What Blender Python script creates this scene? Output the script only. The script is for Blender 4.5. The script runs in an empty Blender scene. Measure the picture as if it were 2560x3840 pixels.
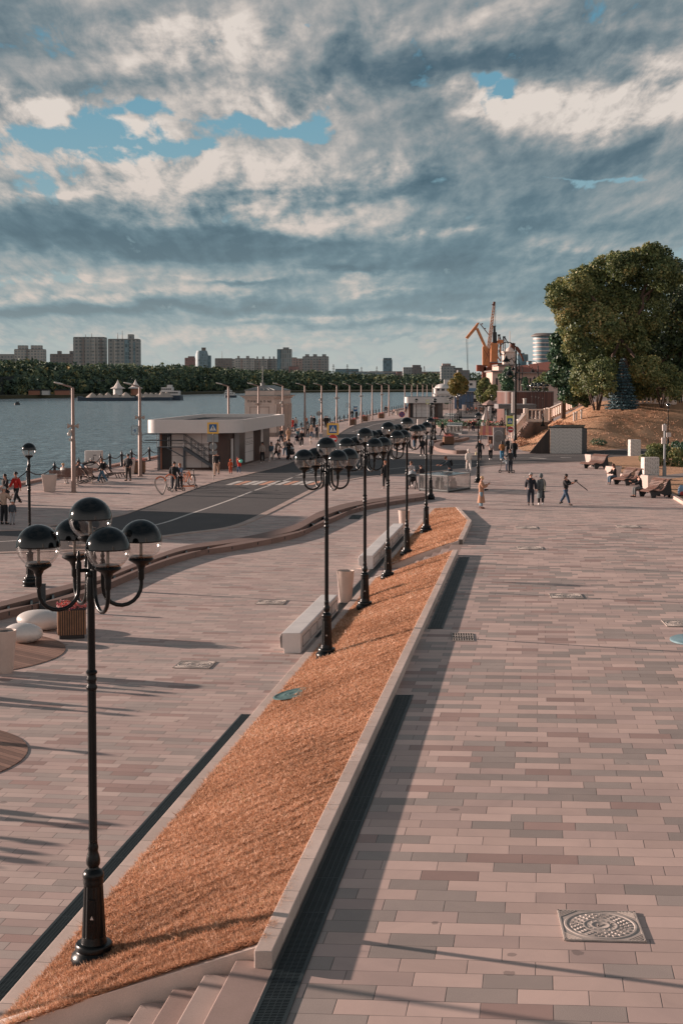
import bpy, bmesh, math, random
import numpy as np
from mathutils import Vector, Matrix
random.seed(7); RNG = np.random.default_rng(5)
PI = math.pi
S = bpy.context.scene
COL = S.collection
# ---------------------------------------------------------------- camera geometry (used to read plan positions off the survey)
F = 5333.0; TH = math.radians(2.8); YP = 1440 + F*math.tan(TH); HC = 6.1
def _d(x, y):
    a = (x-1280)/F; b = (YP-y)/F
    return (a, math.cos(TH)+b*math.sin(TH), -math.sin(TH)+b*math.cos(TH))
def G(x, y, z=0.0):
    d = _d(x, y); t = (z-HC)/d[2]; return (d[0]*t, d[1]*t)
def Pz(x, y, Y):
    d = _d(x, y); t = Y/d[1]; return (d[0]*t, HC+d[2]*t)
def XofY(x, Y): return (x-1280)/F*Y*1.0 if False else Pz(x, 1600, Y)[0]

def lin(c):
    return tuple(((v/255.0)/12.92 if v/255.0 <= .04045 else ((v/255.0+.055)/1.055)**2.4) for v in c)
# ---------------------------------------------------------------- materials
MATS = {}
def nt_new(name):
    m = bpy.data.materials.new(name); m.use_nodes = True
    nt = m.node_tree; nt.nodes.clear()
    out = nt.nodes.new('ShaderNodeOutputMaterial'); b = nt.nodes.new('ShaderNodeBsdfPrincipled')
    nt.links.new(b.outputs[0], out.inputs[0])
    return m, nt, b
class NB:
    """tiny node-building helper"""
    def __init__(s, nt): s.nt = nt
    def n(s, t, **kw):
        x = s.nt.nodes.new(t)
        for k, v in kw.items(): setattr(x, k, v)
        return x
    def link(s, a, b): s.nt.links.new(a, b)
    def put(s, sock, v):
        if isinstance(v, bpy.types.NodeSocket): s.link(v, sock)
        else: sock.default_value = v
    def m(s, op, a, b=0.0, c=0.0, clamp=False):
        x = s.n('ShaderNodeMath', operation=op); x.use_clamp = clamp
        s.put(x.inputs[0], a); s.put(x.inputs[1], b); s.put(x.inputs[2], c); return x.outputs[0]
    def mix(s, f, a, b, t='RGBA', bt='MIX'):
        x = s.n('ShaderNodeMix', data_type=t)
        if t == 'RGBA':
            x.blend_type = bt; s.put(x.inputs[0], f); s.put(x.inputs[6], a); s.put(x.inputs[7], b); return x.outputs[2]
        s.put(x.inputs[0], f); s.put(x.inputs[2], a); s.put(x.inputs[3], b); return x.outputs[0]
    def comb(s, x, y, z=0.0):
        c = s.n('ShaderNodeCombineXYZ'); s.put(c.inputs[0], x); s.put(c.inputs[1], y); s.put(c.inputs[2], z); return c.outputs[0]
    def sep(s, v):
        c = s.n('ShaderNodeSeparateXYZ'); s.link(v, c.inputs[0]); return c.outputs
    def noise(s, v, scale, detail=4, rough=.5, dist=0, out=0):
        x = s.n('ShaderNodeTexNoise'); 
        if v is not None: s.link(v, x.inputs['Vector'])
        x.inputs['Scale'].default_value = scale; x.inputs['Detail'].default_value = detail
        x.inputs['Roughness'].default_value = rough; x.inputs['Distortion'].default_value = dist
        return x.outputs[out]
    def ramp(s, f, stops, interp='LINEAR'):
        r = s.n('ShaderNodeValToRGB'); r.color_ramp.interpolation = interp
        e = r.color_ramp.elements
        while len(e) < len(stops): e.new(.5)
        for i, (p, c) in enumerate(stops):
            e[i].position = p; e[i].color = (c[0], c[1], c[2], 1)
        s.put(r.inputs[0], f); return r.outputs[0]
    def bump(s, h, strength=.3, dist=.02, normal=None):
        b = s.n('ShaderNodeBump'); b.inputs['Strength'].default_value = strength; b.inputs['Distance'].default_value = dist
        s.link(h, b.inputs['Height'])
        if normal is not None: s.link(normal, b.inputs['Normal'])
        return b.outputs[0]
    def pos(s): return s.n('ShaderNodeNewGeometry').outputs['Position']
    def obj(s): return s.n('ShaderNodeTexCoord').outputs['Object']
    def rot(s, v, a, loc=(0, 0, 0), sc=(1, 1, 1)):
        x = s.n('ShaderNodeMapping'); s.link(v, x.inputs[0]); x.inputs['Rotation'].default_value = (0, 0, a)
        x.inputs['Location'].default_value = loc; x.inputs['Scale'].default_value = sc; return x.outputs[0]

def M(name, c, rough=.6, metal=0, var=.12, ns=3.0, bump=.15, bd=.01, bs=40, coat=0, em=None):
    """simple material: srgb-ish base colour (0..1 linear tuple), with worn variation and fine bump"""
    if name in MATS: return MATS[name]
    m, nt, b = nt_new(name); k = NB(nt); o = k.obj()
    n1 = k.noise(o, ns, 5, .6); n2 = k.noise(o, ns*7, 3, .6)
    f = k.m('ADD', k.m('MULTIPLY', n1, .6), k.m('MULTIPLY', n2, .4))
    lo = tuple(v*(1-var*1.6) for v in c)+(1,); hi = tuple(min(1, v*(1+var*1.2)) for v in c)+(1,)
    k.put(b.inputs['Base Color'], k.mix(k.m('MULTIPLY_ADD', f, 2.4, -.7, clamp=True), lo, hi))
    b.inputs['Metallic'].default_value = metal
    k.put(b.inputs['Roughness'], k.m('MULTIPLY_ADD', n1, .2, rough-.1))
    b.inputs['Coat Weight'].default_value = coat
    if bump: k.put(b.inputs['Normal'], k.bump(k.noise(o, bs, 3, .6), bump, bd))
    if em: b.inputs['Emission Color'].default_value = em+(1,); b.inputs['Emission Strength'].default_value = 1
    MATS[name] = m; return m

def mat_tiles(name, ang, tones, w=.6, h=.3, joint=.009, jcol=(.03, .026, .024)):
    m, nt, b = nt_new(name); k = NB(nt)
    p = k.sep(k.rot(k.pos(), ang)); q0 = k.sep(k.pos()); uu = k.m('SUBTRACT', q0[0], k.m('MULTIPLY', q0[1], .139))
    r = k.m('DIVIDE', p[1], h); row = k.m('FLOOR', r); fy = k.m('FRACT', r)
    wn = k.n('ShaderNodeTexWhiteNoise', noise_dimensions='1D'); k.put(wn.inputs['W'], row)
    off = k.m('ADD', k.m('MULTIPLY', k.m('PINGPONG', row, 1.0), .5), k.m('MULTIPLY', k.m('LESS_THAN', wn.outputs[0], .3), .25))
    c = k.m('ADD', k.m('DIVIDE', uu, w), off); colm = k.m('FLOOR', c); fx = k.m('FRACT', c)
    w2 = k.n('ShaderNodeTexWhiteNoise', noise_dimensions='2D'); k.put(w2.inputs['Vector'], k.comb(colm, row))
    rv = w2.outputs[0]
    st = []; acc = 0
    for wt, t in tones: st.append((acc, t)); acc += wt
    big = k.noise(k.comb(k.m('MULTIPLY', colm, w), k.m('MULTIPLY', row, h), 0.0), .22, 2, .5)
    rv3 = k.m('MULTIPLY_ADD', k.m('SUBTRACT', big, .5), .7, rv, clamp=True)
    base = k.ramp(rv3, st, 'CONSTANT')
    w3 = k.n('ShaderNodeTexWhiteNoise', noise_dimensions='2D'); k.put(w3.inputs['Vector'], k.comb(row, colm))
    base = k.mix(1.0, base, k.ramp(w3.outputs[0], [(0, (.86, .86, .86)), (1, (1.1, 1.1, 1.1))]), bt='MULTIPLY')
    sp = k.noise(k.pos(), 130, 3, .75)
    gray = k.m('LESS_THAN', rv3, .25)
    amp = k.m('MULTIPLY_ADD', gray, .9, .55)
    spv = k.m('ADD', 1.0, k.m('MULTIPLY', k.m('SUBTRACT', sp, .5), amp))
    base = k.mix(1.0, base, k.comb(spv, spv, spv), bt='MULTIPLY')
    # dirt and stains
    d = k.noise(k.pos(), .9, 6, .65, .6); dm = k.ramp(d, [(0, (.72, .71, .71)), (.42, (.93, .93, .93)), (.62, (1.03, 1.02, 1.01)), (1, (1.08, 1.07, 1.06))])
    base = k.mix(1.0, base, dm, bt='MULTIPLY')
    vo = k.n('ShaderNodeTexVoronoi'); k.link(k.pos(), vo.inputs['Vector']); vo.inputs['Scale'].default_value = 1.1
    spot = k.m('MULTIPLY', k.m('LESS_THAN', vo.outputs['Distance'], k.m('MULTIPLY', k.noise(k.pos(), 9, 2), .13)), .45)
    base = k.mix(spot, base, (.07, .06, .057, 1))
    jw = joint*.5
    dx = k.m('MULTIPLY', k.m('MINIMUM', fx, k.m('SUBTRACT', 1.0, fx)), w); dy = k.m('MULTIPLY', k.m('MINIMUM', fy, k.m('SUBTRACT', 1.0, fy)), h)
    e = k.m('MINIMUM', dx, dy)
    j = k.m('SUBTRACT', 1.0, k.m('MULTIPLY', e, 1/(jw*1.6), clamp=True), clamp=True)
    jn = k.m('MULTIPLY', j, k.m('MULTIPLY_ADD', k.noise(k.pos(), 2.2, 3), 1.3, .1, clamp=True))
    base = k.mix(jn, base, jcol+(1,))
    k.put(b.inputs['Base Color'], base)
    k.put(b.inputs['Roughness'], k.m('MULTIPLY_ADD', sp, .25, .55))
    hgt = k.m('ADD', k.m('MULTIPLY', sp, .12), k.m('MULTIPLY', jn, -.6))
    k.put(b.inputs['Normal'], k.bump(hgt, .55, .006))
    MATS[name] = m; return m

def mat_stone(name, c, sp=.5, jl=0, ang=0, rough=.7, scale=110):
    """granite; jl>0 gives joints every jl metres along a direction"""
    m, nt, b = nt_new(name); k = NB(nt); p = k.pos()
    s1 = k.noise(p, scale, 3, .8); s2 = k.noise(p, 1.3, 5, .65)
    v = k.m('ADD', 1.0, k.m('ADD', k.m('MULTIPLY', k.m('SUBTRACT', s1, .5), sp*1.8), k.m('MULTIPLY', k.m('SUBTRACT', s2, .5), .55)))
    base = k.mix(1.0, c+(1,), k.comb(v, v, v), bt='MULTIPLY')
    hgt = k.m('MULTIPLY', s1, .2)
    if jl:
        q = k.sep(k.rot(p, ang))
        fr = k.m('FRACT', k.m('DIVIDE', q[1], jl)); e = k.m('MULTIPLY', k.m('MINIMUM', fr, k.m('SUBTRACT', 1.0, fr)), jl)
        j = k.m('LESS_THAN', e, .005)
        wn = k.n('ShaderNodeTexWhiteNoise', noise_dimensions='1D'); k.put(wn.inputs['W'], k.m('FLOOR', k.m('DIVIDE', q[1], jl)))
        tv = k.m('MULTIPLY_ADD', wn.outputs[0], .22, .89)
        base = k.mix(1.0, base, k.comb(tv, tv, tv), bt='MULTIPLY')
        base = k.mix(k.m('MULTIPLY', j, .8), base, (.03, .026, .024, 1))
    k.put(b.inputs['Base Color'], base); b.inputs['Roughness'].default_value = rough
    k.put(b.inputs['Normal'], k.bump(s1, .35, .004))
    MATS[name] = m; return m
# ---------------------------------------------------------------- mesh builder
class MB:
    def __init__(s): s.v = []; s.f = []; s.mi = []; s.cur = 0
    def _add(s, vs, fs):
        o = len(s.v); s.v += [tuple(v) for v in vs]; s.f += [tuple(i+o for i in f) for f in fs]; s.mi += [s.cur]*len(fs); return s
    def box(s, cx, cy, cz, sx, sy, sz, rz=0.0, tx=1.0, ty=1.0, ch=0.0):
        """box centred at cx,cy with base at cz; tx,ty taper at top; ch chamfer of vertical+top edges"""
        c, n = math.cos(rz), math.sin(rz)
        if ch <= 0:
            L = [(-.5, -.5, 0, 0), (.5, -.5, 0, 0), (.5, .5, 0, 0), (-.5, .5, 0, 0), (-.5, -.5, 1, 1), (.5, -.5, 1, 1), (.5, .5, 1, 1), (-.5, .5, 1, 1)]
            vs = []
            for x, y, z, t in L:
                X = x*sx*(tx if t else 1); Y = y*sy*(ty if t else 1)
                vs.append((cx+X*c-Y*n, cy+X*n+Y*c, cz+z*sz))
            return s._add(vs, [(0, 3, 2, 1), (4, 5, 6, 7), (0, 1, 5, 4), (1, 2, 6, 5), (2, 3, 7, 6), (3, 0, 4, 7)])
        def ring(hx, hy, q, z):
            r = []
            for X, Y in [(-hx+q, -hy), (hx-q, -hy), (hx, -hy+q), (hx, hy-q), (hx-q, hy), (-hx+q, hy), (-hx, hy-q), (-hx, -hy+q)]:
                r.append((cx+X*c-Y*n, cy+X*n+Y*c, z))
            return r
        vs = ring(sx/2, sy/2, ch, cz)+ring(sx*tx/2, sy*ty/2, ch, cz+sz-ch)+ring(sx*tx/2-ch, sy*ty/2-ch, ch*.6, cz+sz)
        fs = [tuple(range(7, -1, -1)), tuple(range(16, 24))]
        for a in (0, 8):
            for i in range(8): fs.append((a+i, a+(i+1) % 8, a+8+(i+1) % 8, a+8+i))
        return s._add(vs, fs)
    def tube(s, pts, r, n=8, caps=True, flat=None):
        pts = [Vector(p) for p in pts]
        rs = r if isinstance(r, (list, tuple)) else [r]*len(pts)
        vs = []; prev = None
        for i, p in enumerate(pts):
            t = (pts[min(i+1, len(pts)-1)]-pts[max(i-1, 0)])
            if t.length < 1e-9: t = Vector((0, 0, 1))
            t.normalize()
            if prev is None:
                u = t.cross(Vector((0, 0, 1)))
                if u.length < .05: u = t.cross(Vector((0, 1, 0)))
                u.normalize()
            else:
                u = (prev - t*prev.dot(t))
                if u.length < 1e-6: u = t.orthogonal()
                u.normalize()
            prev = u; w = t.cross(u)
            for j in range(n):
                a = 2*PI*j/n; vs.append(p+(u*math.cos(a)+w*math.sin(a)*(flat or 1))*rs[i])
        fs = []
        for i in range(len(pts)-1):
            for j in range(n): fs.append((i*n+j, i*n+(j+1) % n, (i+1)*n+(j+1) % n, (i+1)*n+j))
        if caps: fs.append(tuple(range(n-1, -1, -1))); fs.append(tuple((len(pts)-1)*n+j for j in range(n)))
        return s._add(vs, fs)
    def lathe(s, prof, n=24, c=(0, 0, 0), sx=1, sy=1, flute=0.0, fn=0):
        vs = []; fs = []
        for r, z in prof:
            for j in range(n):
                a = 2*PI*j/n; vs.append((c[0]+r*math.cos(a)*sx, c[1]+r*math.sin(a)*sy, c[2]+z))
        for i in range(len(prof)-1):
            for j in range(n): fs.append((i*n+j, i*n+(j+1) % n, (i+1)*n+(j+1) % n, (i+1)*n+j))
        if prof[0][0] > 1e-4: fs.append(tuple(range(n-1, -1, -1)))
        if prof[-1][0] > 1e-4: fs.append(tuple((len(prof)-1)*n+j for j in range(n)))
        return s._add(vs, fs)
    def ell(s, c, r, nu=16, nv=10, v0=0.0, v1=1.0, rot=None):
        pr = []; vs = []
        for i in range(nv+1):
            a = PI*(v0+(v1-v0)*i/nv); 
            for j in range(nu):
                b = 2*PI*j/nu
                p = Vector((r[0]*math.sin(a)*math.cos(b), r[1]*math.sin(a)*math.sin(b), r[2]*math.cos(a)))
                if rot is not None: p = rot @ p
                vs.append((c[0]+p.x, c[1]+p.y, c[2]+p.z))
        fs = []
        for i in range(nv):
            for j in range(nu): fs.append((i*nu+j, (i+1)*nu+j, (i+1)*nu+(j+1) % nu, i*nu+(j+1) % nu))
        return s._add(vs, fs)
    def prism(s, poly, z0, z1, bottom=True):
        n = len(poly); a = sum(poly[i][0]*poly[(i+1) % n][1]-poly[(i+1) % n][0]*poly[i][1] for i in range(n))
        if a < 0: poly = poly[::-1]
        vs = [(p[0], p[1], z0) for p in poly]+[(p[0], p[1], (z1 if not callable(z1) else z1(*p))) for p in poly]
        fs = [tuple(range(n, 2*n))]+[(i, (i+1) % n, n+(i+1) % n, n+i) for i in range(n)]
        if bottom: fs.append(tuple(range(n-1, -1, -1)))
        return s._add(vs, fs)
    def quad(s, a, b, c, d): return s._add([a, b, c, d], [(0, 1, 2, 3)])
    def beam(s, a, b, w, h=None, up=(0, 0, 1)):
        a = Vector(a); b = Vector(b); h = h or w; t = (b-a).normalized(); u = Vector(up)
        if abs(t.dot(u)) > .98: u = Vector((0, 1, 0))
        x = t.cross(u).normalized(); y = x.cross(t)
        vs = []
        for p in (a, b):
            for i, j in ((-1, -1), (1, -1), (1, 1), (-1, 1)): vs.append(p+x*(i*w/2)+y*(j*h/2))
        return s._add(vs, [(0, 3, 2, 1), (4, 5, 6, 7), (0, 1, 5, 4), (1, 2, 6, 5), (2, 3, 7, 6), (3, 0, 4, 7)])
    def build(s, name, mat, parent=None, world=False, smooth=True, ang=40, kind=None, bevel=0):
        me = bpy.data.meshes.new(name)
        vs = s.v
        if world and parent is not None:
            l = parent.location; vs = [(v[0]-l[0], v[1]-l[1], v[2]-l[2]) for v in vs]
        me.from_pydata(vs, [], s.f); 
        for mm in (mat if isinstance(mat, (list, tuple)) else [mat]): me.materials.append(mm)
        if isinstance(mat, (list, tuple)): me.polygons.foreach_set('material_index', s.mi)
        me.update()
        if smooth and len(me.polygons):
            me.shade_smooth()
            me.set_sharp_from_angle(angle=math.radians(ang))
        o = bpy.data.objects.new(name, me); COL.objects.link(o)
        if parent is not None: o.parent = parent
        if kind: o['kind'] = kind
        if bevel:
            bv = o.modifiers.new('bevel', 'BEVEL'); bv.width = bevel; bv.segments = 2; bv.limit_method = 'ANGLE'; bv.angle_limit = math.radians(35)
        return o
def tag(o, label, cat, group=None, kind=None):
    o['label'] = label; o['category'] = cat
    if group: o['group'] = group
    if kind: o['kind'] = kind
    return o
def thing(name, label, cat, loc=(0, 0, 0), rz=0.0, group=None):
    o = bpy.data.objects.new(name, None); COL.objects.link(o); o.empty_display_size = .2
    o.location = loc; o.rotation_euler = (0, 0, rz)
    return tag(o, label, cat, group)
def dup(root, loc, rz=None, label=None, scale=None):
    r = root.copy(); COL.objects.link(r); r.location = loc
    if rz is not None: r.rotation_euler = (0, 0, rz)
    if scale: r.scale = (scale,)*3
    if label: r['label'] = label
    for ch in list(root.children):
        c = ch.copy(); COL.objects.link(c); c.parent = r
        for g in ch.children:
            d = g.copy(); COL.objects.link(d); d.parent = c
    return r
def text_mesh(MBo, txt, size, origin, xdir, updir, depth=.01, align='CENTER', squash=1.0):
    """append the letters as geometry into an MB"""
    cu = bpy.data.curves.new('t', 'FONT'); cu.body = txt; cu.size = size; cu.extrude = depth; cu.align_x = align; cu.resolution_u = 3
    ob = bpy.data.objects.new('t', cu); COL.objects.link(ob)
    dg = bpy.context.evaluated_depsgraph_get(); me = bpy.data.meshes.new_from_object(ob.evaluated_get(dg))
    X = Vector(xdir).normalized(); U = Vector(updir).normalized(); N = X.cross(U); O = Vector(origin)
    MBo._add([O+X*v.co.x*squash+U*v.co.y+N*v.co.z for v in me.vertices], [tuple(p.vertices) for p in me.polygons])
    bpy.data.objects.remove(ob); bpy.data.meshes.remove(me); bpy.data.curves.remove(cu)
ORD = ['first', 'second', 'third', 'fourth', 'fifth', 'sixth', 'seventh', 'eighth', 'ninth', 'tenth', 'eleventh', 'twelfth', 'thirteenth', 'fourteenth', 'fifteenth', 'sixteenth', 'seventeenth', 'eighteenth', 'nineteenth', 'twentieth']
def ordw(i):
    if i < 20: return ORD[i]
    t = {2: 'twent', 3: 'thirt', 4: 'fort', 5: 'fift'}[(i+1)//10]; r = (i+1) % 10
    return t+'y-'+ORD[r-1] if r else t+'ieth'
# ================================================================ camera, sun, sky
cam = bpy.data.cameras.new('camera'); co = bpy.data.objects.new('camera', cam); COL.objects.link(co); S.camera = co
cam.sensor_fit = 'VERTICAL'; cam.sensor_height = 36; cam.sensor_width = 24; cam.lens = F*36/3840
co.location = (0, 0, HC); co.rotation_euler = (PI/2-TH, 0, 0)
cam.shift_y = (YP-1920)/3840.0
cam.clip_start = .1; cam.clip_end = 20000
SUN_EL = math.radians(11.8); SUN_K = .355      # the sun stands left and a little ahead
sd = Vector((-1, SUN_K, 0)).normalized()*math.cos(SUN_EL)+Vector((0, 0, math.sin(SUN_EL)))
sl = bpy.data.lights.new('sun', 'SUN'); sl.energy = 9.0; sl.angle = math.radians(.55); sl.color = (1, .78, .67)
so = bpy.data.objects.new('sun', sl); COL.objects.link(so); so.rotation_euler = sd.to_track_quat('Z', 'Y').to_euler(); so.location = (-60, 20, 30)
S.view_settings.view_transform = 'Standard'; S.view_settings.look = 'None'; S.view_settings.exposure = 0; S.view_settings.gamma = 1
W = bpy.data.worlds.new('World'); S.world = W; W.use_nodes = True
nt = W.node_tree; nt.nodes.clear(); k = NB(nt)
tc = k.n('ShaderNodeTexCoord').outputs['Generated']; x, y, z = k.sep(tc)
az = k.m('ARCTAN2', x, y); hr = k.m('SQRT', k.m('ADD', k.m('MULTIPLY', x, x), k.m('MULTIPLY', y, y)))
el = k.m('DIVIDE', z, k.m('MAXIMUM', hr, .02))
el = k.m('MINIMUM', el, 3.0)
ela = k.m('MAXIMUM', el, 0.0)
# perspective of a cloud deck: stretch with height above the horizon
den = k.m('ADD', ela, .05)
P3 = k.comb(k.m('DIVIDE', az, k.m('ADD', k.m('MULTIPLY', ela, 1.0), .16)), k.m('ADD', k.m('MULTIPLY', k.m('LOGARITHM', den, 2.718), 1.15), k.m('MULTIPLY', az, -.25)), 0.3)
wn = k.n('ShaderNodeTexNoise'); k.link(P3, wn.inputs['Vector']); wn.noise_dimensions = '2D'; wn.inputs['Scale'].default_value = 3.6; wn.inputs['Detail'].default_value = 5; wn.inputs['Roughness'].default_value = .55
wv = k.sep(wn.outputs['Color'])
wu = k.m('MULTIPLY', k.m('SUBTRACT', wv[0], .5), .13); wvv = k.m('MULTIPLY', k.m('SUBTRACT', wv[1], .5), k.m('MULTIPLY_ADD', ela, .34, .004))
U = k.m('ADD', az, wu); V = k.m('ADD', el, wvv)
UV = k.comb(U, V, 0.0); UVt = k.comb(U, k.m('SUBTRACT', V, k.m('MULTIPLY', U, .06)), 0.0)
def total(bl):
    '''sum of soft patches of sky centred on an azimuth/elevation (given in survey pixels)'''
    t = 0.0
    for q in bl:
        X, Y, rx, ry, w = q[:5]; u0 = (X-784)/3266.; v0 = (882-Y)/3266.; sx, sy = 3266./rx, 3266./ry; tilt = len(q) > 5
        if tilt: v0 -= u0*.06
        a = k.n('ShaderNodeVectorMath', operation='MULTIPLY_ADD'); k.link(UVt if tilt else UV, a.inputs[0]); a.inputs[1].default_value = (sx, sy, 0); a.inputs[2].default_value = (-u0*sx, -v0*sy, 0)
        d = k.n('ShaderNodeVectorMath', operation='DOT_PRODUCT'); k.link(a.outputs[0], d.inputs[0]); k.link(a.outputs[0], d.inputs[1])
        t = k.m('MULTIPLY_ADD', k.m('POWER', .3679, d.outputs['Value']), w, t)
    return t
def cn(v, sc, d, r, ds):
    o_ = k.noise(v, sc, d, r, ds); o_.node.noise_dimensions = '2D'; return o_
n_big = cn(P3, 2.4, 7, .55, .3); P3f = k.comb(k.m('MULTIPLY', k.sep(P3)[0], 1.5), k.sep(P3)[1], .3)
n_fine = cn(P3f, 7.5, 7, .6, .15)
def shift(a, b, v=None): q_ = k.sep(v or P3); return k.comb(k.m('ADD', q_[0], a), k.m('ADD', q_[1], b), .3)
n_off = cn(shift(-.06, .05), 2.4, 6, .55, .3); n_foff = cn(shift(-.03, .018, P3f), 7.5, 7, .6, .15)
relief = k.m('ADD', k.m('MULTIPLY', k.m('SUBTRACT', n_big, n_off), 2.0), k.m('MULTIPLY', k.m('SUBTRACT', n_fine, n_foff), 1.25))
gap = total([(150, 335, 190, 45, 1.25), (50, 410, 110, 40, .9), (370, 245, 80, 34, 1.2), (650, 280, 75, 30, 1.15), (400, 345, 80, 32, 1.1), (520, 290, 80, 34, .9), (250, 300, 80, 40, .7),
             (1150, 222, 85, 24, 1.15), (680, 68, 42, 12, .9), (1400, 437, 170, 9, .8), (1210, 243, 25, 14, .8), (200, 650, 300, 14, .6), (620, 820, 900, 60, .75), (1550, 600, 60, 30, .6)])
lightm = total([(450, 115, 190, 70, .75), (90, 255, 170, 55, .85), (300, 300, 60, 25, .5), (330, 400, 260, 75, .75), (620, 500, 260, 45, .65), (640, 230, 170, 40, .55), (700, 400, 240, 60, .45),
                (1110, 265, 95, 38, .9), (1370, 260, 230, 60, .95), (1530, 200, 120, 55, .7), (1000, 80, 260, 40, .32), (140, 452, 170, 14, .7), (640, 420, 100, 30, .3),
                (1310, 585, 85, 24, .4), (1430, 580, 25, 12, .5), (1000, 535, 60, 12, .4), (800, 150, 60, 25, .35), (250, 680, 380, 12, .55), (500, 775, 700, 16, .35), (300, 645, 500, 6, .35), (820, 632, 160, 9, .45), (850, 668, 60, 10, .5), (900, 730, 360, 6, .4)])
darkm = total([(100, 560, 520, 26, .35), (300, 590, 420, 14, .3), (760, 560, 300, 14, .25), (1200, 600, 300, 30, .2), (150, 60, 300, 60, .28), (1150, 165, 520, 55, .72, 1.0, .06), (620, 180, 60, 40, .2), (1330, 370, 360, 60, .55), (870, 458, 240, 30, .6), (1120, 430, 240, 28, .35), (120, 520, 420, 48, .72), (520, 575, 420, 36, .65),
               (830, 622, 120, 16, .75), (1060, 600, 170, 35, .45), (1000, 520, 260, 20, .3), (600, 655, 80, 8, .7), (1350, 520, 420, 50, .42), (1250, 660, 420, 45, .5), (420, 712, 620, 14, .8), (100, 720, 240, 14, .7), (830, 745, 420, 9, .5), (940, 780, 100, 8, .25), (1000, 300, 120, 50, .3), (200, 190, 220, 25, .3), (560, 50, 300, 26, .1), (980, 690, 500, 12, .4)])
gn = k.m('ADD', k.m('MULTIPLY', k.m('SUBTRACT', .5, n_fine), 2.4), k.m('MULTIPLY', k.m('SUBTRACT', .5, n_big), 1.2))
gapf = k.m('MULTIPLY', k.m('SUBTRACT', k.m('ADD', gap, gn), .48), 2.4, clamp=True)
L = k.m('ADD', .58, k.m('SUBTRACT', k.m('MULTIPLY', lightm, .44), k.m('MULTIPLY', darkm, k.m('SUBTRACT', .66, k.m('MULTIPLY', ela, .7)))))
L = k.m('ADD', L, k.m('MULTIPLY', k.m('SUBTRACT', n_big, .5), k.m('MULTIPLY_ADD', ela, 1.0, .26))); L = k.m('ADD', L, k.m('MULTIPLY', k.m('SUBTRACT', n_fine, .5), .24))
L = k.m('ADD', L, k.m('MULTIPLY', relief, k.m('MULTIPLY_ADD', lightm, 1.0, .3, clamp=True)), clamp=True)
hi = k.ramp(L, [(0, lin((62, 90, 106))), (.22, lin((86, 108, 121))), (.42, lin((122, 137, 144))), (.62, lin((163, 164, 164))), (.82, lin((205, 196, 189))), (1, lin((228, 217, 208)))])
lo = k.ramp(L, [(0, lin((58, 100, 120))), (.28, lin((82, 126, 144))), (.5, lin((126, 153, 163))), (.75, lin((182, 180, 177))), (1, lin((212, 192, 182)))])
hf = k.m('MULTIPLY', ela, 5.5, clamp=True)
cloud = k.mix(hf, lo, hi)
blue = k.ramp(k.m('MULTIPLY', ela, 4, clamp=True), [(0, lin((172, 178, 174))), (.22, lin((150, 172, 176))), (.6, lin((126, 168, 184))), (1, lin((98, 154, 180)))])
sky = k.mix(gapf, cloud, blue)
# horizon haze
hz = k.m('EXPONENT', k.m('MULTIPLY', ela, -17.0))
sky = k.mix(k.m('MULTIPLY', hz, .72), sky, lin((194, 200, 196))+(1,))
# rest of dome: dulled overhead, low glow added behind the viewer to brighten fronts
up = k.m('MULTIPLY', k.m('SUBTRACT', ela, .30), 2.5, clamp=True); back = k.m('MULTIPLY', k.m('SUBTRACT', k.m('ABSOLUTE', az), .5), .9, clamp=True)
sky = k.mix(k.m('MULTIPLY', up, .85), sky, k.mix(n_big, lin((56, 72, 84))+(1,), lin((104, 118, 128))+(1,)))
low = k.m('SUBTRACT', 1.0, k.m('MULTIPLY', ela, 1.1), clamp=True)
backf = k.m('MULTIPLY', k.m('MULTIPLY', k.m('SUBTRACT', k.m('ABSOLUTE', az), 1.15), 1.6, clamp=True), low)
sky = k.mix(backf, sky, k.mix(n_big, (.62, .60, .60, 1), (1.25, 1.16, 1.1, 1)))
below = k.m('LESS_THAN', z, 0.0); sky = k.mix(below, sky, lin((86, 98, 102))+(1,))
nish = k.n('ShaderNodeTexSky'); nish.sky_type = 'NISHITA'; nish.sun_disc = False; nish.sun_elevation = SUN_EL; nish.sun_rotation = math.atan2(sd.x, sd.y)
bg1 = k.n('ShaderNodeBackground'); k.link(sky, bg1.inputs[0]); bg1.inputs[1].default_value = 1.0
bg2 = k.n('ShaderNodeBackground'); k.link(nish.outputs[0], bg2.inputs[0]); bg2.inputs[1].default_value = .05
ms = k.n('ShaderNodeMixShader'); ms.inputs[0].default_value = .06; k.link(bg1.outputs[0], ms.inputs[1]); k.link(bg2.outputs[0], ms.inputs[2])
wo = k.n('ShaderNodeOutputWorld'); k.link(ms.outputs[0], wo.inputs[0])
W.cycles.sampling_method = 'MANUAL'; W.cycles.sample_map_resolution = 512
# ================================================================ materials of the setting
TL = dict(pink=lin((184, 160, 151)), beige=lin((178, 158, 150)), brown=lin((152, 127, 120)), grey=lin((149, 136, 130)), mid=lin((170, 148, 141)))
sc_ = 1.12
def tn(c, f=1.0): return tuple(v*f*sc_ for v in TL[c])
m_up = mat_tiles('tiles_upper', .063, [(.27, tn('grey')), (.07, tn('brown')), (.20, tn('mid')), (.46, tn('pink'))], .62, .3)
m_lo = mat_tiles('tiles_lower', .12, [(.08, tn('brown', 1.04)), (.22, tn('grey', 1.15)), (.33, tn('mid', 1.02)), (.37, tn('beige'))], .62, .22)
m_kerb = mat_stone('granite_kerb', lin((196, 176, 165)), .45, 1.0, .139)
m_kerb2 = mat_stone('granite_kerb_cross', lin((190, 172, 162)), .45)
m_step = mat_stone('granite_step', lin((165, 146, 138)), .6); m_step2 = mat_stone('granite_step_red', lin((150, 128, 120)), .5)
m_rib = mat_stone('granite_brown', lin((118, 94, 85)), .4, 1.2, -.8)
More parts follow.
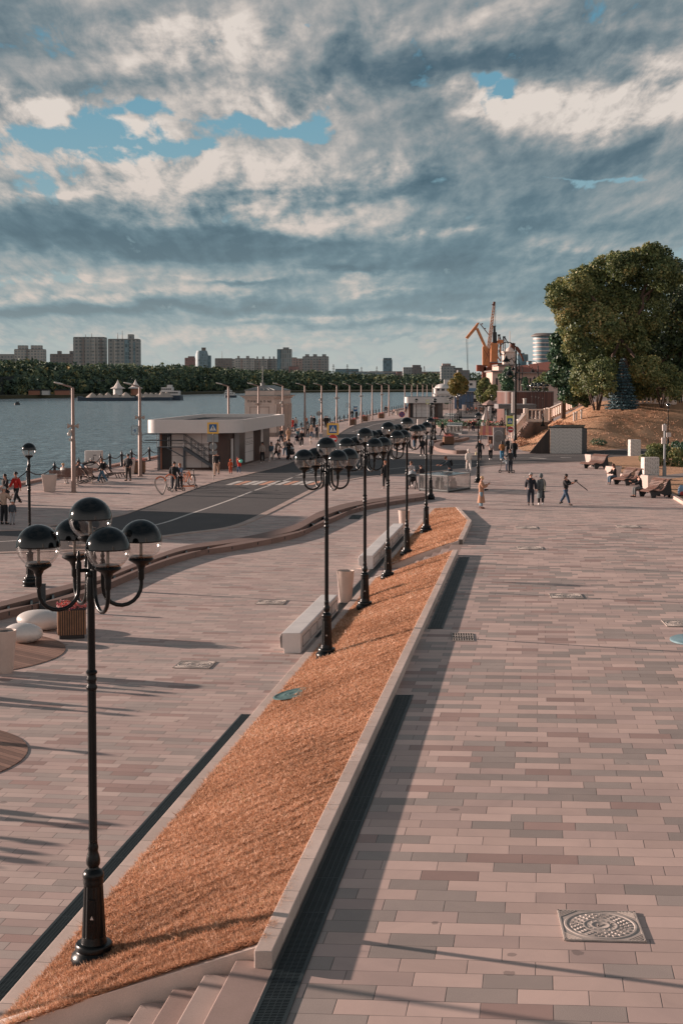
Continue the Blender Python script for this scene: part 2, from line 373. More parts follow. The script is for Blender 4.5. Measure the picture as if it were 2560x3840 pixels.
def mat_asphalt():
    m, nt, b = nt_new('asphalt'); k = NB(nt); p = k.pos()
    s1 = k.noise(p, 60, 3, .8); s2 = k.noise(p, .5, 6, .6); s3 = k.noise(p, 4, 4, .6)
    v = k.m('ADD', k.m('MULTIPLY', s1, .5), k.m('ADD', k.m('MULTIPLY', s2, .4), k.m('MULTIPLY', s3, .1)))
    k.put(b.inputs['Base Color'], k.ramp(v, [(.3, lin((56, 53, 54))), (.5, lin((70, 66, 66))), (.72, lin((88, 82, 80)))]))
    b.inputs['Roughness'].default_value = .8; k.put(b.inputs['Normal'], k.bump(s1, .4, .01)); return m
m_asph = mat_asphalt()
def mat_water():
    m, nt, b = nt_new('river_water'); k = NB(nt); p = k.pos()
    q = k.rot(p, .3, sc=(1, 1.0, 1))
    n1 = k.noise(q, .9, 5, .62, .3); n2 = k.noise(q, .23, 4, .55, .2); n3 = k.noise(k.rot(p, .1, sc=(.012, .03, 1)), 1, 4, .55, .3)
    h = k.m('ADD', k.m('MULTIPLY', n1, .5), k.m('MULTIPLY', n2, 1.0))
    b.inputs['Base Color'].default_value = lin((50, 74, 84))+(1,); b.inputs['Roughness'].default_value = .16
    b.inputs['IOR'].default_value = 1.33; b.inputs['Specular IOR Level'].default_value = .5
    bp = k.n('ShaderNodeBump'); bp.inputs['Distance'].default_value = 1.0; k.put(bp.inputs['Strength'], k.m('MULTIPLY_ADD', n3, 1.0, .55)); k.link(h, bp.inputs['Height'])
    k.link(bp.outputs[0], b.inputs['Normal'])
    k.put(b.inputs['Base Color'], k.mix(k.m('MULTIPLY_ADD', n1, 3.4, -1.2, clamp=True), lin((20, 42, 54))+(1,), lin((116, 146, 156))+(1,)))  # ripple light and dark put into the colour, crests paler
    return m
m_water = mat_water()
def mat_drygrass(name, far=False):
    m, nt, b = nt_new(name); k = NB(nt); p = k.pos()
    s1 = k.noise(p, 2.0 if far else 9, 6, .7, .5); s2 = k.noise(p, .35, 4, .6); s3 = k.noise(k.rot(p, .6, sc=(1, 3, 1)), 30 if not far else 4, 4, .7)
    v = k.m('ADD', k.m('MULTIPLY', s1, .4), k.m('ADD', k.m('MULTIPLY', s2, .25), k.m('MULTIPLY', s3, .35)))
    k.put(b.inputs['Base Color'], k.ramp(v, [(.28, lin((120, 90, 68))), (.42, lin((168, 128, 98))), (.56, lin((190, 148, 114))), (.72, lin((206, 170, 140)))]))
    b.inputs['Roughness'].default_value = .9; k.put(b.inputs['Normal'], k.bump(s3, .8, .03 if not far else .2)); return m
m_dry = mat_drygrass('dry_turf'); m_dryfar = mat_drygrass('dry_turf_hill', True)
m_blade = None
def mat_leaf(name, stops, rough=.6, trans=.25):
    m, nt, b = nt_new(name); k = NB(nt)
    at = k.n('ShaderNodeAttribute'); at.attribute_name = 'rnd'; at.attribute_type = 'GEOMETRY'
    c = k.ramp(at.outputs['Fac'], stops); k.put(b.inputs['Base Color'], c); b.inputs['Roughness'].default_value = rough
    tr = k.n('ShaderNodeBsdfTranslucent'); k.put(tr.inputs[0], c); mx = k.n('ShaderNodeMixShader'); mx.inputs[0].default_value = trans
    k.link(b.outputs[0], mx.inputs[1]); k.link(tr.outputs[0], mx.inputs[2])
    k.link(mx.outputs[0], [n for n in nt.nodes if n.type == 'OUTPUT_MATERIAL'][0].inputs[0]); return m
m_blade = mat_leaf('dry_blades', [(0, lin((116, 86, 66))), (.3, lin((182, 136, 106))), (.6, lin((210, 164, 132))), (.85, lin((226, 190, 162))), (.97, lin((238, 216, 198))), (1, lin((110, 112, 56)))], .7, .3)
m_far_leaf = mat_leaf('far_leaves', [(0, lin((44, 63, 57))), (.5, lin((71, 92, 75))), (.85, lin((112, 120, 83))), (1, lin((163, 136, 86)))], .8, .1)  # slight distance haze mixed into these leaf colours
m_treeA = mat_leaf('leaf_autumn', [(0, lin((47, 64, 41))), (.35, lin((87, 101, 61))), (.7, lin((132, 135, 84))), (.92, lin((176, 158, 104))), (1, lin((184, 140, 92)))], .6, .22)
m_treeB = mat_leaf('leaf_dark', [(0, lin((35, 47, 37))), (.5, lin((60, 77, 52))), (.85, lin((92, 105, 62))), (1, lin((150, 125, 75)))], .6, .18)
m_treeC = mat_leaf('leaf_green', [(0, lin((33, 57, 49))), (.5, lin((62, 93, 70))), (1, lin((109, 135, 96)))], .5, .18)
m_spruce = mat_leaf('leaf_spruce', [(0, lin((27, 43, 48))), (.5, lin((52, 78, 85))), (1, lin((105, 135, 140)))], .6, .1)
m_bark = M('bark', lin((86, 68, 58)), .9, var=.3, ns=6, bump=.6, bd=.05, bs=14); m_barkp = M('bark_pale', lin((132, 104, 88)), .9, var=.3, ns=6)
def leafcloud(name, mat, clumps, n, size, parent=None, world=False, inner=.55, flat=1.0, kind=None, up=0.0):
    """one mesh of n leaf faces spread through clumps [(x,y,z,rx,ry,rz), ...]"""
    c = np.array(clumps, float); vol = (c[:, 3]*c[:, 4]*c[:, 5])**(2/3.); idx = RNG.choice(len(c), n, p=vol/vol.sum())
    d = RNG.normal(size=(n, 3)); d /= np.linalg.norm(d, axis=1)[:, None]
    rad = inner+(1-inner)*RNG.random(n)**.6
    # lumpy surface: push leaves toward sub-clumps
    lump = 1+.16*np.sin(d[:, 0]*7+idx*1.7)*np.sin(d[:, 1]*6+idx)*np.sin(d[:, 2]*8+idx*.6)
    p = c[idx, :3]+d*c[idx, 3:6]*(rad*lump)[:, None]
    s = size*(.55+.9*RNG.random(n))[:, None]
    u = RNG.normal(size=(n, 3)); 
    nrm = d*.8+RNG.normal(size=(n, 3))*.7; nrm[:, 2] += up; nrm /= np.linalg.norm(nrm, axis=1)[:, None]
    u -= nrm*(u*nrm).sum(1)[:, None]; u /= np.linalg.norm(u, axis=1)[:, None]; w = np.cross(nrm, u)
    a = p-u*s*.5; b_ = p+w*s*.32; c_ = p+u*s*.5; d_ = p-w*s*.32
    V = np.stack([a, b_, c_, d_], 1).reshape(-1, 3)
    if world and parent is not None: V -= np.array(parent.location)
    me = bpy.data.meshes.new(name); me.vertices.add(4*n); me.vertices.foreach_set('co', V.ravel())
    me.loops.add(4*n); me.loops.foreach_set('vertex_index', np.arange(4*n, dtype=np.int32))
    me.polygons.add(n); me.polygons.foreach_set('loop_start', np.arange(0, 4*n, 4, dtype=np.int32))
    me.update(calc_edges=True)
    at = me.attributes.new('rnd', 'FLOAT', 'FACE'); at.data.foreach_set('value', np.clip(RNG.random(n)*.6+.4*RNG.random(len(c))[idx], 0, 1).astype(np.float32))
    me.materials.append(mat); o = bpy.data.objects.new(name, me); COL.objects.link(o)
    if parent is not None: o.parent = parent
    if kind: o['kind'] = kind
    return o
# ================================================================ setting: levels, kerbs, roads, water
def Ll(Y): return -2.87+.139*(Y-16.96)          # left edge of the lower kerb
def Lr(Y): return -.63+.1355*(Y-12.65)          # right foot of the upper kerb
def quay(Y): return -30.9+.13*Y
def sheet(name, poly, z, mat):
    o = MB(); n = len(poly)
    a = sum(poly[i][0]*poly[(i+1) % n][1]-poly[(i+1) % n][0]*poly[i][1] for i in range(n))
    if a < 0: poly = poly[::-1]
    o._add([(p[0], p[1], z) for p in poly], [tuple(range(n))]); return o.build(name, mat, kind='structure', smooth=False)
def strip(o, L, R, z):
    n = len(L); vs = [(p[0], p[1], z) for p in L]+[(p[0], p[1], z) for p in R]
    return o._add(vs, [(i, n+i, n+i+1, i+1) for i in range(n-1)])
def smooth_line(pts, n=8):
    out = []; P_ = [Vector((p[0], p[1], p[2] if len(p) > 2 else 0)) for p in pts]
    for i in range(len(P_)-1):
        a = P_[max(i-1, 0)]; b = P_[i]; c = P_[i+1]; d = P_[min(i+2, len(P_)-1)]
        for j in range(n):
            t = j/n; out.append(.5*((2*b)+(c-a)*t+(2*a-5*b+4*c-d)*t*t+(3*b-a-3*c+d)*t**3))
    out.append(P_[-1]); return [tuple(p) for p in out]
def offs(line, d):
    r = []
    for i, p in enumerate(line):
        a = line[max(i-1, 0)]; b = line[min(i+1, len(line)-1)]; t = Vector((b[0]-a[0], b[1]-a[1])).normalized()
        r.append((p[0]-t.y*d, p[1]+t.x*d))
    return r
# river, far bank
sheet('river_water', [(-3000, -60), (60, -60), (60, 900), (400, 1500), (400, 2600), (-3000, 2600)], -1.5, m_water)
shore = [(-1500, 600), (-900, 690)]+[G(px, py+2, 0) for px, py in [(-500, 1499), (0, 1483), (300, 1479), (700, 1470), (950, 1465), (1350, 1463), (1700, 1462)]]+[(170, 1560), (300, 1500)]
m_bank = mat_leaf('bank_soil', [(0, lin((60, 60, 44))), (1, lin((60, 60, 44)))]); m_bank = M('bank_grass', lin((70, 66, 46)), .9, var=.3, ns=.02, bump=0)
b = MB(); b.prism(shore+[(9000, 1500), (9000, 14000), (-9000, 14000), (-9000, 600)], -1.7, .3); b.build('far_bank', m_bank, kind='structure', smooth=False)
m_land = M('land', lin((96, 86, 78)), .9, var=.2, ns=.05, bump=0)
# promenade slab with the quay edge
b = MB(); b.prism([(quay(-60), -60), (quay(560), 560), (60, 900), (200, 1520), (3000, 1520), (3000, -60)], -2.6, -.02); b.build('ground', m_land, kind='structure', smooth=False)
b = MB(); b._add([(quay(Y)+.55, Y, 0) for Y in (-60, 40, 110, 200, 330)]+[(X, Y, 0) for X, Y in ((110, 330), (110, 200), (110, 110), (110, 40), (110, -60))], [(0, 9, 8, 1), (1, 8, 7, 2), (2, 7, 6, 3), (3, 6, 5, 4)])
b.build('lower_promenade', m_lo, kind='structure', smooth=False)
sheet('far_quay_paving', [(quay(330), 330), (quay(560), 560), (120, 560), (120, 330)], .0, M('far_paving', lin((140, 120, 112)), .85, var=.15, ns=.2, bump=0))
m_edge = mat_stone('quay_granite', lin((168, 134, 122)), .4, 1.6, .13)
b = MB()
for a, c in ((-60, 60), (60, 200), (200, 560)): b.prism([(quay(a), a), (quay(c), c), (quay(c)+.55, c), (quay(a)+.55, a)], -1.6, .14)
b.build('quay_edge', m_edge, kind='structure', smooth=False)
# roads
rl = [(-60, 47.5), G(0, 1992), G(180, 1975), G(422, 1942), G(550, 1902), G(795, 1812), G(929, 1781), G(1108, 1728), G(1230, 1655), (1.2, 200), (4.2, 228), (10.0, 248), (14.5, 262), (19.0, 268), (22.5, 285), (27, 330)]
rr = [(-60, 39), G(0, 2072), G(260, 2048), G(480, 2027), G(684, 2000), G(862, 1975), G(979, 1928), G(1100, 1868), G(1220, 1808)]
rl_s = smooth_line(rl, 6); rr_s = smooth_line(rr, 6)
cr_low = [G(1220, 1808), G(1300, 1800), G(1379, 1788), G(1557, 1774), G(1736, 1757), G(1860, 1745), G(2060, 1736), G(2195, 1730), G(2266, 1719), G(2399, 1709), G(2560, 1700), (60, 112)]
cr_up = [(60, 140), G(2560, 1676), G(2360, 1684), G(2195, 1693), G(1980, 1702), G(1860, 1706), G(1736, 1708), G(1560, 1700), G(1480, 1690), G(1462, 1672), G(1520, 1640), (9.4, 200), (12.5, 222), (17, 238), (23, 250), (27, 262), (31, 330)]
b = MB(); poly = rl_s+cr_up[::-1]+cr_low[::-1]+rr_s[::-1]
pl = [(p[0], p[1]) for p in poly]
sheet('road', pl, .004, m_asph)
m_kflat = mat_stone('kerb_flat', lin((176, 154, 144)), .3, 1.0, .1)
for nm, ln, d in (('road_kerb', rl_s, .35), ('road_kerb', rr_s, -.35), ('road_kerb', smooth_line(cr_low, 3), -.3), ('road_kerb', smooth_line(cr_up, 3)[:-1], -.3)):
    b = MB(); A = [(p[0], p[1]) for p in ln]; B = offs(ln, d); n = len(A)
    vs = [(p[0], p[1], .0) for p in A]+[(p[0], p[1], .03) for p in A]+[(p[0], p[1], .03) for p in B]+[(p[0], p[1], 0) for p in B]
    fs = []
    for i in range(n-1):
        for q in range(3): fs.append((q*n+i, q*n+i+1, (q+1)*n+i+1, (q+1)*n+i))
    b._add(vs, fs); b.build(nm, m_kflat, kind='structure', smooth=False)
m_white = M('road_paint', lin((200, 192, 186)), .7, var=.25, ns=5, bump=.1); m_orange = M('road_paint_orange', lin((205, 150, 124)), .7, var=.2, ns=5, bump=.1)
# centre line
cl = smooth_line([G(0, 2032), G(300, 2010), G(570, 1972), G(720, 1925), G(850, 1880), G(960, 1838), G(1100, 1790), G(1215, 1740)], 8)
b = MB(); nn = len(cl)
def dashline(b, line, w, z, dashes=None):
    tot = 0
    for i in range(len(line)-1):
        p, q = Vector(line[i][:2]), Vector(line[i+1][:2]); L = (q-p).length
        if dashes is None or any(a <= tot < c for a, c in dashes):
            t = (q-p).normalized(); nrm = Vector((-t.y, t.x))*w/2
            b.quad((p.x-nrm.x, p.y-nrm.y, z), (q.x-nrm.x, q.y-nrm.y, z), (q.x+nrm.x, q.y+nrm.y, z), (p.x+nrm.x, p.y+nrm.y, z))
        tot += L
    return tot
fine = []
for i in range(len(cl)-1):
    for t in range(4): fine.append(tuple(cl[i][j]+(cl[i+1][j]-cl[i][j])*t/4 for j in range(2)))
tot = dashline(MB(), fine, .12, 0)
dl = [(0, tot*.50), (tot*.515, tot*.60), (tot*.62, tot*.7), (tot*.72, tot*.8), (tot*.86, tot)]
dashline(b, fine, .15, .009, dl)
b.build('road_centre_line', m_white, kind='structure', smooth=False)
# zebra crossing
b = MB(); a0 = G(700, 1817); a1 = G(1170, 1820); f0 = G(760, 1803); f1 = G(1195, 1806)
bo = MB(); N = 11
for i in range(N):
    t0 = i/N; t1 = (i+.62)/N
    def L2(p, q, t): return (p[0]+(q[0]-p[0])*t, p[1]+(q[1]-p[1])*t)
    A = G(845+ (i*30.5)*1.0, 1819); B_ = G(845+i*30.5+22, 1819); C = G(892+i*30.0+24, 1804); D = G(892+i*30.0, 1804)
    (bo if i % 3 == 1 else b).quad((A[0], A[1], .009), (B_[0], B_[1], .009), (C[0], C[1], .009), (D[0], D[1], .009))
b.build('crosswalk_stripes', m_white, kind='structure', smooth=False); bo.build('crosswalk_orange_stripes', m_orange, kind='structure', smooth=False)
b = MB()
def pline(b, pts, w, z=.009): dashline(b, [G(*p) for p in pts], w, z)
pline(b, [(1085, 1795), (1175, 1765), (1290, 1742)], .15); pline(b, [(1100, 1791), (1190, 1788), (1225, 1784)], .3); pline(b, [(1120, 1782), (1215, 1778)], .2); pline(b, [(1135, 1775), (1225, 1770)], .2)
pline(b, [(1210, 1776), (1380, 1768), (1560, 1748), (1735, 1741), (1870, 1736), (2010, 1733)], .12); pline(b, [(1400, 1707), (1560, 1712), (1730, 1717), (1980, 1715)], .12)
pline(b, [(1985, 1717), (2045, 1720)], .5); pline(b, [(2100, 1716), (2140, 1716)], .5); pline(b, [(2000, 1712), (2300, 1702)], .12)
pline(b, [(1320, 1620), (1400, 1593), (1480, 1575)], .12)
b.build('lane_markings', m_white, kind='structure', smooth=False)
# ---- upper plaza: a raised level that ramps down to the promenade
YR0, YR1 = 54.0, 68.4
up = [(Lr(-8), -8), (Lr(12.0), 12.0), (Lr(30), 30), (Lr(45), 45), (Lr(53.5), 53.5)]
b = MB(); n = len(up)
vs = [(p[0], p[1], .8) for p in up]+[(70, p[1], .8) for p in up]+[(5.65, YR1, .004), (70, YR1, .004)]+[(p[0], p[1], -.01) for p in up]
fs = [(i, n+i, n+i+1, i+1) for i in range(n-1)]+[(n-1, 2*n-1, 2*n+1, 2*n)]+[(2*n+2+i, i, i+1, 2*n+2+i+1) for i in range(n-1)]
b._add(vs, fs); b.build('upper_plaza', m_up, kind='structure', smooth=False)
def zg(X, Y):
    if Y < YR1 and X > Lr(min(Y, 53.5))-.01: return .8 if Y < YR0 else .8*(YR1-Y)/(YR1-YR0)
    return 0.0
# ---- grass wedges
ZU = .92
YA0, YA1 = 12.98, 44.0; YB0, YB1 = 46.95, 68.65
_ws = [(RNG.uniform(8, 34), RNG.uniform(0, 6.28), RNG.normal(1.9, .45)) for _ in range(26)]
def lumps(x, y):
    '''uneven turf: many small ridges, mostly lying across the slope'''
    return sum(np.sin((x*math.cos(a)+y*math.sin(a))*f+p) for f, p, a in _ws)/26**.5
def wedge(name, y0, y1, label, far=False):
    o = MB(); ny = int((y1-y0)*11); nx = 28; vs = []
    for i in range(ny+1):
        Y = y0+(y1-y0)*i/ny
        if far:
            xl = Ll(Y)+.2; xr = (Lr(Y)-.155) if Y < 53.5 else (Lr(53.5)-.155+(5.5-Lr(53.5)+.13)*(Y-53.5)/(y1-53.5)); zt = ZU if Y < 53.5 else ZU-(ZU-.1)*(Y-53.5)/(y1-53.5)
        else: xl = Ll(Y)+.2; xr = Lr(Y)-.155; zt = ZU
        for j in range(nx+1):
            t = j/nx; z = .055+(zt-.055)*(t+.035*math.sin(t*PI)) + 0.008*lumps((xl+(xr-xl)*t), Y)*min(1, 5*math.sin(j*PI/nx))
            vs.append((xl+(xr-xl)*t, Y, z))
    w = nx+1
    o._add(vs, [(i*w+j, i*w+j+1, (i+1)*w+j+1, (i+1)*w+j) for i in range(ny) for j in range(nx)])
    ob = o.build(name, m_dry, kind='structure'); return ob, vs, ny, nx
w1, vs1, ny1, nx1 = wedge('grass_bank', YA0, YA1, '')
w2, vs2, ny2, nx2 = wedge('grass_bank', YB0, YB1, '', True)
def zbank(X, Y):
    t = (X-Ll(Y)-.2)/max(.1, (Lr(Y)-.155-Ll(Y)-.2)); t = min(1, max(0, t)); return .055+(ZU-.055)*(t+.035*math.sin(t*PI))
def blades(name, vs, ny, nx, n, label, hmin=.03, hmax=.075, bias=2.2):
    A = np.array(vs).reshape(ny+1, nx+1, 3); u = RNG.random(n)**bias*ny; v = RNG.random(n)*nx
    v = np.where(RNG.random(n) < .07, RNG.choice([0.02, nx-.02], n), v)
    i = np.minimum(u.astype(int), ny-1); j = np.minimum(v.astype(int), nx-1); fu = (u-i)[:, None]; fv = (v-j)[:, None]
    p = (A[i, j]*(1-fu)+A[i+1, j]*fu)*(1-fv)+(A[i, j+1]*(1-fu)+A[i+1, j+1]*fu)*fv
    lm = lumps(p[:, 0], p[:, 1]); lo_ = np.sin(p[:, 0]*1.9+np.sin(p[:, 1]*1.1)*1.5)*np.sin(p[:, 1]*1.3+p[:, 0]); patch = np.clip(.85+.2*lm+.15*lo_, .4, 1.5)
    h = (hmin+(hmax-hmin)*RNG.random(n)**1.5)*patch; scale = 1+np.clip((p[:, 1]-15)/40, 0, 1.2)
    w = (.004+.004*RNG.random(n))*scale*1.2; a = RNG.random(n)*6.283; lean = RNG.normal(size=(n, 2))*.75+np.array([.3, -.15])
    d = np.stack([np.cos(a)*w, np.sin(a)*w, np.zeros(n)], 1)
    top = p+np.stack([lean[:, 0]*h, lean[:, 1]*h, h*(.55+.45*RNG.random(n))], 1)
    V = np.stack([p-d, p+d, top], 1).reshape(-1, 3)
    me = bpy.data.meshes.new(name); me.vertices.add(3*n); me.vertices.foreach_set('co', V.ravel()); me.loops.add(3*n); me.loops.foreach_set('vertex_index', np.arange(3*n, dtype=np.int32))
    me.polygons.add(n); me.polygons.foreach_set('loop_start', np.arange(0, 3*n, 3, dtype=np.int32)); me.update(calc_edges=True)
    at = me.attributes.new('rnd', 'FLOAT', 'FACE'); pv = .5+.5*np.sin(p[:, 0]*1.1+p[:, 1]*.9); at.data.foreach_set('value', np.clip(.42+(RNG.random(n)-.5)*.62+.09*lm+.13*lo_+.10*(pv-.5), 0, .975).astype(np.float32)+(RNG.random(n) < np.where(lo_ > .75, .05, .004)).astype(np.float32)*.5)
    me.materials.append(m_blade); o = bpy.data.objects.new(name, me); COL.objects.link(o); tag(o, label, 'grass', kind='stuff'); return o
blades('dry_grass', vs1, ny1, nx1, 330000, 'short dry orange grass covering the long bank between the two plazas', bias=1.9)
blades('dry_grass', vs2, ny2, nx2, 60000, 'short dry orange grass on the small far bank behind the steps', hmin=.04, hmax=.09, bias=1.2)
# ---- kerbs and stairs
def kerb(name, label, pts, w, h, mat=None, group=None, side=1):
    """kerb following ground line pts (x,y,zbottom), w to the given side, h high"""
    o = MB(); n = len(pts); q = offs(pts, w*side); vs = []
    for i, p in enumerate(pts):
        vs += [(p[0], p[1], p[2]), (p[0], p[1], p[2]+h), (q[i][0], q[i][1], p[2]+h), (q[i][0], q[i][1], p[2])]
    fs = [(0, 1, 2, 3), (4*n-1, 4*n-2, 4*n-3, 4*n-4)]
    for i in range(n-1):
        for a in range(4): fs.append((4*i+a, 4*(i+1)+a, 4*(i+1)+(a+1) % 4, 4*i+(a+1) % 4))
    if side < 0: fs = [f[::-1] for f in fs]
    o._add(vs, fs); ob = o.build(name, mat or m_kerb, bevel=.008); return tag(ob, label, 'kerb', group)
def kt(side_z=.8): pass
kerb('stone_kerb', 'long raised granite kerb along the top of the near grass bank', [(Lr(Y), Y, .6) for Y in (12.66, 25, 35, 44.0)], .165, .36, side=1)
kerb('stone_kerb', 'short granite kerb bending round the right side of the far grass bank', [(Lr(46.9), 46.9, .6), (Lr(53.5), 53.5, .6), (5.68, 68.6, -.2)], .165, .36, side=1)
kerb('stone_kerb', 'flat granite kerb along the foot of the near grass bank', [(Ll(Y), Y, -.1) for Y in (12.4, 20, 30, 44.2)], .22, .17, side=-1)
kerb('stone_kerb', 'flat granite kerb along the foot of the far grass bank', [(Ll(Y), Y, -.1) for Y in (47.0, 55, 68.8)], .22, .17, side=-1)
kerb('stone_kerb', 'granite kerb closing the far end of the small grass bank', [(Ll(68.7)+.2, 68.7, -.1), (5.6, 68.7, -.1)], .14, .2, side=1, mat=m_kerb2)
def skerb(name, label, a, b_, w, h):
    kerb(name, label, [(a[0], a[1], a[2]-h), (b_[0], b_[1], b_[2]-h)], w, h, m_kerb2, side=1)
skerb('stone_kerb', 'sloping granite kerb beside the near steps at the bottom of the picture', (-3.35, 13.02, .06), (Lr(13)-.13, 12.88, .93), .16, .3)
skerb('stone_kerb', 'sloping granite kerb on the near side of the far steps', (Ll(44.3)+.1, 44.25, .06), (Lr(44.0)-.13, 43.85, .93), .16, .3)
skerb('stone_kerb', 'sloping granite kerb on the far side of the middle steps', (Ll(47.1)+.1, 47.1, .06), (Lr(46.9)-.13, 46.85, .93), .16, .3)
def stairs(name, label, y0, y1, xr):
    t = thing(name, label, 'steps', (xr, y0, 0)); rise = .8/6; run = .29
    k_ = .139
    for i in range(6):
        o = MB(); zt = .8-rise*i-.0; x1 = -(.0 if i == 0 else .38+run*(i-1)); x0 = -(.38+run*i)-(.0 if i < 5 else 0)
        def xs(x, y): return x+k_*y
        L = y1-y0
        o.prism([(xs(x0, 0)-.012, 0), (xs(x1, 0), 0), (xs(x1, L), L), (xs(x0, L)-.012, L)], 0.002, zt-.002)
        o.build('step', m_step2 if i in (0, 2) else m_step, t, bevel=.012)
    return t
stairs('stone_steps', 'broad granite steps at the bottom edge beside the near end of the grass bank', 6.5, 12.86, Lr(6.5))
stairs('stone_steps', 'narrow granite steps cutting between the two grass banks', 44.0, 46.84, Lr(44))
# ---- drains
m_iron = M('cast_iron', lin((30, 42, 46)), .5, .2, var=.2, ns=4, bump=.05); m_hole = M('drain_hole', (.004, .005, .005), .9, bump=0, var=0)
def drain(name, label, x_of, y0, y1, w, z, pitch=.03, sections=1.0):
    t = thing(name, label, 'drain grate', (x_of(y0), y0, z)); k_ = (x_of(y1)-x_of(y0))/(y1-y0); L = y1-y0
    def p(u, v): return (u+k_*v, v)
    o = MB(); o._add([(*p(0, 0), .003), (*p(w, 0), .003), (*p(w, L), .003), (*p(0, L), .003)], [(0, 1, 2, 3)]); o.build('channel', m_hole, t)
    o = MB(); fr = .035
    for u in (0, w-fr): o.prism([p(u, 0), p(u+fr, 0), p(u+fr, L), p(u, L)], .004, .014)
    v = 0
    while v < L: o.prism([p(fr, v), p(w-fr, v), p(w-fr, v+.014), p(fr, v+.014)], .004, .0135); v += sections
    o.build('frame', m_iron, t)
    o = MB(); v = .02
    while v < L-.02:
        o.prism([p(fr, v), p(w-fr, v), p(w-fr, v+pitch*.5), p(fr, v+pitch*.5)], .005, .0125, bottom=False); v += pitch
    nsp = 3
    for i in range(1, nsp+1): u = fr+(w-2*fr)*i/(nsp+1); o.prism([p(u-.004, 0), p(u+.004, 0), p(u+.004, L), p(u-.004, L)], .005, .0118)
    o.build('grating', m_iron, t); return t
drain('drain_grate', 'wide black slotted drain beside the upper kerb at the near end', lambda Y: Lr(Y)+.015, 8.0, 24.0, .30, .8)
drain('drain_grate', 'black slotted drain beside the far half of the upper kerb', lambda Y: Lr(Y)+.06, 30.6, 43.3, .33, .8, .05)
drain('drain_grate', 'narrow black drain along the foot of the near grass bank', lambda Y: Ll(Y)-.235, 9.0, 26.0, .22, 0)
drain('drain_grate', 'narrow black drain along the kerb behind the two white benches', lambda Y: Ll(Y)-.30, 34.0, 58.0, .24, 0, .06)
# square plates
def manhole(label, x, y, z, rz, s=.78, iron=None, rich=True, round_=False):
    t = thing('manhole_cover', label, 'manhole cover', (x, y, z), rz); m_ = iron or m_mh
    o = MB()
    if not round_: o.box(0, 0, .004, s, s, .008)
    o.build('frame', m_, t) if not round_ else None
    o = MB(); R = s*.47
    o.lathe([(0, .0125), (R*.2, .0125), (R*.22, .018), (R*.26, .018), (R*.28, .0125), (R*.40, .0125), (R*.42, .017), (R*.46, .017), (R*.48, .0125), (R*.88, .0125), (R*.9, .019), (R*.95, .019), (R*.97, .0125), (R, .0125), (R, .004)][::-1], 48)
    if rich:
        for rr_, cnt in ((.55, 18), (.66, 22), (.77, 26)):
            for i in range(cnt):
                a = 2*PI*(i+(.5 if rr_ == .66 else 0))/cnt; o.box(R*rr_*math.cos(a), R*rr_*math.sin(a), .012, R*.08, R*.105, .008, a, .8, .8)
        for i in range(14):
            a = 2*PI*i/14; o.box(R*.33*math.cos(a), R*.33*math.sin(a), .012, R*.05, R*.03, .005, a)
        o.box(0, 0, .012, R*.22, R*.05, .006, .7); o.box(-R*.07, 0, .012, R*.04, R*.2, .006, 0)
        for sx in (-1, 1):
            for sy in (-1, 1):
                for q in range(4):
                    d0 = s*(.475-.0)-q*s*.04; o.beam((sx*(s*.47), sy*(s*.47-.05-q*.035*s/.78), .013), (sx*(s*.47-.05-q*.035*s/.78), sy*(s*.47), .013), .012, .008)
        for sx, sy, lx, ly in ((0, 1, 1, 0), (0, -1, 1, 0), (1, 0, 0, 1), (-1, 0, 0, 1)):
            o.box(sx*s*.485, sy*s*.485, .008, s if lx else .016, s if ly else .016, .009)
    o.build('lid', m_, t); return t
m_mh = M('manhole_iron', lin((172, 160, 152)), .65, .0, var=.15, ns=5, bump=.04)
m_mhg = M('manhole_green', lin((78, 108, 108)), .6, .1, var=.4, ns=8)
manhole('large square iron manhole cover with a round patterned lid, nearest on the upper plaza', *[(a+b_)/2 for a, b_ in zip(G(2098, 3420, .8), G(2411, 3532, .8))], .8, -.063, .78)
for (px, py, lab) in [(2120, 2236, 'square manhole cover in the middle of the upper plaza'), (1972, 1985, 'manhole cover just beyond the tip of the far grass bank'), (1986, 2056, 'manhole cover level with the far steps on the upper plaza'),
                      (2352, 1981, 'manhole cover in front of the wavy benches'), (2556, 2340, 'manhole cover at the right edge behind the round table top'), (1985, 1787, 'small manhole cover behind the walking couple')]:
    X, Y = G(px, py, .8 if py > 1963 else 0); z_ = .8 if py > 1963 else 0
    if py < 2000 and py > 1900: X, Y = G(px, py, .75); z_ = zg(X, Y)
    manhole(lab, X, Y, z_+.002, -.063, .8)
for (px, py, lab) in [(1017, 2259, 'pale square manhole cover left of the near white bench'), (730, 2494, 'pale square manhole cover on the lower plaza beside the tall near lamp'), (1400, 1916, 'small manhole cover beside the curved water channel'), (1590, 1972, 'manhole cover beside the far white bench')]:
    X, Y = G(px, py); manhole(lab, X, Y, .002, -.12, .8, rich=py > 2000)
X, Y = G(1101, 2603, .25); manhole('round turquoise manhole lid set in the grass bank', X, Y, zbank(X, Y)+.03, 0, .85, m_mhg, False, True).rotation_euler = (0, -.2, 0)
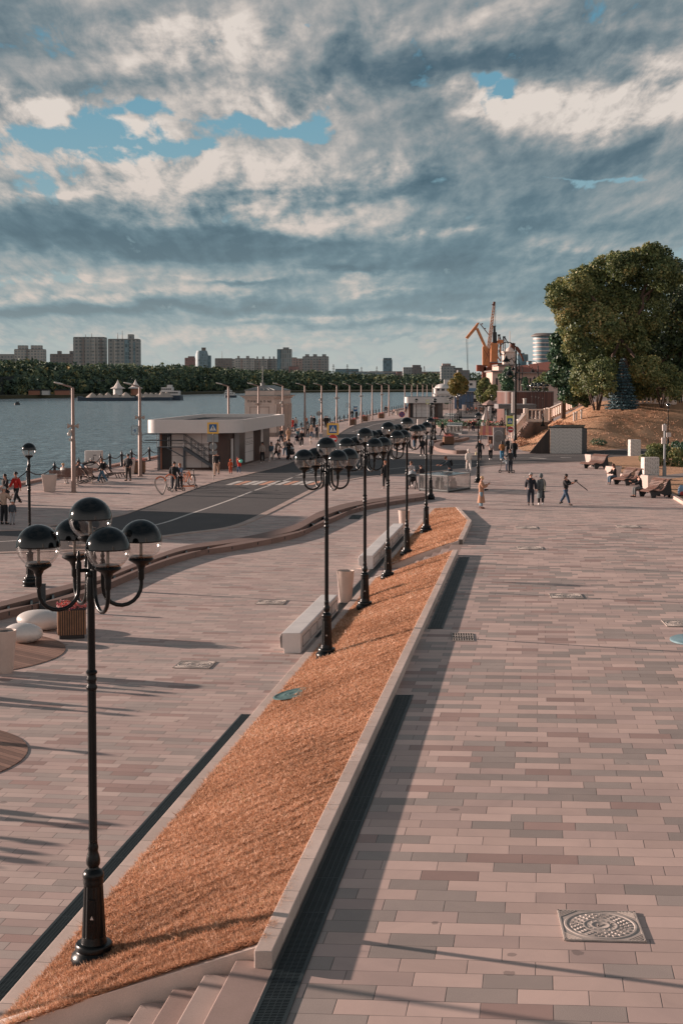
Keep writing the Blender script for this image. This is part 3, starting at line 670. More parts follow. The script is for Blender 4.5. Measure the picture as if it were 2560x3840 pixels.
# slotted square grate on the upper plaza
X, Y = G(1734, 2390, .8); t = thing('storm_grate', 'pale iron storm grate with long black slots beside the upper drain', 'drain grate', (X, Y, .8), -.063)
o = MB(); o.box(0, 0, .003, .46, .9, .003); o.build('pit', m_hole, t)
o = MB()
for i in range(9): o.box(-.21+i*.0525, 0, .006, .02, .9, .008)
for v in (-.44, -.15, .15, .44): o.box(0, v, .007, .46, .035, .009)
o.build('bars', m_mh, t)
X, Y = G(1334, 1939); t = thing('storm_grate', 'dark flat rectangular grate on the lower plaza by the curved channel', 'drain grate', (X, Y, 0), -.1)
o = MB(); o.box(0, 0, .003, .5, 2.0, .004); o.build('pit', m_hole, t)
o = MB()
for i in range(20): o.box(0, -.95+i*.1, .006, .5, .04, .006)
o.build('bars', m_iron, t)
# ---- curved water channel between two low seat walls
m_chw = M('channel_water', lin((44, 84, 92)), .12, var=.3, ns=2, bump=.3, bd=.02, bs=8)
upE = [(-300, 2330), (0, 2257), (200, 2205), (384, 2157), (540, 2098), (700, 2045), (900, 2016), (1101, 1968), (1200, 1917), (1334, 1880), (1584, 1848)]
upI = [(-300, 2350), (0, 2275), (200, 2224), (384, 2172), (540, 2112), (700, 2060), (900, 2030), (1101, 1990), (1210, 1935), (1361, 1890), (1600, 1854)]
loI = [(-300, 2372), (0, 2298), (200, 2246), (384, 2186), (540, 2124), (700, 2072), (900, 2042), (1120, 1996), (1225, 1944), (1375, 1897), (1604, 1860)]
loE = [(-300, 2396), (0, 2318), (180, 2283), (330, 2245), (540, 2154), (700, 2100), (900, 2050), (1124, 2008), (1250, 1958), (1378, 1906), (1606, 1866)]
def rib(name, label, E, I, h, foot=False):
    e = smooth_line([G(px, py, 0 if foot else h) for px, py in E], 7); i_ = smooth_line([G(px, py, h) for px, py in I], 7)
    o = MB(); n = len(e); vs = [(p[0], p[1], 0) for p in e]+[(p[0], p[1], h) for p in e]+[(p[0], p[1], h) for p in i_]+[(p[0], p[1], -.0) for p in i_]
    o._add(vs, [(q*n+i, q*n+i+1, (q+1)*n+i+1, (q+1)*n+i) for i in range(n-1) for q in range(3)]+[(0, n, 2*n, 3*n), (n-1, 4*n-1, 3*n-1, 2*n-1)])
    bmn = o.build(name, m_rib, ang=30); 
    me = bmn.data; bm = bmesh.new(); bm.from_mesh(me); bmesh.ops.recalc_face_normals(bm, faces=bm.faces); bm.to_mesh(me); bm.free()
    return tag(bmn, label, 'low wall'), i_
r1, i1 = rib('seat_wall', 'low curved brown granite wall on the road side of the water channel', upE, upI, .2)
r2, i2 = rib('seat_wall', 'low curved brown granite wall on the plaza side of the water channel', loE, loI, .2, True)
o = MB(); n = min(len(i1), len(i2)); o._add([(p[0], p[1], .07) for p in i1]+[(p[0], p[1], .07) for p in i2], [(i, n+i, n+i+1, i+1) for i in range(n-1)]); tag(o.build('channel_water', m_chw, smooth=False), 'strip of dark teal water running between the curved low walls', 'water', kind='structure')
o = MB()
for i in range(2, n-1, 3):
    a, c = Vector(i1[i]), Vector(i2[i]); o.beam((a.x, a.y, .12), (c.x, c.y, .12), .06, .1)
tag(o.build('channel_cross_bars', m_iron), 'dark cross bars spanning the curved water channel', 'bars')
X, Y = G(161, 2290); o = MB(); o.box(0, 0, 0, .17, .1, .72, .1, ch=.01); o.box(0, 0, .7, .18, .11, .03, .1); ob = o.build('bollard', M('dark_post', lin((42, 48, 52)), .5)); ob.location = (X, Y, 0); tag(ob, 'small square dark post between the pebble seats and the water channel', 'post')
# ---- round timber decks
def mat_deck():
    m, nt, b = nt_new('timber_deck'); k = NB(nt); q = k.rot(k.pos(), -.85)
    p = k.sep(q); fr = k.m('FRACT', k.m('DIVIDE', p[0], .13)); fl = k.m('FLOOR', k.m('DIVIDE', p[0], .13)); w = k.n('ShaderNodeTexWhiteNoise', noise_dimensions='1D'); k.put(w.inputs['W'], fl)
    g = k.noise(k.rot(q, 0, sc=(16, 1.2, 1)), 3, 5, .7, .8)
    v = k.m('ADD', k.m('MULTIPLY', w.outputs[0], .35), k.m('MULTIPLY', g, .65))
    c = k.ramp(v, [(.2, lin((84, 62, 52))), (.5, lin((128, 96, 82))), (.8, lin((156, 124, 108)))]); gap_ = k.m('LESS_THAN', fr, .07)
    c = k.mix(gap_, c, (.01, .008, .007, 1)); k.put(b.inputs['Base Color'], c); b.inputs['Roughness'].default_value = .7; k.put(b.inputs['Normal'], k.bump(g, .5, .01)); return m
m_deck = mat_deck()
def disc(cx, cy, r, label):
    o = MB(); o.lathe([(r, 0.003), (r, .014), (0, .014)], 64); ob = o.build('timber_deck', m_deck); ob.location = (cx, cy, 0); tag(ob, label, 'deck', kind='structure')
disc(-7.5, 23.0, 2.32, 'round timber deck inset in the paving at the left edge')
disc(-9.2, 32.0, 2.9, 'round timber deck under the pebble seats')
# ================================================================ lamps
m_blk = M('lamp_black', lin((14, 18, 20)), .30, .0, var=.2, ns=5, bump=.08, coat=.0)
m_cap = M('lamp_cap', lin((8, 12, 14)), .10, .0, var=.1, ns=3, bump=0, coat=.2)
def mat_globe():
    m, nt, b = nt_new('clear_globe'); k = NB(nt); nt.nodes.remove(b)
    tr = k.n('ShaderNodeBsdfTransparent'); tr.inputs[0].default_value = (.93, .92, .91, 1); gl = k.n('ShaderNodeBsdfGlossy'); gl.inputs['Roughness'].default_value = .07
    lw = k.n('ShaderNodeLayerWeight'); lw.inputs[0].default_value = .32
    f = k.m('MULTIPLY_ADD', k.m('POWER', lw.outputs['Facing'], 1.6), .62, .10, clamp=True)
    mx = k.n('ShaderNodeMixShader'); k.link(f, mx.inputs[0]); k.link(tr.outputs[0], mx.inputs[1]); k.link(gl.outputs[0], mx.inputs[2])
    k.link(mx.outputs[0], [n for n in nt.nodes if n.type == 'OUTPUT_MATERIAL'][0].inputs[0]); return m
for mm_, sp_ in ((m_cap, .35), (m_blk, .25)): [n for n in mm_.node_tree.nodes if n.type == 'BSDF_PRINCIPLED'][0].inputs['Specular IOR Level'].default_value = sp_
m_globe = mat_globe(); m_glass = m_globe
m_tube = M('lamp_tube', lin((120, 118, 112)), .4, bump=0)
def globe(parent, c, R=.217):
    """a lamp head: base cup, clear lower bowl, black metal cap"""
    x, y, z = c; o = MB(); o.ell((0, 0, 0), (R, R, R), 28, 8, 0, .5); o.lathe([(R*1.012, -.006), (R*1.012, .006), (R*.99, .006)], 28)
    cap = o.build('globe_cap', m_cap, parent, ang=60); cap.location = c
    o = MB(); o.ell((0, 0, 0), (R*.99, R*.99, R*.99), 28, 9, .5, .90); g = o.build('globe_bowl', m_globe, parent, ang=80); g.location = c
    o = MB(); o.lathe([(.03, -R*1.5), (.034, -R*1.32), (.055, -R*1.12), (R*.58, -R*.93), (R*.6, -R*.88), (R*.5, -R*.72), (.035, -R*.70), (0, -R*.70)], 20); cu = o.build('globe_cup', m_blk, parent); cu.location = c
    o = MB(); o.lathe([(.016, -R*.7), (.016, -R*.06), (0, -R*.06)], 8); tu = o.build('lamp_tube', m_tube, g)
BASEP = [(.245, 0), (.25, .02), (.235, .05), (.215, .055), (.225, .09), (.235, .13), (.225, .17), (.19, .20), (.18, .215), (.19, .225), (.19, .27), (.178, .285), (.135, .29), (.13, .31)]
def lamp_post(t, five):
    o = MB(); o.lathe(BASEP+[(.125, .34), (.120, .36)], 28)
    fl = []; n = 24
    for i in range(6): fl.append((.122-.026*i/5, .34+.56*i/5))
    vs = []
    for r, z_ in fl:
        for j in range(n*2): a = PI*j/n; rr_ = r*(1 if j % 4 < 2 else .92); vs.append((rr_*math.cos(a), rr_*math.sin(a), z_))
    o._add(vs, [(i*2*n+j, i*2*n+(j+1) % (2*n), (i+1)*2*n+(j+1) % (2*n), (i+1)*2*n+j) for i in range(5) for j in range(2*n)])
    o.lathe([(.096, .88), (.102, .90), (.102, .93), (.098, .95), (.108, .97), (.108, 1.0), (.09, 1.03), (.06, 1.05), (.055, 1.07), (.07, 1.1), (.072, 1.14), (.062, 1.19), (.048, 1.23), (.052, 1.25), (.055, 1.27), (.047, 1.3), (.045, 1.32)], 24)
    o.build('base', m_blk, t)
    o = MB(); H = 4.36 if five else 3.86
    n = 16; vs = []
    for z_ in (1.3, 2.9):
        for j in range(n*2): a = PI*j/n; rr_ = .043*(1 if j % 4 < 2 else .88); vs.append((rr_*math.cos(a), rr_*math.sin(a), z_))
    o._add(vs, [(j, (j+1) % (2*n), 2*n+(j+1) % (2*n), 2*n+j) for j in range(2*n)])
    o.lathe([(.045, 2.88), (.056, 2.90), (.056, 2.92), (.044, 2.94), (.044, 2.97), (.052, 2.985), (.052, 3.0), (.044, 3.02), (.044, 3.04), (.058, 3.055), (.058, 3.07), (.04, 3.09), (.038, 3.78 if five else 3.6)]+([(.05, 3.8), (.05, 3.83), (.046, 3.88), (.048, 3.98), (.038, 4.03), (.05, 4.045), (.05, 4.07), (.036, 4.09), (.034, 4.25), (.042, 4.28), (.036, 4.3), (.034, H)] if five else [(.05, 3.62), (.05, 3.68), (.036, 3.7), (.034, H)]), 20)
    o.build('shaft', m_blk, t)
    # inspection door on the base
    o = MB(); o.box(0, -.112, .40, .085, .012, .36, 0, .85); d = o.build('access_door', m_blk, t); d.location = (0, 0, 0)
    o = MB(); o._add([(-.018, -.1195, .56), (.018, -.1195, .56), (0, -.1185, .60)], [(0, 1, 2)]); o.build('warning_triangle', m_white, d)
def make_five(label, loc, rz=0):
    t = thing('street_lamp', label, 'street lamp', loc, rz, 'five-globe lamps along the grass bank'); lamp_post(t, True)
    for a0 in (28, 118, 208, 298):
        a = math.radians(a0); c, s_ = math.cos(a), math.sin(a); pts = []
        pts.append((.125, 4.20)); pts.append((.125, 3.98))
        for i in range(0, 11): q = PI+PI*i/10; pts.append((.33+.2*math.cos(q)*1.02, 3.92+.2*math.sin(q)))
        pts.append((.534, 4.0)); pts = [(p[0]*c, p[0]*s_, p[1]) for p in pts]
        o = MB(); o.tube(pts, .021, 10)
        o.lathe([(.03, 4.12), (.03, 4.18), (.022, 4.2), (.012, 4.21), (.024, 4.235), (.018, 4.26), (.004, 4.31), (0, 4.32)], 10, (.125*c, .125*s_, 0))
        o.tube([(0, 0, 4.10), (.125*c, .125*s_, 4.10)], .02, 8); o.lathe([(.02, 3.96), (.033, 3.98), (.033, 4.06), (.03, 4.1)], 12, (.534*c, .534*s_, 0))
        o.build('arm', m_blk, t); globe(t, (.534*c, .534*s_, 4.37))
    globe(t, (0, 0, 4.62)); return t
L1 = make_five('nearest five-globe black lamp post, standing at the left foot of the grass bank', (-2.52, 14.24, .13))
for (X, Y), lab in [((-.32, 30.45), 'second five-globe lamp post, by the near end of the white bench'), ((.61, 37.0), 'third five-globe lamp post, just beyond the pale litter bin'), ((1.40, 42.8), 'fourth five-globe lamp post, at the near side of the far steps'), ((2.24, 48.7), 'fifth five-globe lamp post, on the far side of the narrow steps')]:
    dup(L1, (X, Y, .13), .05*math.sin(X*9), lab)
def make_single(label, loc):
    t = thing('street_lamp', label, 'street lamp', loc, 0, 'single-globe black lamp posts'); lamp_post(t, False); globe(t, (0, 0, 4.12)); return t
SL = make_single('single-globe black lamp post at the left edge of the plaza beyond the pebble seats', (-9.39, 42.72, 0))
def sl(px, Y, label, z=0): dup(SL, (Pz(px, 1600, Y)[0], Y, z), 0, label)
dup(SL, (3.29, 55.2, .30), 0, 'single-globe lamp post standing on the far grass bank')
dup(SL, (4.7, 75.0, 0), 0, 'single-globe lamp post just left of the glass display case, behind the far grass bank')
dup(SL, (8.43, 87.8, 0), 0, 'single-globe lamp post behind the woman in the camel coat')
for px, Y, lab in [(1560, 174, 'slim lamp post in front of the far kiosk, left of the small yellow sign'), (1629, 154, 'heavy-based lamp post right of the white cabinet in front of the far kiosk'), (1619, 136, 'lamp post just left of the heavy-based one by the curved kerb'), (1630, 176, 'lamp post whose globe shows right above the heavy-based one'),
                   (1686, 187, 'lamp post behind the small glass case, left one of the pair'), (1693, 203, 'lamp post behind the small glass case, right one of the pair'), (1712, 219, 'lamp post rising from the flower bed, foremost of its cluster'), (1719, 238, 'lamp post second back in the flower bed cluster'), (1726.5, 256, 'right-hand lamp post of the flower bed cluster'), (1717, 282, 'farthest lamp post of the flower bed cluster'),
                   (1747, 300, 'far lamp post left of the beige parasol, first of the row'), (1761, 318, 'far lamp post left of the beige parasol, second of the row'), (1774, 332, 'far lamp post left of the beige parasol, third of the row'), (1785, 322, 'far lamp post left of the beige parasol, fourth of the row'), (1798, 229, 'lamp post directly left of the beige parasol'), (1843, 232, 'lamp post between the beige parasol and the brown round building'), (1854, 322, 'distant lamp post behind the parasol, left'), (1867, 330, 'distant lamp post behind the parasol, right')]:
    sl(px, Y, lab)
dup(SL, (Pz(2503, 1600, 131)[0], 131.0, 0), 0, 'single-globe lamp post at the right edge behind the clipped bushes')
dup(L1, (Pz(2034, 1600, 155)[0], 155.0, 1.5), .3, 'five-globe lamp post on the landing of the balustrade stairs')
for px, Y, lab in [(1993, 190, 'five-globe lamp post in front of the brown round building, leftmost'), (2007, 182, 'five-globe lamp post in front of the brown round building, middle'), (2018, 172, 'five-globe lamp post in front of the brown round building, rightmost')]:
    dup(L1, (Pz(px, 1600, Y)[0], Y, 1.45), .2*px, lab)
# tall grey quay lights
m_pole = M('pole_taupe', lin((138, 114, 104)), .5, .1, var=.15, bump=.05); m_head = M('light_head', lin((190, 182, 174)), .4, bump=0)
def quay_light():
    t = thing('quay_light', 'tall grey quay light nearest the camera, with loudspeakers, left of the benches', 'light pole', (0, 0, 0), 0, 'tall grey lights in a row along the quay')
    o = MB(); o.box(0, 0, 0, .38, .38, .05, .2); o.lathe([(.13, .05), (.125, 2.9), (.1, 2.95), (.085, 5.85), (.08, 5.9), (0, 5.92)], 14); o.build('pole', m_pole, t)
    o = MB(); o.tube([(0, 0, 5.82), (-.12, 0, 5.95), (-.35, 0, 6.0), (-.55, 0, 6.07)], .05, 8); o.build('arm', m_pole, t)
    o = MB(); ro = Matrix.Rotation(.22, 3, 'Y'); o.ell((-.78, 0, 6.14), (.30, .12, .055), 14, 8, rot=ro); o.build('lamp_head', m_head, t)
    return t
m_spk = M('speaker_grey', lin((170, 150, 138)), .5)
def speakers(t, z=3.75):
    o = MB()
    for s_ in (-1, 1):
        o.tube([(s_*.02, -.02, z), (s_*.16, -.03, z), (s_*.22, -.035, z+.0), (s_*.30, -.04, z)], [.05, .06, .1, .15], 14)
    o.build('horn_speaker', m_spk, t)
def camdome(t, z=3.3):
    o = MB(); o.ell((-.22, -.05, z), (.1, .1, .11), 12, 8); o.box(-.15, 0, z+.05, .2, .08, .18); o.box(-.16, 0, z-.4, .14, .1, .16); o.build('camera_dome', m_head, t)
QL = quay_light()
ql = [(275, 79.8), (525.5, 93.8), (857.6, 122), (970, 136), (1061, 150), (1143, 165), (1206, 179.5), (1262.5, 194), (1311, 209), (1354, 224.5), (1395, 241), (1431, 257), (1457.6, 272), (1517, 309), (1543, 329), (1564, 347), (1584, 366), (1600, 384), (1620, 406), (1636, 428)]
for i, (px, Y) in enumerate(ql):
    X = Pz(px, 1600, Y)[0]
    if i == 0: QL.location = (X, Y, 0); t = QL
    else: t = dup(QL, (X, Y, 0), 0, 'tall grey quay light, %s in the row from the left%s' % (ordw(i), {1: ', by panel 4', 8: ', by panel 3'}.get(i, '')))
speakers(QL); camdome(QL)
for o_ in list(S.collection.objects):
    pass
def quay_at(i): return [o for o in COL.objects if o.name.startswith('quay_light')][i]
qls = sorted([o for o in COL.objects if o.name.startswith('quay_light')], key=lambda o: o.location.y)
for i in (1, 3, 7, 9, 11): speakers(qls[i], 3.9 if i == 1 else 4.2)
for i in (4, 6, 14): camdome(qls[i], 4.1)
# quay bollards with chains
m_chain = M('chain', lin((34, 42, 48)), .5, .3, bump=0)
def bollard():
    t = thing('bollard', 'x', 'bollard', (0, 0, 0), 0, 'black bollards with chains along the quay edge')
    o = MB(); o.lathe([(.14, 0), (.14, .04), (.12, .06), (.105, .1), (.095, .85), (.11, .87), (.11, .92), (.09, .94), (.085, 1.0), (.06, 1.06), (.025, 1.13), (.035, 1.16), (.0, 1.2)], 14, flute=0); o.build('post', M('bollard_black', lin((32, 40, 48)), .45), t); return t
BO = bollard(); bx = [40, 144, 238, 323, 359, 405, 443, 512, 574]
by = [164790/(1973-v) for v in bx]; Y = by[-1]
by = [65, 70, 75, 80]+by+[123+5.5*i for i in range(62)]
desc = {}
for i, Y in enumerate(by):
    X = quay(Y)+1.0; lab = 'black quay bollard, %s along the edge from the near end of the quay' % ordw(i) if i < 13 else 'small black quay bollard farther along the chain, between the kiosks and the far ships'
    if i == 0: BO.location = (X, Y, 0); BO['label'] = lab
    else: dup(BO, (X, Y, 0), 0, lab)
    if i+1 < len(by) and Y < 250 and not (96 < Y < 98):
        Y2 = by[i+1]; X2 = quay(Y2)+1.0; o = MB(); pts = []
        for j in range(9): q = j/8; pts.append((X+(X2-X)*q, Y+(Y2-Y)*q, .93-.42*4*q*(1-q)*min(1, (Y2-Y)/5)))
        o.tube(pts, .035, 6); c = o.build('chain', m_chain); tag(c, 'black chain hanging between the %s and %s quay bollards' % (ordw(i), ordw(i+1)), 'chain', 'chains between the quay bollards')
# ================================================================ benches, bins, planters
m_wb = mat_stone('white_bench_stone', lin((214, 208, 204)), .06, 1.5, .139, .5, 60)
def white_bench(label, y0, y1, xo):
    t = thing('stone_bench', label, 'bench', (Ll(y0)+xo, y0, 0), 0, 'long white stone benches'); k_ = .139; L = y1-y0
    prof = [(0.02, .13), (0, .36), (.03, .44), (.05, .46), (.46, .46), (.48, .44), (.48, 0), (.1, 0), (.1, .1)]
    o = MB(); n = len(prof); vs = [(p[0], 0, p[1]) for p in prof]+[(p[0]+k_*L, L, p[1]) for p in prof]
    o._add(vs, [tuple(range(n)), tuple(range(2*n-1, n-1, -1))]+[(i, n+i, n+(i+1) % n, (i+1) % n) for i in range(n)]); ob = o.build('seat_block', m_wb, t, bevel=.008)
    bm = bmesh.new(); bm.from_mesh(ob.data); bmesh.ops.recalc_face_normals(bm, faces=bm.faces); bm.to_mesh(ob.data); bm.free()
    o = MB(); nP = 5
    for i in range(nP):
        a = .25+L*.96*i/nP; c = a+L*.8/nP
        for (u, v) in (((a, .1), (c, .1)), ((a, .34), (c, .34)), ((a, .1), (a, .34)), ((c, .1), (c, .34))): o.beam((.482+k_*u[0], u[0], u[1]), (.482+k_*v[0], v[0], v[1]), .012)
    o.build('panel_joint', M('joint_grey', lin((120, 112, 108)), .8, bump=0), t); return t
white_bench('long white stone bench, the nearer one, beside the pale litter bin', 32.0, 37.9, -.62)
white_bench('long white stone bench, the farther one, level with the steps', 46.6, 57.4, -.70)
m_bin = mat_stone('bin_concrete', lin((190, 172, 162)), .18, 0, 0, .7, 50)
def bin_(label, x, y, z=0, group='tapered pale concrete litter bins', s=1.0, square=False, rz=0):
    t = thing('litter_bin', label, 'litter bin', (x, y, z), rz, group)
    o = MB()
    if square: o.box(0, 0, 0, .58*s, .58*s, .98*s, 0, 1.42, 1.42, .02)
    else: o.lathe([(.165, 0), (.17, .01), (.245, .89), (.25, .9), (.235, .9), (.225, .84), (0, .84)], 8 if False else 28)
    o.build('body', m_bin, t)
    o = MB(); (o.box(0, 0, .975*s, .66*s, .66*s, .012) if square else o.lathe([(.222, .845), (.222, .86), (.1, .86), (.1, .845)], 24)); o.build('liner', M('bin_liner', lin((60, 68, 70)), .5), t); return t
X, Y = G(1295, 2263); bin_('pale tapered litter bin between the near white bench and the third lamp', X, Y+.2)
X, Y = G(1515, 1996); bin_('pale tapered litter bin at the far end of the farther white bench', X, Y+.2)
X, Y = G(12, 2528); bin_('pale tapered litter bin cut by the left edge of the picture', X, Y+.2)
bin_('large square-topped concrete bin at the left end of the quay benches', *G(187, 1843), square=True, rz=.1)
bin_('large square concrete bin behind the standing young man', *G(487, 1777), square=True, rz=.1)
for px, py, lab in [(2216, 1748, 'square concrete bin beside the first wavy bench on the right'), (2430, 1838, 'square concrete bin behind the woman sitting on the wavy bench'), (2299, 1800, 'square concrete bin behind the long-haired seated woman')]: bin_(lab, *G(px, py), square=True, rz=.5, s=.9)
for px, py, lab in [(1219, 1640, 'square bin by the railing right of the pavilion'), (1437, 1567, 'square bin left of the no-stopping sign on the quay'), (1489, 1556, 'square bin on the quay just left of the far kiosk'), (1380, 1578, 'square bin beside a dark planter on the quay')]:
    bin_(lab, *G(px, py), square=True, rz=.1, s=.85)
m_slat = M('planter_slat', lin((136, 98, 72)), .6, var=.3, ns=6, bump=.2); m_slatd = M('planter_dark', lin((36, 32, 31)), .6)
def mat_flower():
    return mat_leaf('flowers', [(0, lin((58, 80, 48))), (.3, lin((70, 92, 54))), (.34, lin((190, 44, 40))), (.55, lin((214, 96, 84))), (.7, lin((226, 170, 158))), (.85, lin((168, 40, 92))), (1, lin((232, 206, 196)))], .6, .15)
m_flow = mat_flower()
def planter(label, x, y, rz=0, s=.66, h=.6, fh=.2):
    t = thing('flower_planter', label, 'planter', (x, y, 0), rz, 'slatted wooden flower planters')
    o = MB(); o.box(0, 0, 0, s*.9, s*.9, .1); o.box(0, 0, .1, s*.95, s*.95, h-.02); o.box(0, 0, h+.07, s*1.03, s*1.03, .03); o.build('box', m_slatd, t)
    o = MB(); n = 12
    for i in range(n):
        u = -s/2+s*(i+.5)/n
        for q in range(4):
            a = q*PI/2; X_, Y_ = u, -s*.49; o.box(X_*math.cos(a)-Y_*math.sin(a), X_*math.sin(a)+Y_*math.cos(a), .1, s/n*.55, .02, h-.03, a)
    o.build('slats', m_slat, t)
    fl_ = leafcloud('flowers', m_flow, [(RNG.uniform(-s*.4, s*.4), RNG.uniform(-s*.4, s*.4), h+.1+RNG.uniform(0, fh*.5), .14, .14, fh*.55) for _ in range(16)], 900, .045, t, up=.8); return t
X, Y = G(262, 2395); planter('slatted wooden planter full of red and pink flowers beside the pebble seats', X, Y+.25, .22, .66, .62)
for px, py, lab in [(518, 1776, 'slatted planter of flowers behind the standing young man on the quay'), (918, 1664, 'slatted flower planter at the right end of the near kiosk'), (1322, 1594, 'dark planter with flowers on the quay left of the blue stop sign'), (1366, 1580, 'dark planter with reddish flowers right of the blue stop sign'), (1428, 1569, 'dark planter with flowers by a tall light, left of a bin'), (1632, 1592, 'planter topped with red flowers behind the heavy-based lamp'), (1680, 1668, 'planter of red flowers standing inside the curved kerb')]:
    planter(lab, *G(px, py), .1, 1.0, .75, .3)
m_pebble = M('pebble_white', lin((208, 200, 194)), .35, var=.06, coat=.2, bump=.05)
for px, py, r, rz, lab in [(150, 2366, (.62, .5, .25), .1, 'large glossy white pebble seat partly behind the flower planter'), (80, 2415, (.46, .42, .235), .2, 'smaller glossy white pebble seat, nearer the camera')]:
    X, Y = G(px, py); o = MB(); o.ell((0, 0, r[2]*.97), r, 32, 20); ob = o.build('pebble_seat', m_pebble, ang=180); ob.location = (X, Y+.2, 0); ob.rotation_euler = (0, .06, rz); tag(ob, lab, 'seat', 'white pebble seats')
# wavy slatted benches on the right
m_wood = M('bench_wood', lin((104, 76, 66)), .55, var=.25, ns=8, bump=.2); m_bsup = M('bench_support', lin((22, 24, 26)), .5)
def wavy(label, x, y, rz, L=1.55):
    t = thing('wavy_bench', label, 'bench', (x, y, 0), rz, 'wavy slatted benches on the right')
    pr = []
    for i in range(26):
        u = i/25; X_ = -.85+1.75*u
        z_ = .40-.05*math.cos((u-.12)*7)-(.05 if u < .2 else 0) if u < .5 else .44+.62*math.sin((u-.5)/.5*PI*.62)**1.3
        pr.append((X_*(1 if u < .5 else 1-.25*(u-.5)), z_))
    pr = [(-.86, .33), (-.80, .40), (-.72, .44), (-.64, .455), (-.56, .455), (-.48, .44), (-.40, .42), (-.32, .40), (-.24, .385), (-.16, .385), (-.08, .40), (0, .43), (.07, .48), (.13, .545), (.18, .62), (.22, .70), (.26, .78), (.30, .86), (.35, .93), (.41, .985), (.48, 1.01), (.55, 1.0), (.61, .95)]
    o = MB()
    for i in range(len(pr)-1):
        a, c = pr[i], pr[i+1]; m_ = ((a[0]+c[0])/2, (a[1]+c[1])/2); d = math.hypot(c[0]-a[0], c[1]-a[1])*.62
        tx, tz = (c[0]-a[0]), (c[1]-a[1]); l = math.hypot(tx, tz); tx, tz = tx/l, tz/l
        o.beam((m_[0]-tx*d/2, 0, m_[1]-tz*d/2), (m_[0]+tx*d/2, 0, m_[1]+tz*d/2), L, .035, up=(0, 0, 1)) if abs(tx) > .02 else None
    o.build('slats', m_wood, t)
    for s_ in (-.36, .36):
        o = MB(); y0 = s_*L; n = len(pr); low = []
        for i, p in enumerate(pr):
            u = p[0]
            if u < -.45: zl = 0 if u < -.3 and u > -.62 else p[1]-.1
            elif u < -.3: zl = .0
            elif u < .25: zl = .22-.1*abs(u)/.3
            elif u < .3: zl = .05
            else: zl = 0 if u > .35 else .1
            low.append((u+(.12 if u > .3 else 0), zl))
        vs = [(p[0], y0-.03, p[1]-.02) for p in pr]+[(p[0], y0-.03, p[1]) for p in low]+[(p[0], y0+.03, p[1]-.02) for p in pr]+[(p[0], y0+.03, p[1]) for p in low]
        fs = []
        for i in range(n-1): fs += [(i, n+i, n+i+1, i+1), (2*n+i, 2*n+i+1, 3*n+i+1, 3*n+i), (n+i, 3*n+i, 3*n+i+1, n+i+1), (i, i+1, 2*n+i+1, 2*n+i)]
        fs += [(0, 2*n, 3*n, n), (n-1, 2*n-1, 4*n-1, 3*n-1)]
        o._add(vs, fs); o.build('support', m_bsup, t)
    return t
wb = [(2232, 1757, .95, 'farthest wavy slatted bench, empty, beside the square bin'), (2352, 1818, .8, 'middle wavy slatted bench where the long-haired woman sits'), (2452, 1864, .65, 'nearest wavy slatted bench where the woman in the grey skirt sits')]
for px, py, rz, lab in wb: X, Y = G(px, py); wavy(lab, X, Y, rz*.55)
# quay benches and deck chairs on the left
def quaybench(label, px, py, rz):
    X, Y = G(px, py); t = thing('park_bench', label, 'bench', (X, Y, 0), rz, 'slatted wooden benches facing the river'); 
    o = MB()
    for i in range(5): o.box(0, -.05+i*.1, .43, 1.7, .08, .03)
    o.build('seat', m_wood, t); o = MB()
    for i in range(5): o.box(0, -.16-i*.03, .52+i*.09, 1.7, .03, .08)
    o.build('backrest', m_wood, t)
    for s_ in (-.8, .8):
        o = MB(); o.tube([(s_, .38, .0), (s_, .38, .42), (s_, -.1, .42), (s_, -.28, .95)], .028, 6); o.tube([(s_, .38, .03), (s_, -.2, .03), (s_, -.1, .42)], .028, 6); o.build('leg', m_spk, t)
quaybench('slatted bench with the fair-haired person in white beside the big bin', 240, 1822, .15); quaybench('slatted bench behind the first tall light pole, with a seated man', 296, 1812, .25)
def deckchair(label, px, py, rz):
    X, Y = G(px, py); t = thing('deck_chair', label, 'lounge chair', (X, Y, 0), rz, 'dark wooden lounge chairs by the river')
    o = MB()
    for i in range(9): a, c = i/9, (i+.75)/9; o.beam((-.25+.0*a, .1+.95*a, .34+.10*a), (-.25, .1+.95*c, .34+.1*c), .02) if False else o.box(0, .1+.1*i, .33, .62, .08, .03)
    o.build('seat', m_wood, t); o = MB()
    for i in range(8): o.box(0, .05-.06*i, .38+.085*i, .62, .03, .075)
    o.build('backrest', m_wood, t); o = MB()
    for s_ in (-.3, .3): o.beam((s_, 1.0, .33), (s_, .05, .33), .05); o.beam((s_, .1, .35), (s_, -.42, 1.05), .05); o.beam((s_, .8, .34), (s_, .95, 0), .05); o.beam((s_, .5, .34), (s_, -.55, .02), .05)
    o.build('frame', m_bsup, t)
for i, (px, py, lab) in enumerate([(325, 1812, 'dark wooden lounge chair nearest the bending man'), (345, 1810, 'dark wooden lounge chair second from the bending man'), (392, 1795, 'lounge chair behind the walking young woman'), (412, 1792, 'lounge chair farthest right of the group, by a pushchair')]): deckchair(lab, px, py, -1.1)
# white electrical cabinet
m_cab = M('cabinet_white', lin((196, 186, 180)), .5)
X, Y = G(350, 1762); t = thing('utility_cabinet', 'large white utility cabinet behind the bollards at the river edge', 'cabinet', (X, Y+.4, 0), 0)
o = MB(); o.box(0, 0, 0, 1.18, .7, 1.36, 0, ch=.02); o.build('body', m_cab, t); o = MB(); o.box(-.28, -.355, .1, .5, .01, 1.2); o.box(.28, -.355, .1, .5, .01, 1.2); o.build('door', m_cab, t); o = MB(); o.box(.12, -.365, 1.02, .24, .01, .05); o.box(.03, -.37, .7, .03, .02, .25); o.build('label_plate', m_bsup, t)
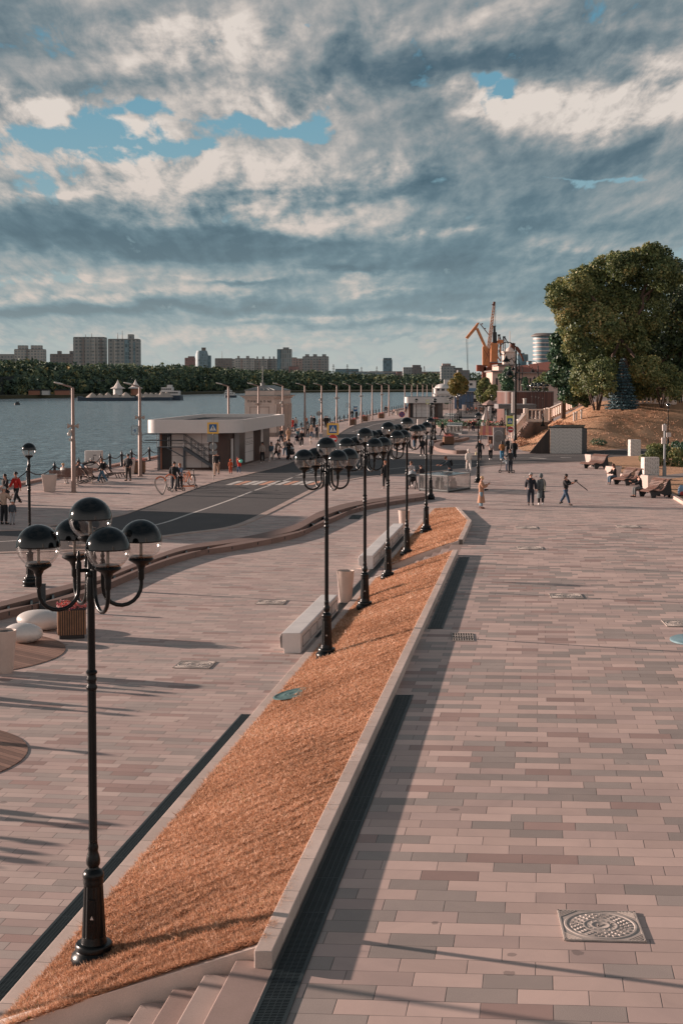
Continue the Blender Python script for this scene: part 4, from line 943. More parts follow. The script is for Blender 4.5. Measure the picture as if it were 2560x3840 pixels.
# patterned white boxes
def mat_drip():
    m, nt, b = nt_new('drip_pattern'); k = NB(nt); p = k.sep(k.obj()); u = k.m('ADD', p[0], k.m('MULTIPLY', p[1], .9)); fu = k.m('DIVIDE', u, .115); cu = k.m('FLOOR', fu); fx = k.m('ABSOLUTE', k.m('SUBTRACT', k.m('FRACT', fu), .5))
    w = k.n('ShaderNodeTexWhiteNoise', noise_dimensions='1D'); k.put(w.inputs['W'], cu); v = k.m('ADD', k.m('DIVIDE', p[2], .30), k.m('MULTIPLY', w.outputs[0], 7)); fv = k.m('FRACT', v)
    wid = k.m('MULTIPLY_ADD', k.m('SUBTRACT', 1.0, fv), .17, -.0); on = k.m('MULTIPLY', k.m('LESS_THAN', fx, wid), k.m('LESS_THAN', fv, .72))
    k.put(b.inputs['Base Color'], k.mix(k.m('MULTIPLY', on, .8), lin((196, 190, 184))+(1,), lin((84, 78, 74))+(1,))); b.inputs['Roughness'].default_value = .6; return m
m_drip = mat_drip()
for px, py, w, h, lab in [(2380, 1711, .9, 1.38, 'white box with grey drip pattern, farther and smaller, left of the bushes'), (2440, 1790, 1.02, 1.28, 'white box with grey drip pattern, nearer one behind the seated women')]:
    X, Y = G(px, py); t = thing('patterned_box', lab, 'box', (X, Y+.4, 0), .12, 'white boxes with drip pattern'); o = MB(); o.box(0, 0, 0, w, .7, h, 0, ch=.01); o.build('body', m_drip, t); o = MB(); o.box(0, 0, h+.002, w*.96, .66, .02); o.build('top', m_cab, t)
# round table top at the right edge
X, Y = G(2575, 2400, 1.55); m_disc = M('table_blue', lin((112, 140, 148)), .35, var=.2, ns=2)
t = thing('round_table', 'round pale blue table top cut by the right edge of the picture', 'table', (X+.28, Y, .8), 0); o = MB(); o.lathe([(.55, .72), (.58, .735), (.58, .76), (.55, .775), (0, .775)], 48); o.build('table_top', m_disc, t); o = MB(); o.lathe([(.25, 0), (.25, .03), (.04, .05), (.035, .73)], 20); o.build('pedestal', m_spk, t)
# bag on the kerb at the right edge
X, Y = G(2552, 1864); t = thing('backpack', 'blue and red backpack on the ground at the right edge', 'backpack', (X, Y, 0), .3); o = MB(); o.ell((0, 0, .33), (.2, .14, .33), 16, 12); o.build('bag', M('bag_blue', lin((120, 150, 176)), .7), t); o = MB(); o.ell((0, -.1, .2), (.15, .09, .14), 14, 8); o.build('pocket', M('bag_red', lin((160, 60, 58)), .7), t); o = MB(); o.ell((-.02, 0, .06), (.26, .2, .08), 14, 8); o.build('bottom', m_bsup, t)
# ================================================================ glass display cases
m_frame = M('steel_frame', lin((120, 124, 124)), .4, .5); m_ruin = M('ruin_stone', lin((96, 92, 88)), .9, var=.3, ns=5)
def mat_pane(nm='case_glass', f0=.22, tint=(.86, .88, .88)):
    m, nt, b = nt_new(nm); k = NB(nt); nt.nodes.remove(b); tr = k.n('ShaderNodeBsdfTransparent'); tr.inputs[0].default_value = tint+(1,); gl = k.n('ShaderNodeBsdfGlossy'); gl.inputs['Roughness'].default_value = .12
    lw = k.n('ShaderNodeLayerWeight'); lw.inputs[0].default_value = .3; mx = k.n('ShaderNodeMixShader'); k.link(k.m('MULTIPLY_ADD', lw.outputs['Facing'], .5, f0, clamp=True), mx.inputs[0]); k.link(tr.outputs[0], mx.inputs[1]); k.link(gl.outputs[0], mx.inputs[2])
    k.link(mx.outputs[0], [n for n in nt.nodes if n.type == 'OUTPUT_MATERIAL'][0].inputs[0]); return m
m_pane = mat_pane()
def case(label, A, B, C, h):
    """glass case from near-left A to front B to right C (plan), height h"""
    A, B, C = Vector(A), Vector(B), Vector(C); D = A+C-B; t = thing('display_case', label, 'display case', (B.x, B.y, 0)); q = [p-B for p in (A, B, C, D)]
    o = MB(); o.prism([(p.x, p.y) for p in q], .0, .1); o.build('plinth', m_bsup, t)
    o = MB()
    for p in q: o.beam((p.x, p.y, 0), (p.x, p.y, h), .05)
    for i in range(4): a, c = q[i], q[(i+1) % 4]; o.beam((a.x, a.y, h), (c.x, c.y, h), .05); o.beam((a.x, a.y, .12), (c.x, c.y, .12), .05)
    o.build('frame', m_frame, t); o = MB()
    for i in range(4): a, c = q[i], q[(i+1) % 4]; o.quad((a.x, a.y, .12), (c.x, c.y, .12), (c.x, c.y, h), (a.x, a.y, h))
    o.build('side_glass', m_pane, t, smooth=False); o = MB(); o._add([(p.x, p.y, h+.01) for p in q], [(0, 1, 2, 3)]); o.build('top_glass', m_pane, t, smooth=False)
    for u, v, w in ((.25, .5, .30), (.5, .35, .22), (.72, .6, .3)):
        p = q[0]*(1-u)*(1-v)+q[1]*u*(1-v)+q[3]*(1-u)*v+q[2]*u*v; o = MB(); o.box(p.x, p.y, .1, w, w, h*.45, .3); o.box(p.x, p.y, .1+h*.45, w*.6, w*.6, h*.2, .3); ob = o.build('exhibit', m_ruin); ob.location = (B.x, B.y, 0); tag(ob, 'stone fragment inside the %s' % ('large glass case' if h < 1 else 'small glass case by the curved kerb' if h < 1.1 else 'small glass case near the far kiosk')+', '+('left' if u < .4 else 'centre' if u < .6 else 'right'), 'exhibit')
case('long low glass display case with a man leaning over it', G(1572, 1841), G(1678, 1848), G(1761, 1835), .95)
case('small glass display case on the pavement by the curved kerb', G(1673, 1627), G(1731, 1629), G(1733, 1617), 1.05)
case('small glass display case behind the man in black near the far kiosk', G(1664, 1584), G(1700, 1586), G(1706, 1578), 1.2)
# curved kerb rings of the second fountain
for lab, ln in [('low curved pale kerb looping round a flower planter', [(1740, 1640), (1710, 1648), (1670, 1652), (1636, 1660), (1625, 1670), (1636, 1680), (1665, 1688), (1710, 1692), (1752, 1690)]), ('low curved kerb behind the looping one, ending by the glass case', [(1600, 1660), (1630, 1655), (1680, 1650), (1712, 1644), (1720, 1635), (1712, 1627), (1680, 1624)])]:
    e = smooth_line([G(px, py, .25) for px, py in ln], 6); f = offs(e, .55); o = MB(); n = len(e); vs = [(p[0], p[1], 0) for p in e]+[(p[0], p[1], .3) for p in e]+[(p[0], p[1], .3) for p in f]+[(p[0], p[1], 0) for p in f]
    o._add(vs, [(q*n+i, q*n+i+1, (q+1)*n+i+1, (q+1)*n+i) for i in range(n-1) for q in range(3)]+[(0, n, 2*n, 3*n), (n-1, 4*n-1, 3*n-1, 2*n-1)]); ob = o.build('seat_wall', m_rib)
    bm = bmesh.new(); bm.from_mesh(ob.data); bmesh.ops.recalc_face_normals(bm, faces=bm.faces); bm.to_mesh(ob.data); bm.free(); tag(ob, lab, 'low wall')
# flower bed
t = thing('flower_bed', 'low green flower bed with red blooms behind the small glass case', 'flower bed', (*G(1745, 1600), 0)); o = MB(); o.lathe([(7.5, 0), (7.5, .35), (7.1, .35), (7.0, .2), (0, .25)], 36, (0, 0, 0), .75, 1.3); o.build('kerb_ring', m_rib, t)
leafcloud('flowers', m_treeC, [(RNG.uniform(-4.5, 4.5), RNG.uniform(-8, 8), .45, .8, .8, .45) for _ in range(36)], 5000, .22, t); leafcloud('red_blooms', m_flow, [(RNG.uniform(-4, 4), RNG.uniform(-8, 8), .75, .4, .4, .2) for _ in range(9)], 300, .22, t)
X, Y = G(1576, 1596); t = thing('utility_cabinet', 'small white cabinet on the road side in front of the far kiosk', 'cabinet', (X, Y, 0), .1); o = MB(); o.box(0, 0, 0, 1.0, .5, .95, 0, ch=.02); o.build('body', m_cab, t); o = MB(); o.box(0, -.255, .1, .8, .01, .75); o.build('door', m_cab, t)
# ================================================================ signs
m_sy = M('sign_yellow', lin((226, 176, 84)), .5, var=.05, bump=0); m_syg = M('sign_lime', lin((206, 206, 104)), .5, var=.05, bump=0); m_sb = M('sign_blue', lin((30, 88, 138)), .5, var=.05, bump=0); m_sw = M('sign_white', lin((216, 212, 206)), .5, var=.03, bump=0); m_sk = M('sign_black', lin((24, 26, 28)), .5, var=0, bump=0); m_sr = M('sign_red', lin((186, 48, 42)), .5, var=.05, bump=0); m_sg = M('sign_back', lin((128, 132, 134)), .5, .3, bump=0); m_spole = M('sign_pole', lin((150, 142, 136)), .4, .4, bump=0)
def rrect(o, x0, x1, z0, z1, y, r=.03):
    pts = []
    for cx, cz, a0 in ((x1-r, z0+r, -90), (x1-r, z1-r, 0), (x0+r, z1-r, 90), (x0+r, z0+r, 180)):
        for i in range(4): a = math.radians(a0+30*i); pts.append((cx+r*math.cos(a), y, cz+r*math.sin(a)))
    o._add(pts, [tuple(range(len(pts)))])
def zebra_sign(t, zc, s, yellow, y=-.05, asp=1.0):
    """pedestrian crossing plate: coloured surround, blue field, white triangle, walking figure"""
    h = s/2; v = h*asp; o = MB(); rrect(o, -h, h, zc-v, zc+v, y, .04*s); o.box(0, y+.012, zc-v, s*.98, .02, v*1.96); p = o.build('plate', yellow, t, smooth=False)
    b_ = h*.68; bv = b_*(1.15 if asp > 1.1 else 1.0)
    o = MB(); rrect(o, -b_, b_, zc-bv, zc+bv, y-.006, .03*s); o.build('blue_field', m_sb, p, smooth=False)
    T = b_*.86; o = MB(); o._add([(-T, y-.012, zc-T*.78), (T, y-.012, zc-T*.78), (0, y-.012, zc+T*.92)], [(0, 1, 2)]); o.build('white_triangle', m_sw, p, smooth=False)
    o = MB(); u = T*.1; yy = y-.02
    def seg(a, c, w=1.0): o.beam((a[0]*u, yy, zc+a[1]*u), (c[0]*u, yy, zc+c[1]*u), w*u, .004, up=(0, 1, 0)) 
    o.ell((.2*u, yy, zc+4.7*u), (.85*u, .004, .85*u), 10, 6)
    for a, c, w in (((0, 3.6), (-.3, .2), 2.1), ((-.2, .6), (1.2, -2.4), 1.3), ((1.2, -2.4), (2.2, -6.2), 1.1), ((-.3, .4), (-1.4, -3), 1.3), ((-1.4, -3), (-3.2, -6.0), 1.1), ((.2, 3.2), (2.2, .8), .8), ((-.2, 3.2), (-2.2, .6), .8)):
        o.beam((a[0]*u, yy, zc+a[1]*u), (c[0]*u, yy, zc+c[1]*u), .004, w*u, up=(0, 1, 0)) if False else o._add(*strip2(a, c, w, u, zc, yy))
    for i in (-4, -2, 2.6, 4.6): o._add(*strip2((i, -6.6), (i+1.2, -6.6), .7, u, zc, yy))
    o.build('walking_figure', m_sk, p, smooth=False)
def strip2(a, c, w, u, zc, yy):
    ax, az_, cx, cz = a[0]*u, a[1]*u, c[0]*u, c[1]*u; dx, dz = cx-ax, cz-az_; l = math.hypot(dx, dz); nx, nz = -dz/l*w*u/2, dx/l*w*u/2
    return [(ax+nx, yy, zc+az_+nz), (ax-nx, yy, zc+az_-nz), (cx-nx, yy, zc+cz-nz), (cx+nx, yy, zc+cz+nz)], [(0, 1, 2, 3)]
def disc_y(o, r, zc, y, n=28, x=0): o._add([(x+r*math.cos(2*PI*i/n), y, zc+r*math.sin(2*PI*i/n)) for i in range(n)], [tuple(range(n))])
def spole(t, h, r=.03): o = MB(); o.lathe([(r, 0), (r, h), (0, h)], 10); o.build('pole', m_spole, t)
def zat(py, Y): return Pz(1280, py, Y)[1]
X, Y = G(800, 1800); t = thing('road_sign', 'yellow-framed pedestrian crossing sign on a pole in front of the near kiosk', 'traffic sign', (X, Y, 0)); z1 = zat(1605, Y); spole(t, z1+.2); zebra_sign(t, z1, .72, m_sy)
o = MB(); rrect(o, -.37, .33, zat(1658, Y), zat(1628, Y), .04); disc_y(o, .25, zat(1674, Y), .045); rrect(o, -.22, .24, zat(1704, Y), zat(1690, Y), .04); o.build('plate_backs', m_sg, t, smooth=False)
X, Y = G(1248, 1820); t = thing('road_sign', 'yellow-framed pedestrian crossing sign above a no-entry disc, behind the lamps in the middle', 'traffic sign', (X, Y, 0)); z1 = zat(1609, Y); spole(t, z1+.2); zebra_sign(t, z1, .70, m_sy)
def noentry(t, zc, r, y=-.05):
    o = MB(); disc_y(o, r, zc, y); p = o.build('red_disc', m_sr, t, smooth=False); o = MB(); o.lathe([(r*1.0, 0), (r*1.06, 0)], 28); o = MB(); disc_y(o, r*1.07, zc, y+.006); o.build('rim', m_sw, p, smooth=False); o = MB(); rrect(o, -r*.72, r*.72, zc-r*.17, zc+r*.17, y-.006, .01); o.build('white_bar', m_sw, p, smooth=False)
noentry(t, zat(1646, Y), .27); o = MB(); rrect(o, -.18, .2, zat(1684, Y), zat(1666, Y), -.05); o.build('lower_plate', m_sg, t, smooth=False)
X, Y = G(1897, 1712); t = thing('road_sign', 'lime-framed pedestrian crossing sign on the right near the foot of the hill', 'traffic sign', (X, Y, 0)); z1 = zat(1579, Y); spole(t, z1+.35); c_ = MB()
zebra_sign(t, z1, .62, m_syg, asp=1.42)
for ch in t.children:
    if ch.name.startswith('plate'): ch.location.x = .28
X, Y = G(1912, 1716); t = thing('road_sign', 'round red no-entry sign beside the lime-framed crossing sign', 'traffic sign', (X, Y, 0)); z1 = zat(1611, Y); spole(t, z1+.2); noentry(t, z1, .24)
X, Y = G(1506, 1590); t = thing('road_sign', 'round blue no-stopping sign with a red cross on the quay road', 'traffic sign', (X, Y, 0)); z1 = zat(1554, Y); spole(t, z1); r = .46; o = MB(); disc_y(o, r, z1, -.05); p = o.build('red_disc', m_sr, t, smooth=False); o = MB(); disc_y(o, r*.8, z1, -.058); o.build('blue_field', m_sb, p, smooth=False); o = MB()
for s_ in (-1, 1): o._add(*strip2((-.6, -.6*s_), (.6, .6*s_), .16, r, z1, -.066))
o.build('red_cross', m_sr, p, smooth=False); o = MB(); rrect(o, -.3, .3, zat(1575, Y), zat(1567, Y), -.05); o.build('lower_plate', m_sw, t, smooth=False)
X, Y = G(1332, 1631); t = thing('road_sign', 'small blue and white bus stop sign on a thin pole by the quay road', 'traffic sign', (X, Y, 0)); z1 = zat(1533, Y); spole(t, z1); o = MB(); rrect(o, -.23, .23, zat(1543, Y), zat(1524, Y), -.05); p = o.build('plate', m_sb, t, smooth=False); o = MB(); rrect(o, -.17, .17, zat(1535, Y), zat(1527, Y), -.056); o.build('white_field', m_sw, p, smooth=False); o = MB(); o.box(0, -.06, z1+.1, .2, .004, .05); o.build('bus_symbol', m_sk, p)
X, Y = G(1195, 1650); t = thing('road_sign', 'round sign seen from the back on a pole right of the pavilion', 'traffic sign', (X, Y, 0)); z1 = zat(1551, Y); spole(t, z1+.3); o = MB(); disc_y(o, .27, z1, .05); o.build('disc_back', m_sg, t, smooth=False)
X, Y = G(1602, 1572); t = thing('road_sign', 'small pale yellow-edged sign on a pole in front of the far kiosk', 'traffic sign', (X, Y, 0)); z1 = zat(1507, Y); spole(t, z1+.1); o = MB(); rrect(o, -.24, .24, zat(1515, Y), zat(1499, Y), -.05); p = o.build('plate', m_syg, t, smooth=False); o = MB(); rrect(o, -.17, .17, zat(1513, Y), zat(1501, Y), -.058); p2 = o.build('white_field', m_sw, p, smooth=False); o = MB(); o.box(0, -.066, zat(1511, Y), .06, .004, .35); o.build('symbol', m_sk, p)
X, Y = G(1674, 1562); t = thing('road_sign', 'green-edged pedestrian crossing sign right of the far kiosk', 'traffic sign', (X, Y, 0)); z1 = zat(1508, Y); spole(t, z1+.1); zebra_sign(t, z1, .75, M('sign_green', lin((120, 160, 96)), .5, bump=0))
# number panels on the quay lights
m_ghost = mat_pane('clear_panel', .12)
for idx, num, x0, x1, y0, y1 in ((1, '4', 494, 518, 1597, 1630), (8, '3', 1296, 1310, 1512, 1528)):
    q = qls[idx]; Y = q.location.y-.05; xa, za = Pz(x0, y1, Y); xb, zb = Pz(x1, y0, Y); t = thing('number_panel', ('near' if num == '4' else 'distant tiny')+' clear panel with a blue number %s hung on a tall quay light' % num, 'sign', (xa, Y, za)); w, h = xb-xa, zb-za
    o = MB()
    for a, c in (((0, 0), (w, 0)), ((w, 0), (w, h)), ((w, h), (0, h)), ((0, h), (0, 0))): o.beam((a[0], 0, a[1]), (c[0], 0, c[1]), .03)
    o.build('frame', m_sg, t); o = MB(); o.quad((0, .01, 0), (w, .01, 0), (w, .01, h), (0, .01, h)); o.build('panel', m_ghost, t, smooth=False); o = MB(); text_mesh(o, num, h*.62, (w/2, -.01, h*.26), (1, 0, 0), (0, 0, 1)); o.build('number', m_sb, t, smooth=False)
# tall curved street lamps
def tall(label, px, Y, H=10.3, z=0, s=1.0):
    X = Pz(px, 1600, Y)[0]; t = thing('tall_street_lamp', label, 'street lamp', (X, Y, z), 0, 'tall black street lamps with curved arms')
    o = MB(); o.lathe([(.2, 0), (.2, .8), (.15, 1.0), (.13, 2), (.105, H-.9), (.05, H-.85)], 12); o.build('pole', m_blk, t)
    o = MB(); pts = [(0, 0, H-1.4), (0, 0, H-.7)]+[(-.85+.85*math.cos(a), 0, H-.85+.85*math.sin(a)) for a in [PI*i/12 for i in range(0, 13)]]+[(-1.55, 0, H-1.2), (-1.2, 0, H-1.3), (-1.0, 0, H-1.05)]
    o.tube(pts, .05, 6); o.tube([(0, 0, H-2.2), (-.4, 0, H-1.7), (-.9, 0, H-1.75), (-.95, 0, H-2.0)], .035, 6); o.build('arm', m_blk, t)
    for dx, dz in ((-.95, -1.35), (-.62, -2.7)):
        o = MB(); o.lathe([(.03, 0), (.08, -.1), (.12, -.25), (.36, -.5), (.4, -.62), (.38, -.64), (.3, -.62)], 14, (dx, 0, H+dz)); hd = o.build('lamp_shade', m_blk, t); o = MB(); o.ell((dx, 0, H+dz-.62), (.27, .27, .22), 12, 6, .5, 1); o.build('glass_bowl', m_globe, hd)
    return t
TA = tall('tall black street lamp with curved arm at the foot of the hill, nearest', 1931, 143)
for px, Y, lab in [(1944, 229, 'tall black street lamp second back, left of the brown building'), (1956, 300, 'tall black street lamp third back, slim in the distance'), (2014, 264, 'tall black street lamp in front of the round glass tower')]: dup(TA, (Pz(px, 1600, Y)[0], Y, 0), 0, lab)
o = MB(); o.box(-.25, -.1, 3.2, .3, .3, 2.1, 0, ch=.03); o.build('speaker_column', m_cab, TA)
# sign mast with cameras at the right
X, Y = G(2489, 1790); t = thing('camera_mast', 'grey mast with white cameras behind the wavy benches', 'mast', (X, Y, 0)); o = MB(); o.lathe([(.13, 0), (.13, .7), (.08, .75), (.07, 3.5)], 12); o.build('pole', m_sg, t)
for dx, z_, s_ in ((-.05, 3.05, .25), (.22, 2.65, .3), (-.1, 2.2, .24)): o = MB(); o.box(dx, -.08, z_, s_, .2, .4 if dx < 0 else .28); o.build('camera', m_cab, t)
# ================================================================ near kiosk, pavilion, far kiosk
m_panel = M('panel_white', lin((200, 192, 188)), .45, var=.05, ns=1, bump=.02); m_roofd = M('roof_dark', lin((52, 54, 58)), .8, var=.2); m_clad = M('cladding_brown', lin((74, 50, 42)), .55, var=.2, ns=3)
m_cladr = M('cladding_red', lin((150, 98, 76)), .5, var=.2, ns=3); m_shut = M('shutter_grey', lin((120, 116, 116)), .5, bump=0); m_dark = M('dark_opening', lin((26, 22, 22)), .4, bump=0); m_stair = M('stair_steel', lin((70, 76, 82)), .5, .3, bump=0); m_trim = M('trim_grey', lin((112, 104, 100)), .7, bump=0)
def round_poly(pts, rads, n=7):
    out = []; N = len(pts)
    for i in range(N):
        p = Vector(pts[i]); a = (Vector(pts[i-1])-p).normalized(); c = (Vector(pts[(i+1) % N])-p).normalized(); r = rads[i]
        if r <= 0: out.append(tuple(p)); continue
        ang = a.angle(c); d = r/math.tan(ang/2); ct = p+(a+c).normalized()*(r/math.sin(ang/2)); s_ = p+a*d; e_ = p+c*d; v0 = s_-ct; v1 = e_-ct
        th = v0.angle_signed(v1) if hasattr(v0, 'angle_signed') else 0
        a0 = math.atan2(v0.y, v0.x); a1 = math.atan2(v1.y, v1.x); dd = (a1-a0+PI) % (2*PI)-PI
        for j in range(n+1): q = a0+dd*j/n; out.append((ct.x+r*math.cos(q), ct.y+r*math.sin(q)))
    return out
def wallseg(o, a, c, z0, z1): return o.quad((a[0], a[1], z0), (c[0], c[1], z0), (c[0], c[1], z1), (a[0], a[1], z1))
def cyr(o, txt, size, p, xd, align='CENTER'): text_mesh(o, txt, size, p, xd, (0, 0, 1), .008, align)
def kiosk1():
    A, B, C = (-12.95, 101.3), (-8.2, 101.3), (-5.9, 118.7); D = (-10.8, 118.7)
    t = thing('kiosk', 'white rounded kiosk with flat overhanging roof band and metal side stairs, beside the quay road', 'kiosk', (A[0], A[1], 0)); b_ = lambda o, n, m, **kw: o.build(n, m, t, world=True, **kw)
    pl = round_poly([A, B, C, D], [0, 1.3, .5, 0], 10)
    zr, zb = 3.58, 2.66
    o = MB(); o.prism(pl, 0, zb+.1); b_(o, 'wall', m_clad)
    # panels stand 3 cm proud of the wall
    def along(s0, s1, n=1, off=.03):
        """points along the outline (front face then right face) between two distances"""
        L = [0]; P_ = pl
        for i in range(len(P_)-1): L.append(L[-1]+math.dist(P_[i], P_[i+1]))
        def at(s_):
            for i in range(len(P_)-1):
                if L[i] <= s_ <= L[i+1]+1e-9:
                    q = (s_-L[i])/(L[i+1]-L[i]); x = P_[i][0]+(P_[i+1][0]-P_[i][0])*q; y = P_[i][1]+(P_[i+1][1]-P_[i][1])*q; tx, ty = (P_[i+1][0]-P_[i][0]), (P_[i+1][1]-P_[i][1]); l = math.hypot(tx, ty)
                    return (x+ty/l*off, y-tx/l*off)
            return P_[-1]
        return [at(s0+(s1-s0)*i/n) for i in range(n+1)]
    def pan(name, s0, s1, z0, z1, mat, n=1, off=.03):
        o = MB(); p = along(s0, s1, n, off)
        for i in range(n): wallseg(o, p[i], p[i+1], z0, z1)
        return b_(o, name, mat, smooth=False)
    pan('corner_panel', 0, .16, .05, zb, m_cladr); pan('dark_panel', .2, .85, .05, zb, m_dark)  # corner strip: its sunlit reddish tone is put into the colour
    for s0, s1 in ((.87, 1.9), (1.92, 3.0), (3.02, 3.5)):
        for z0, z1 in ((.15, 1.0), (1.02, 1.85), (1.87, zb)): pan('white_panel', s0, s1, z0, z1, m_panel)
    pan('door', 5.7, 6.55, .08, 2.15, m_panel, 2, .05); pan('roller_shutter', 6.9, 8.7, .08, zb, m_shut, 1, .04); pan('dark_panel', 8.75, 10.9, .05, zb, m_dark)
    for s0, s1 in ((10.95, 14.2),):
        for z0, z1 in ((.15, .9), (.92, 1.6), (1.62, zb)): pan('white_panel', s0, s1, z0, z1, m_panel)
    pan('white_panel', 17.4, 18.3, .05, zb, m_panel); pan('dark_panel', 18.4, 21.0, .05, zb, m_dark)
    o = MB(); q = along(0, 22, 60, .04)
    for i in range(0, 60): 
        if 17 < i < 20 or 39 < i < 47 : o.beam((*q[i], .05), (*q[i], zb), .03)
    b_(o, 'cladding_battens', m_clad)
    o = MB(); z_ = 1.35
    for i in range(7): p = along(11.2+i*.02, 14.0, 1, .04); 
    p = along(11.2, 14.0, 12, .045)
    for r in range(3):
        for i in range(0, 12, 2 if r != 1 else 3): a, c = p[i], p[i+1]; o.quad((a[0], a[1], 1.9-.22*r), (c[0], c[1], 1.9-.22*r), (c[0], c[1], 1.96-.22*r), (a[0], a[1], 1.96-.22*r))
    b_(o, 'information_lines', m_dark, smooth=False)
    o = MB(); cyr(o, 'Причалы 1-2', .17, (-9.95, 101.24, 1.72), (1, 0, 0)); cyr(o, 'Северный речной вокзал', .10, (-10.0, 101.24, 1.52), (1, 0, 0)); cyr(o, 'Причал  3', .12, (-9.9, 101.24, 1.34), (1, 0, 0)); b_(o, 'direction_text', m_sk, smooth=False)
    # roof band
    rp = round_poly([(-13.75, 99.6), (-7.1, 99.6), (-4.6, 119.6), (-11.6, 120.4)], [.9, 1.9, 1.2, 1.0], 12)
    n = len(rp); ctr = Vector((sum(p[0] for p in rp)/n, sum(p[1] for p in rp)/n))
    inn = [(p[0]+(ctr.x-p[0])*.06, p[1]+(ctr.y-p[1])*.035) for p in rp]
    o = MB(); vs = [(p[0], p[1], zb) for p in rp]+[(p[0], p[1], zr) for p in rp]+[(p[0], p[1], zr) for p in inn]+[(p[0], p[1], zr-.3) for p in inn]
    o._add(vs, [(q_*n+i, q_*n+(i+1) % n, (q_+1)*n+(i+1) % n, (q_+1)*n+i) for i in range(n) for q_ in range(3)]+[tuple(range(n-1, -1, -1))]); rb = b_(o, 'roof_band', m_panel)
    o = MB(); o._add([(p[0], p[1], zr-.28) for p in inn], [tuple(range(n))]); b_(o, 'roof_deck', m_roofd, smooth=False)
    # metal stairs across the front
    o = MB(); x0, x1 = -11.1, -8.75; y0, y1 = 100.15, 101.0; H = 1.62; px0 = -13.0
    for i in range(9): x = x0+(x1-x0)*i/9; z_ = H-(H)*(i+1)/9.5; o.box(x+.14, (y0+y1)/2, z_, .30, y1-y0, .035)
    st = thing('metal_stairs', 'grey metal stairs climbing to a platform on the front of the near kiosk', 'stairs', (x0, y0, 0)); w_ = lambda o, nm, m: o.build(nm, m, st, world=True)
    w_(o, 'treads', m_stair); o = MB()
    for y in (y0, y1): o.beam((x0, y, H-.05), (x1, y, .05), .05, .18)
    w_(o, 'stringer', m_stair); o = MB(); o.box((px0+x0)/2, (y0+y1)/2, H, x0-px0, y1-y0, .05)
    w_(o, 'platform', m_stair); o = MB()
    for x in (px0+.1, x0): o.beam((x, y0, 0), (x, y0, H), .09); o.beam((x, y1, 0), (x, y1, H), .09)
    o.beam((x0+.1, y0, .9), (x0-1.2, y0, H), .07); w_(o, 'legs', m_stair)
    for y in (y0, y1):
        o = MB()
        for h in (.95, .5): o.tube([(-14.0 if h > .9 else -13.9, y, H+h-.05), (-14.15, y, H+h-.2), (-14.15, y, H+h-.35), (-14, y, H+h-.45)][::-1][:0]+[(-13.9, y, H+h), (x0, y, H+h), (x1, y, h)], .022, 6)
        for i in range(6): x = x0+(x1-x0)*i/5; o.tube([(x, y, H*(1-i/5)), (x, y, H*(1-i/5)+.95)], .02, 6)
        for x in (px0, -12.2): o.tube([(x, y, H), (x, y, H+.95)], .02, 6)
        w_(o, 'handrail', m_stair)
    o = MB(); o.tube([(-13.0, y0, H+.95), (-13.95, y0, H+.95), (-14.1, y0, H+.75), (-14.1, y0, H+.55), (-13.95, y0, H+.35), (-13.0, y0, H+.35)], .025, 6); w_(o, 'end_loop', m_stair)
    return t
kiosk1()
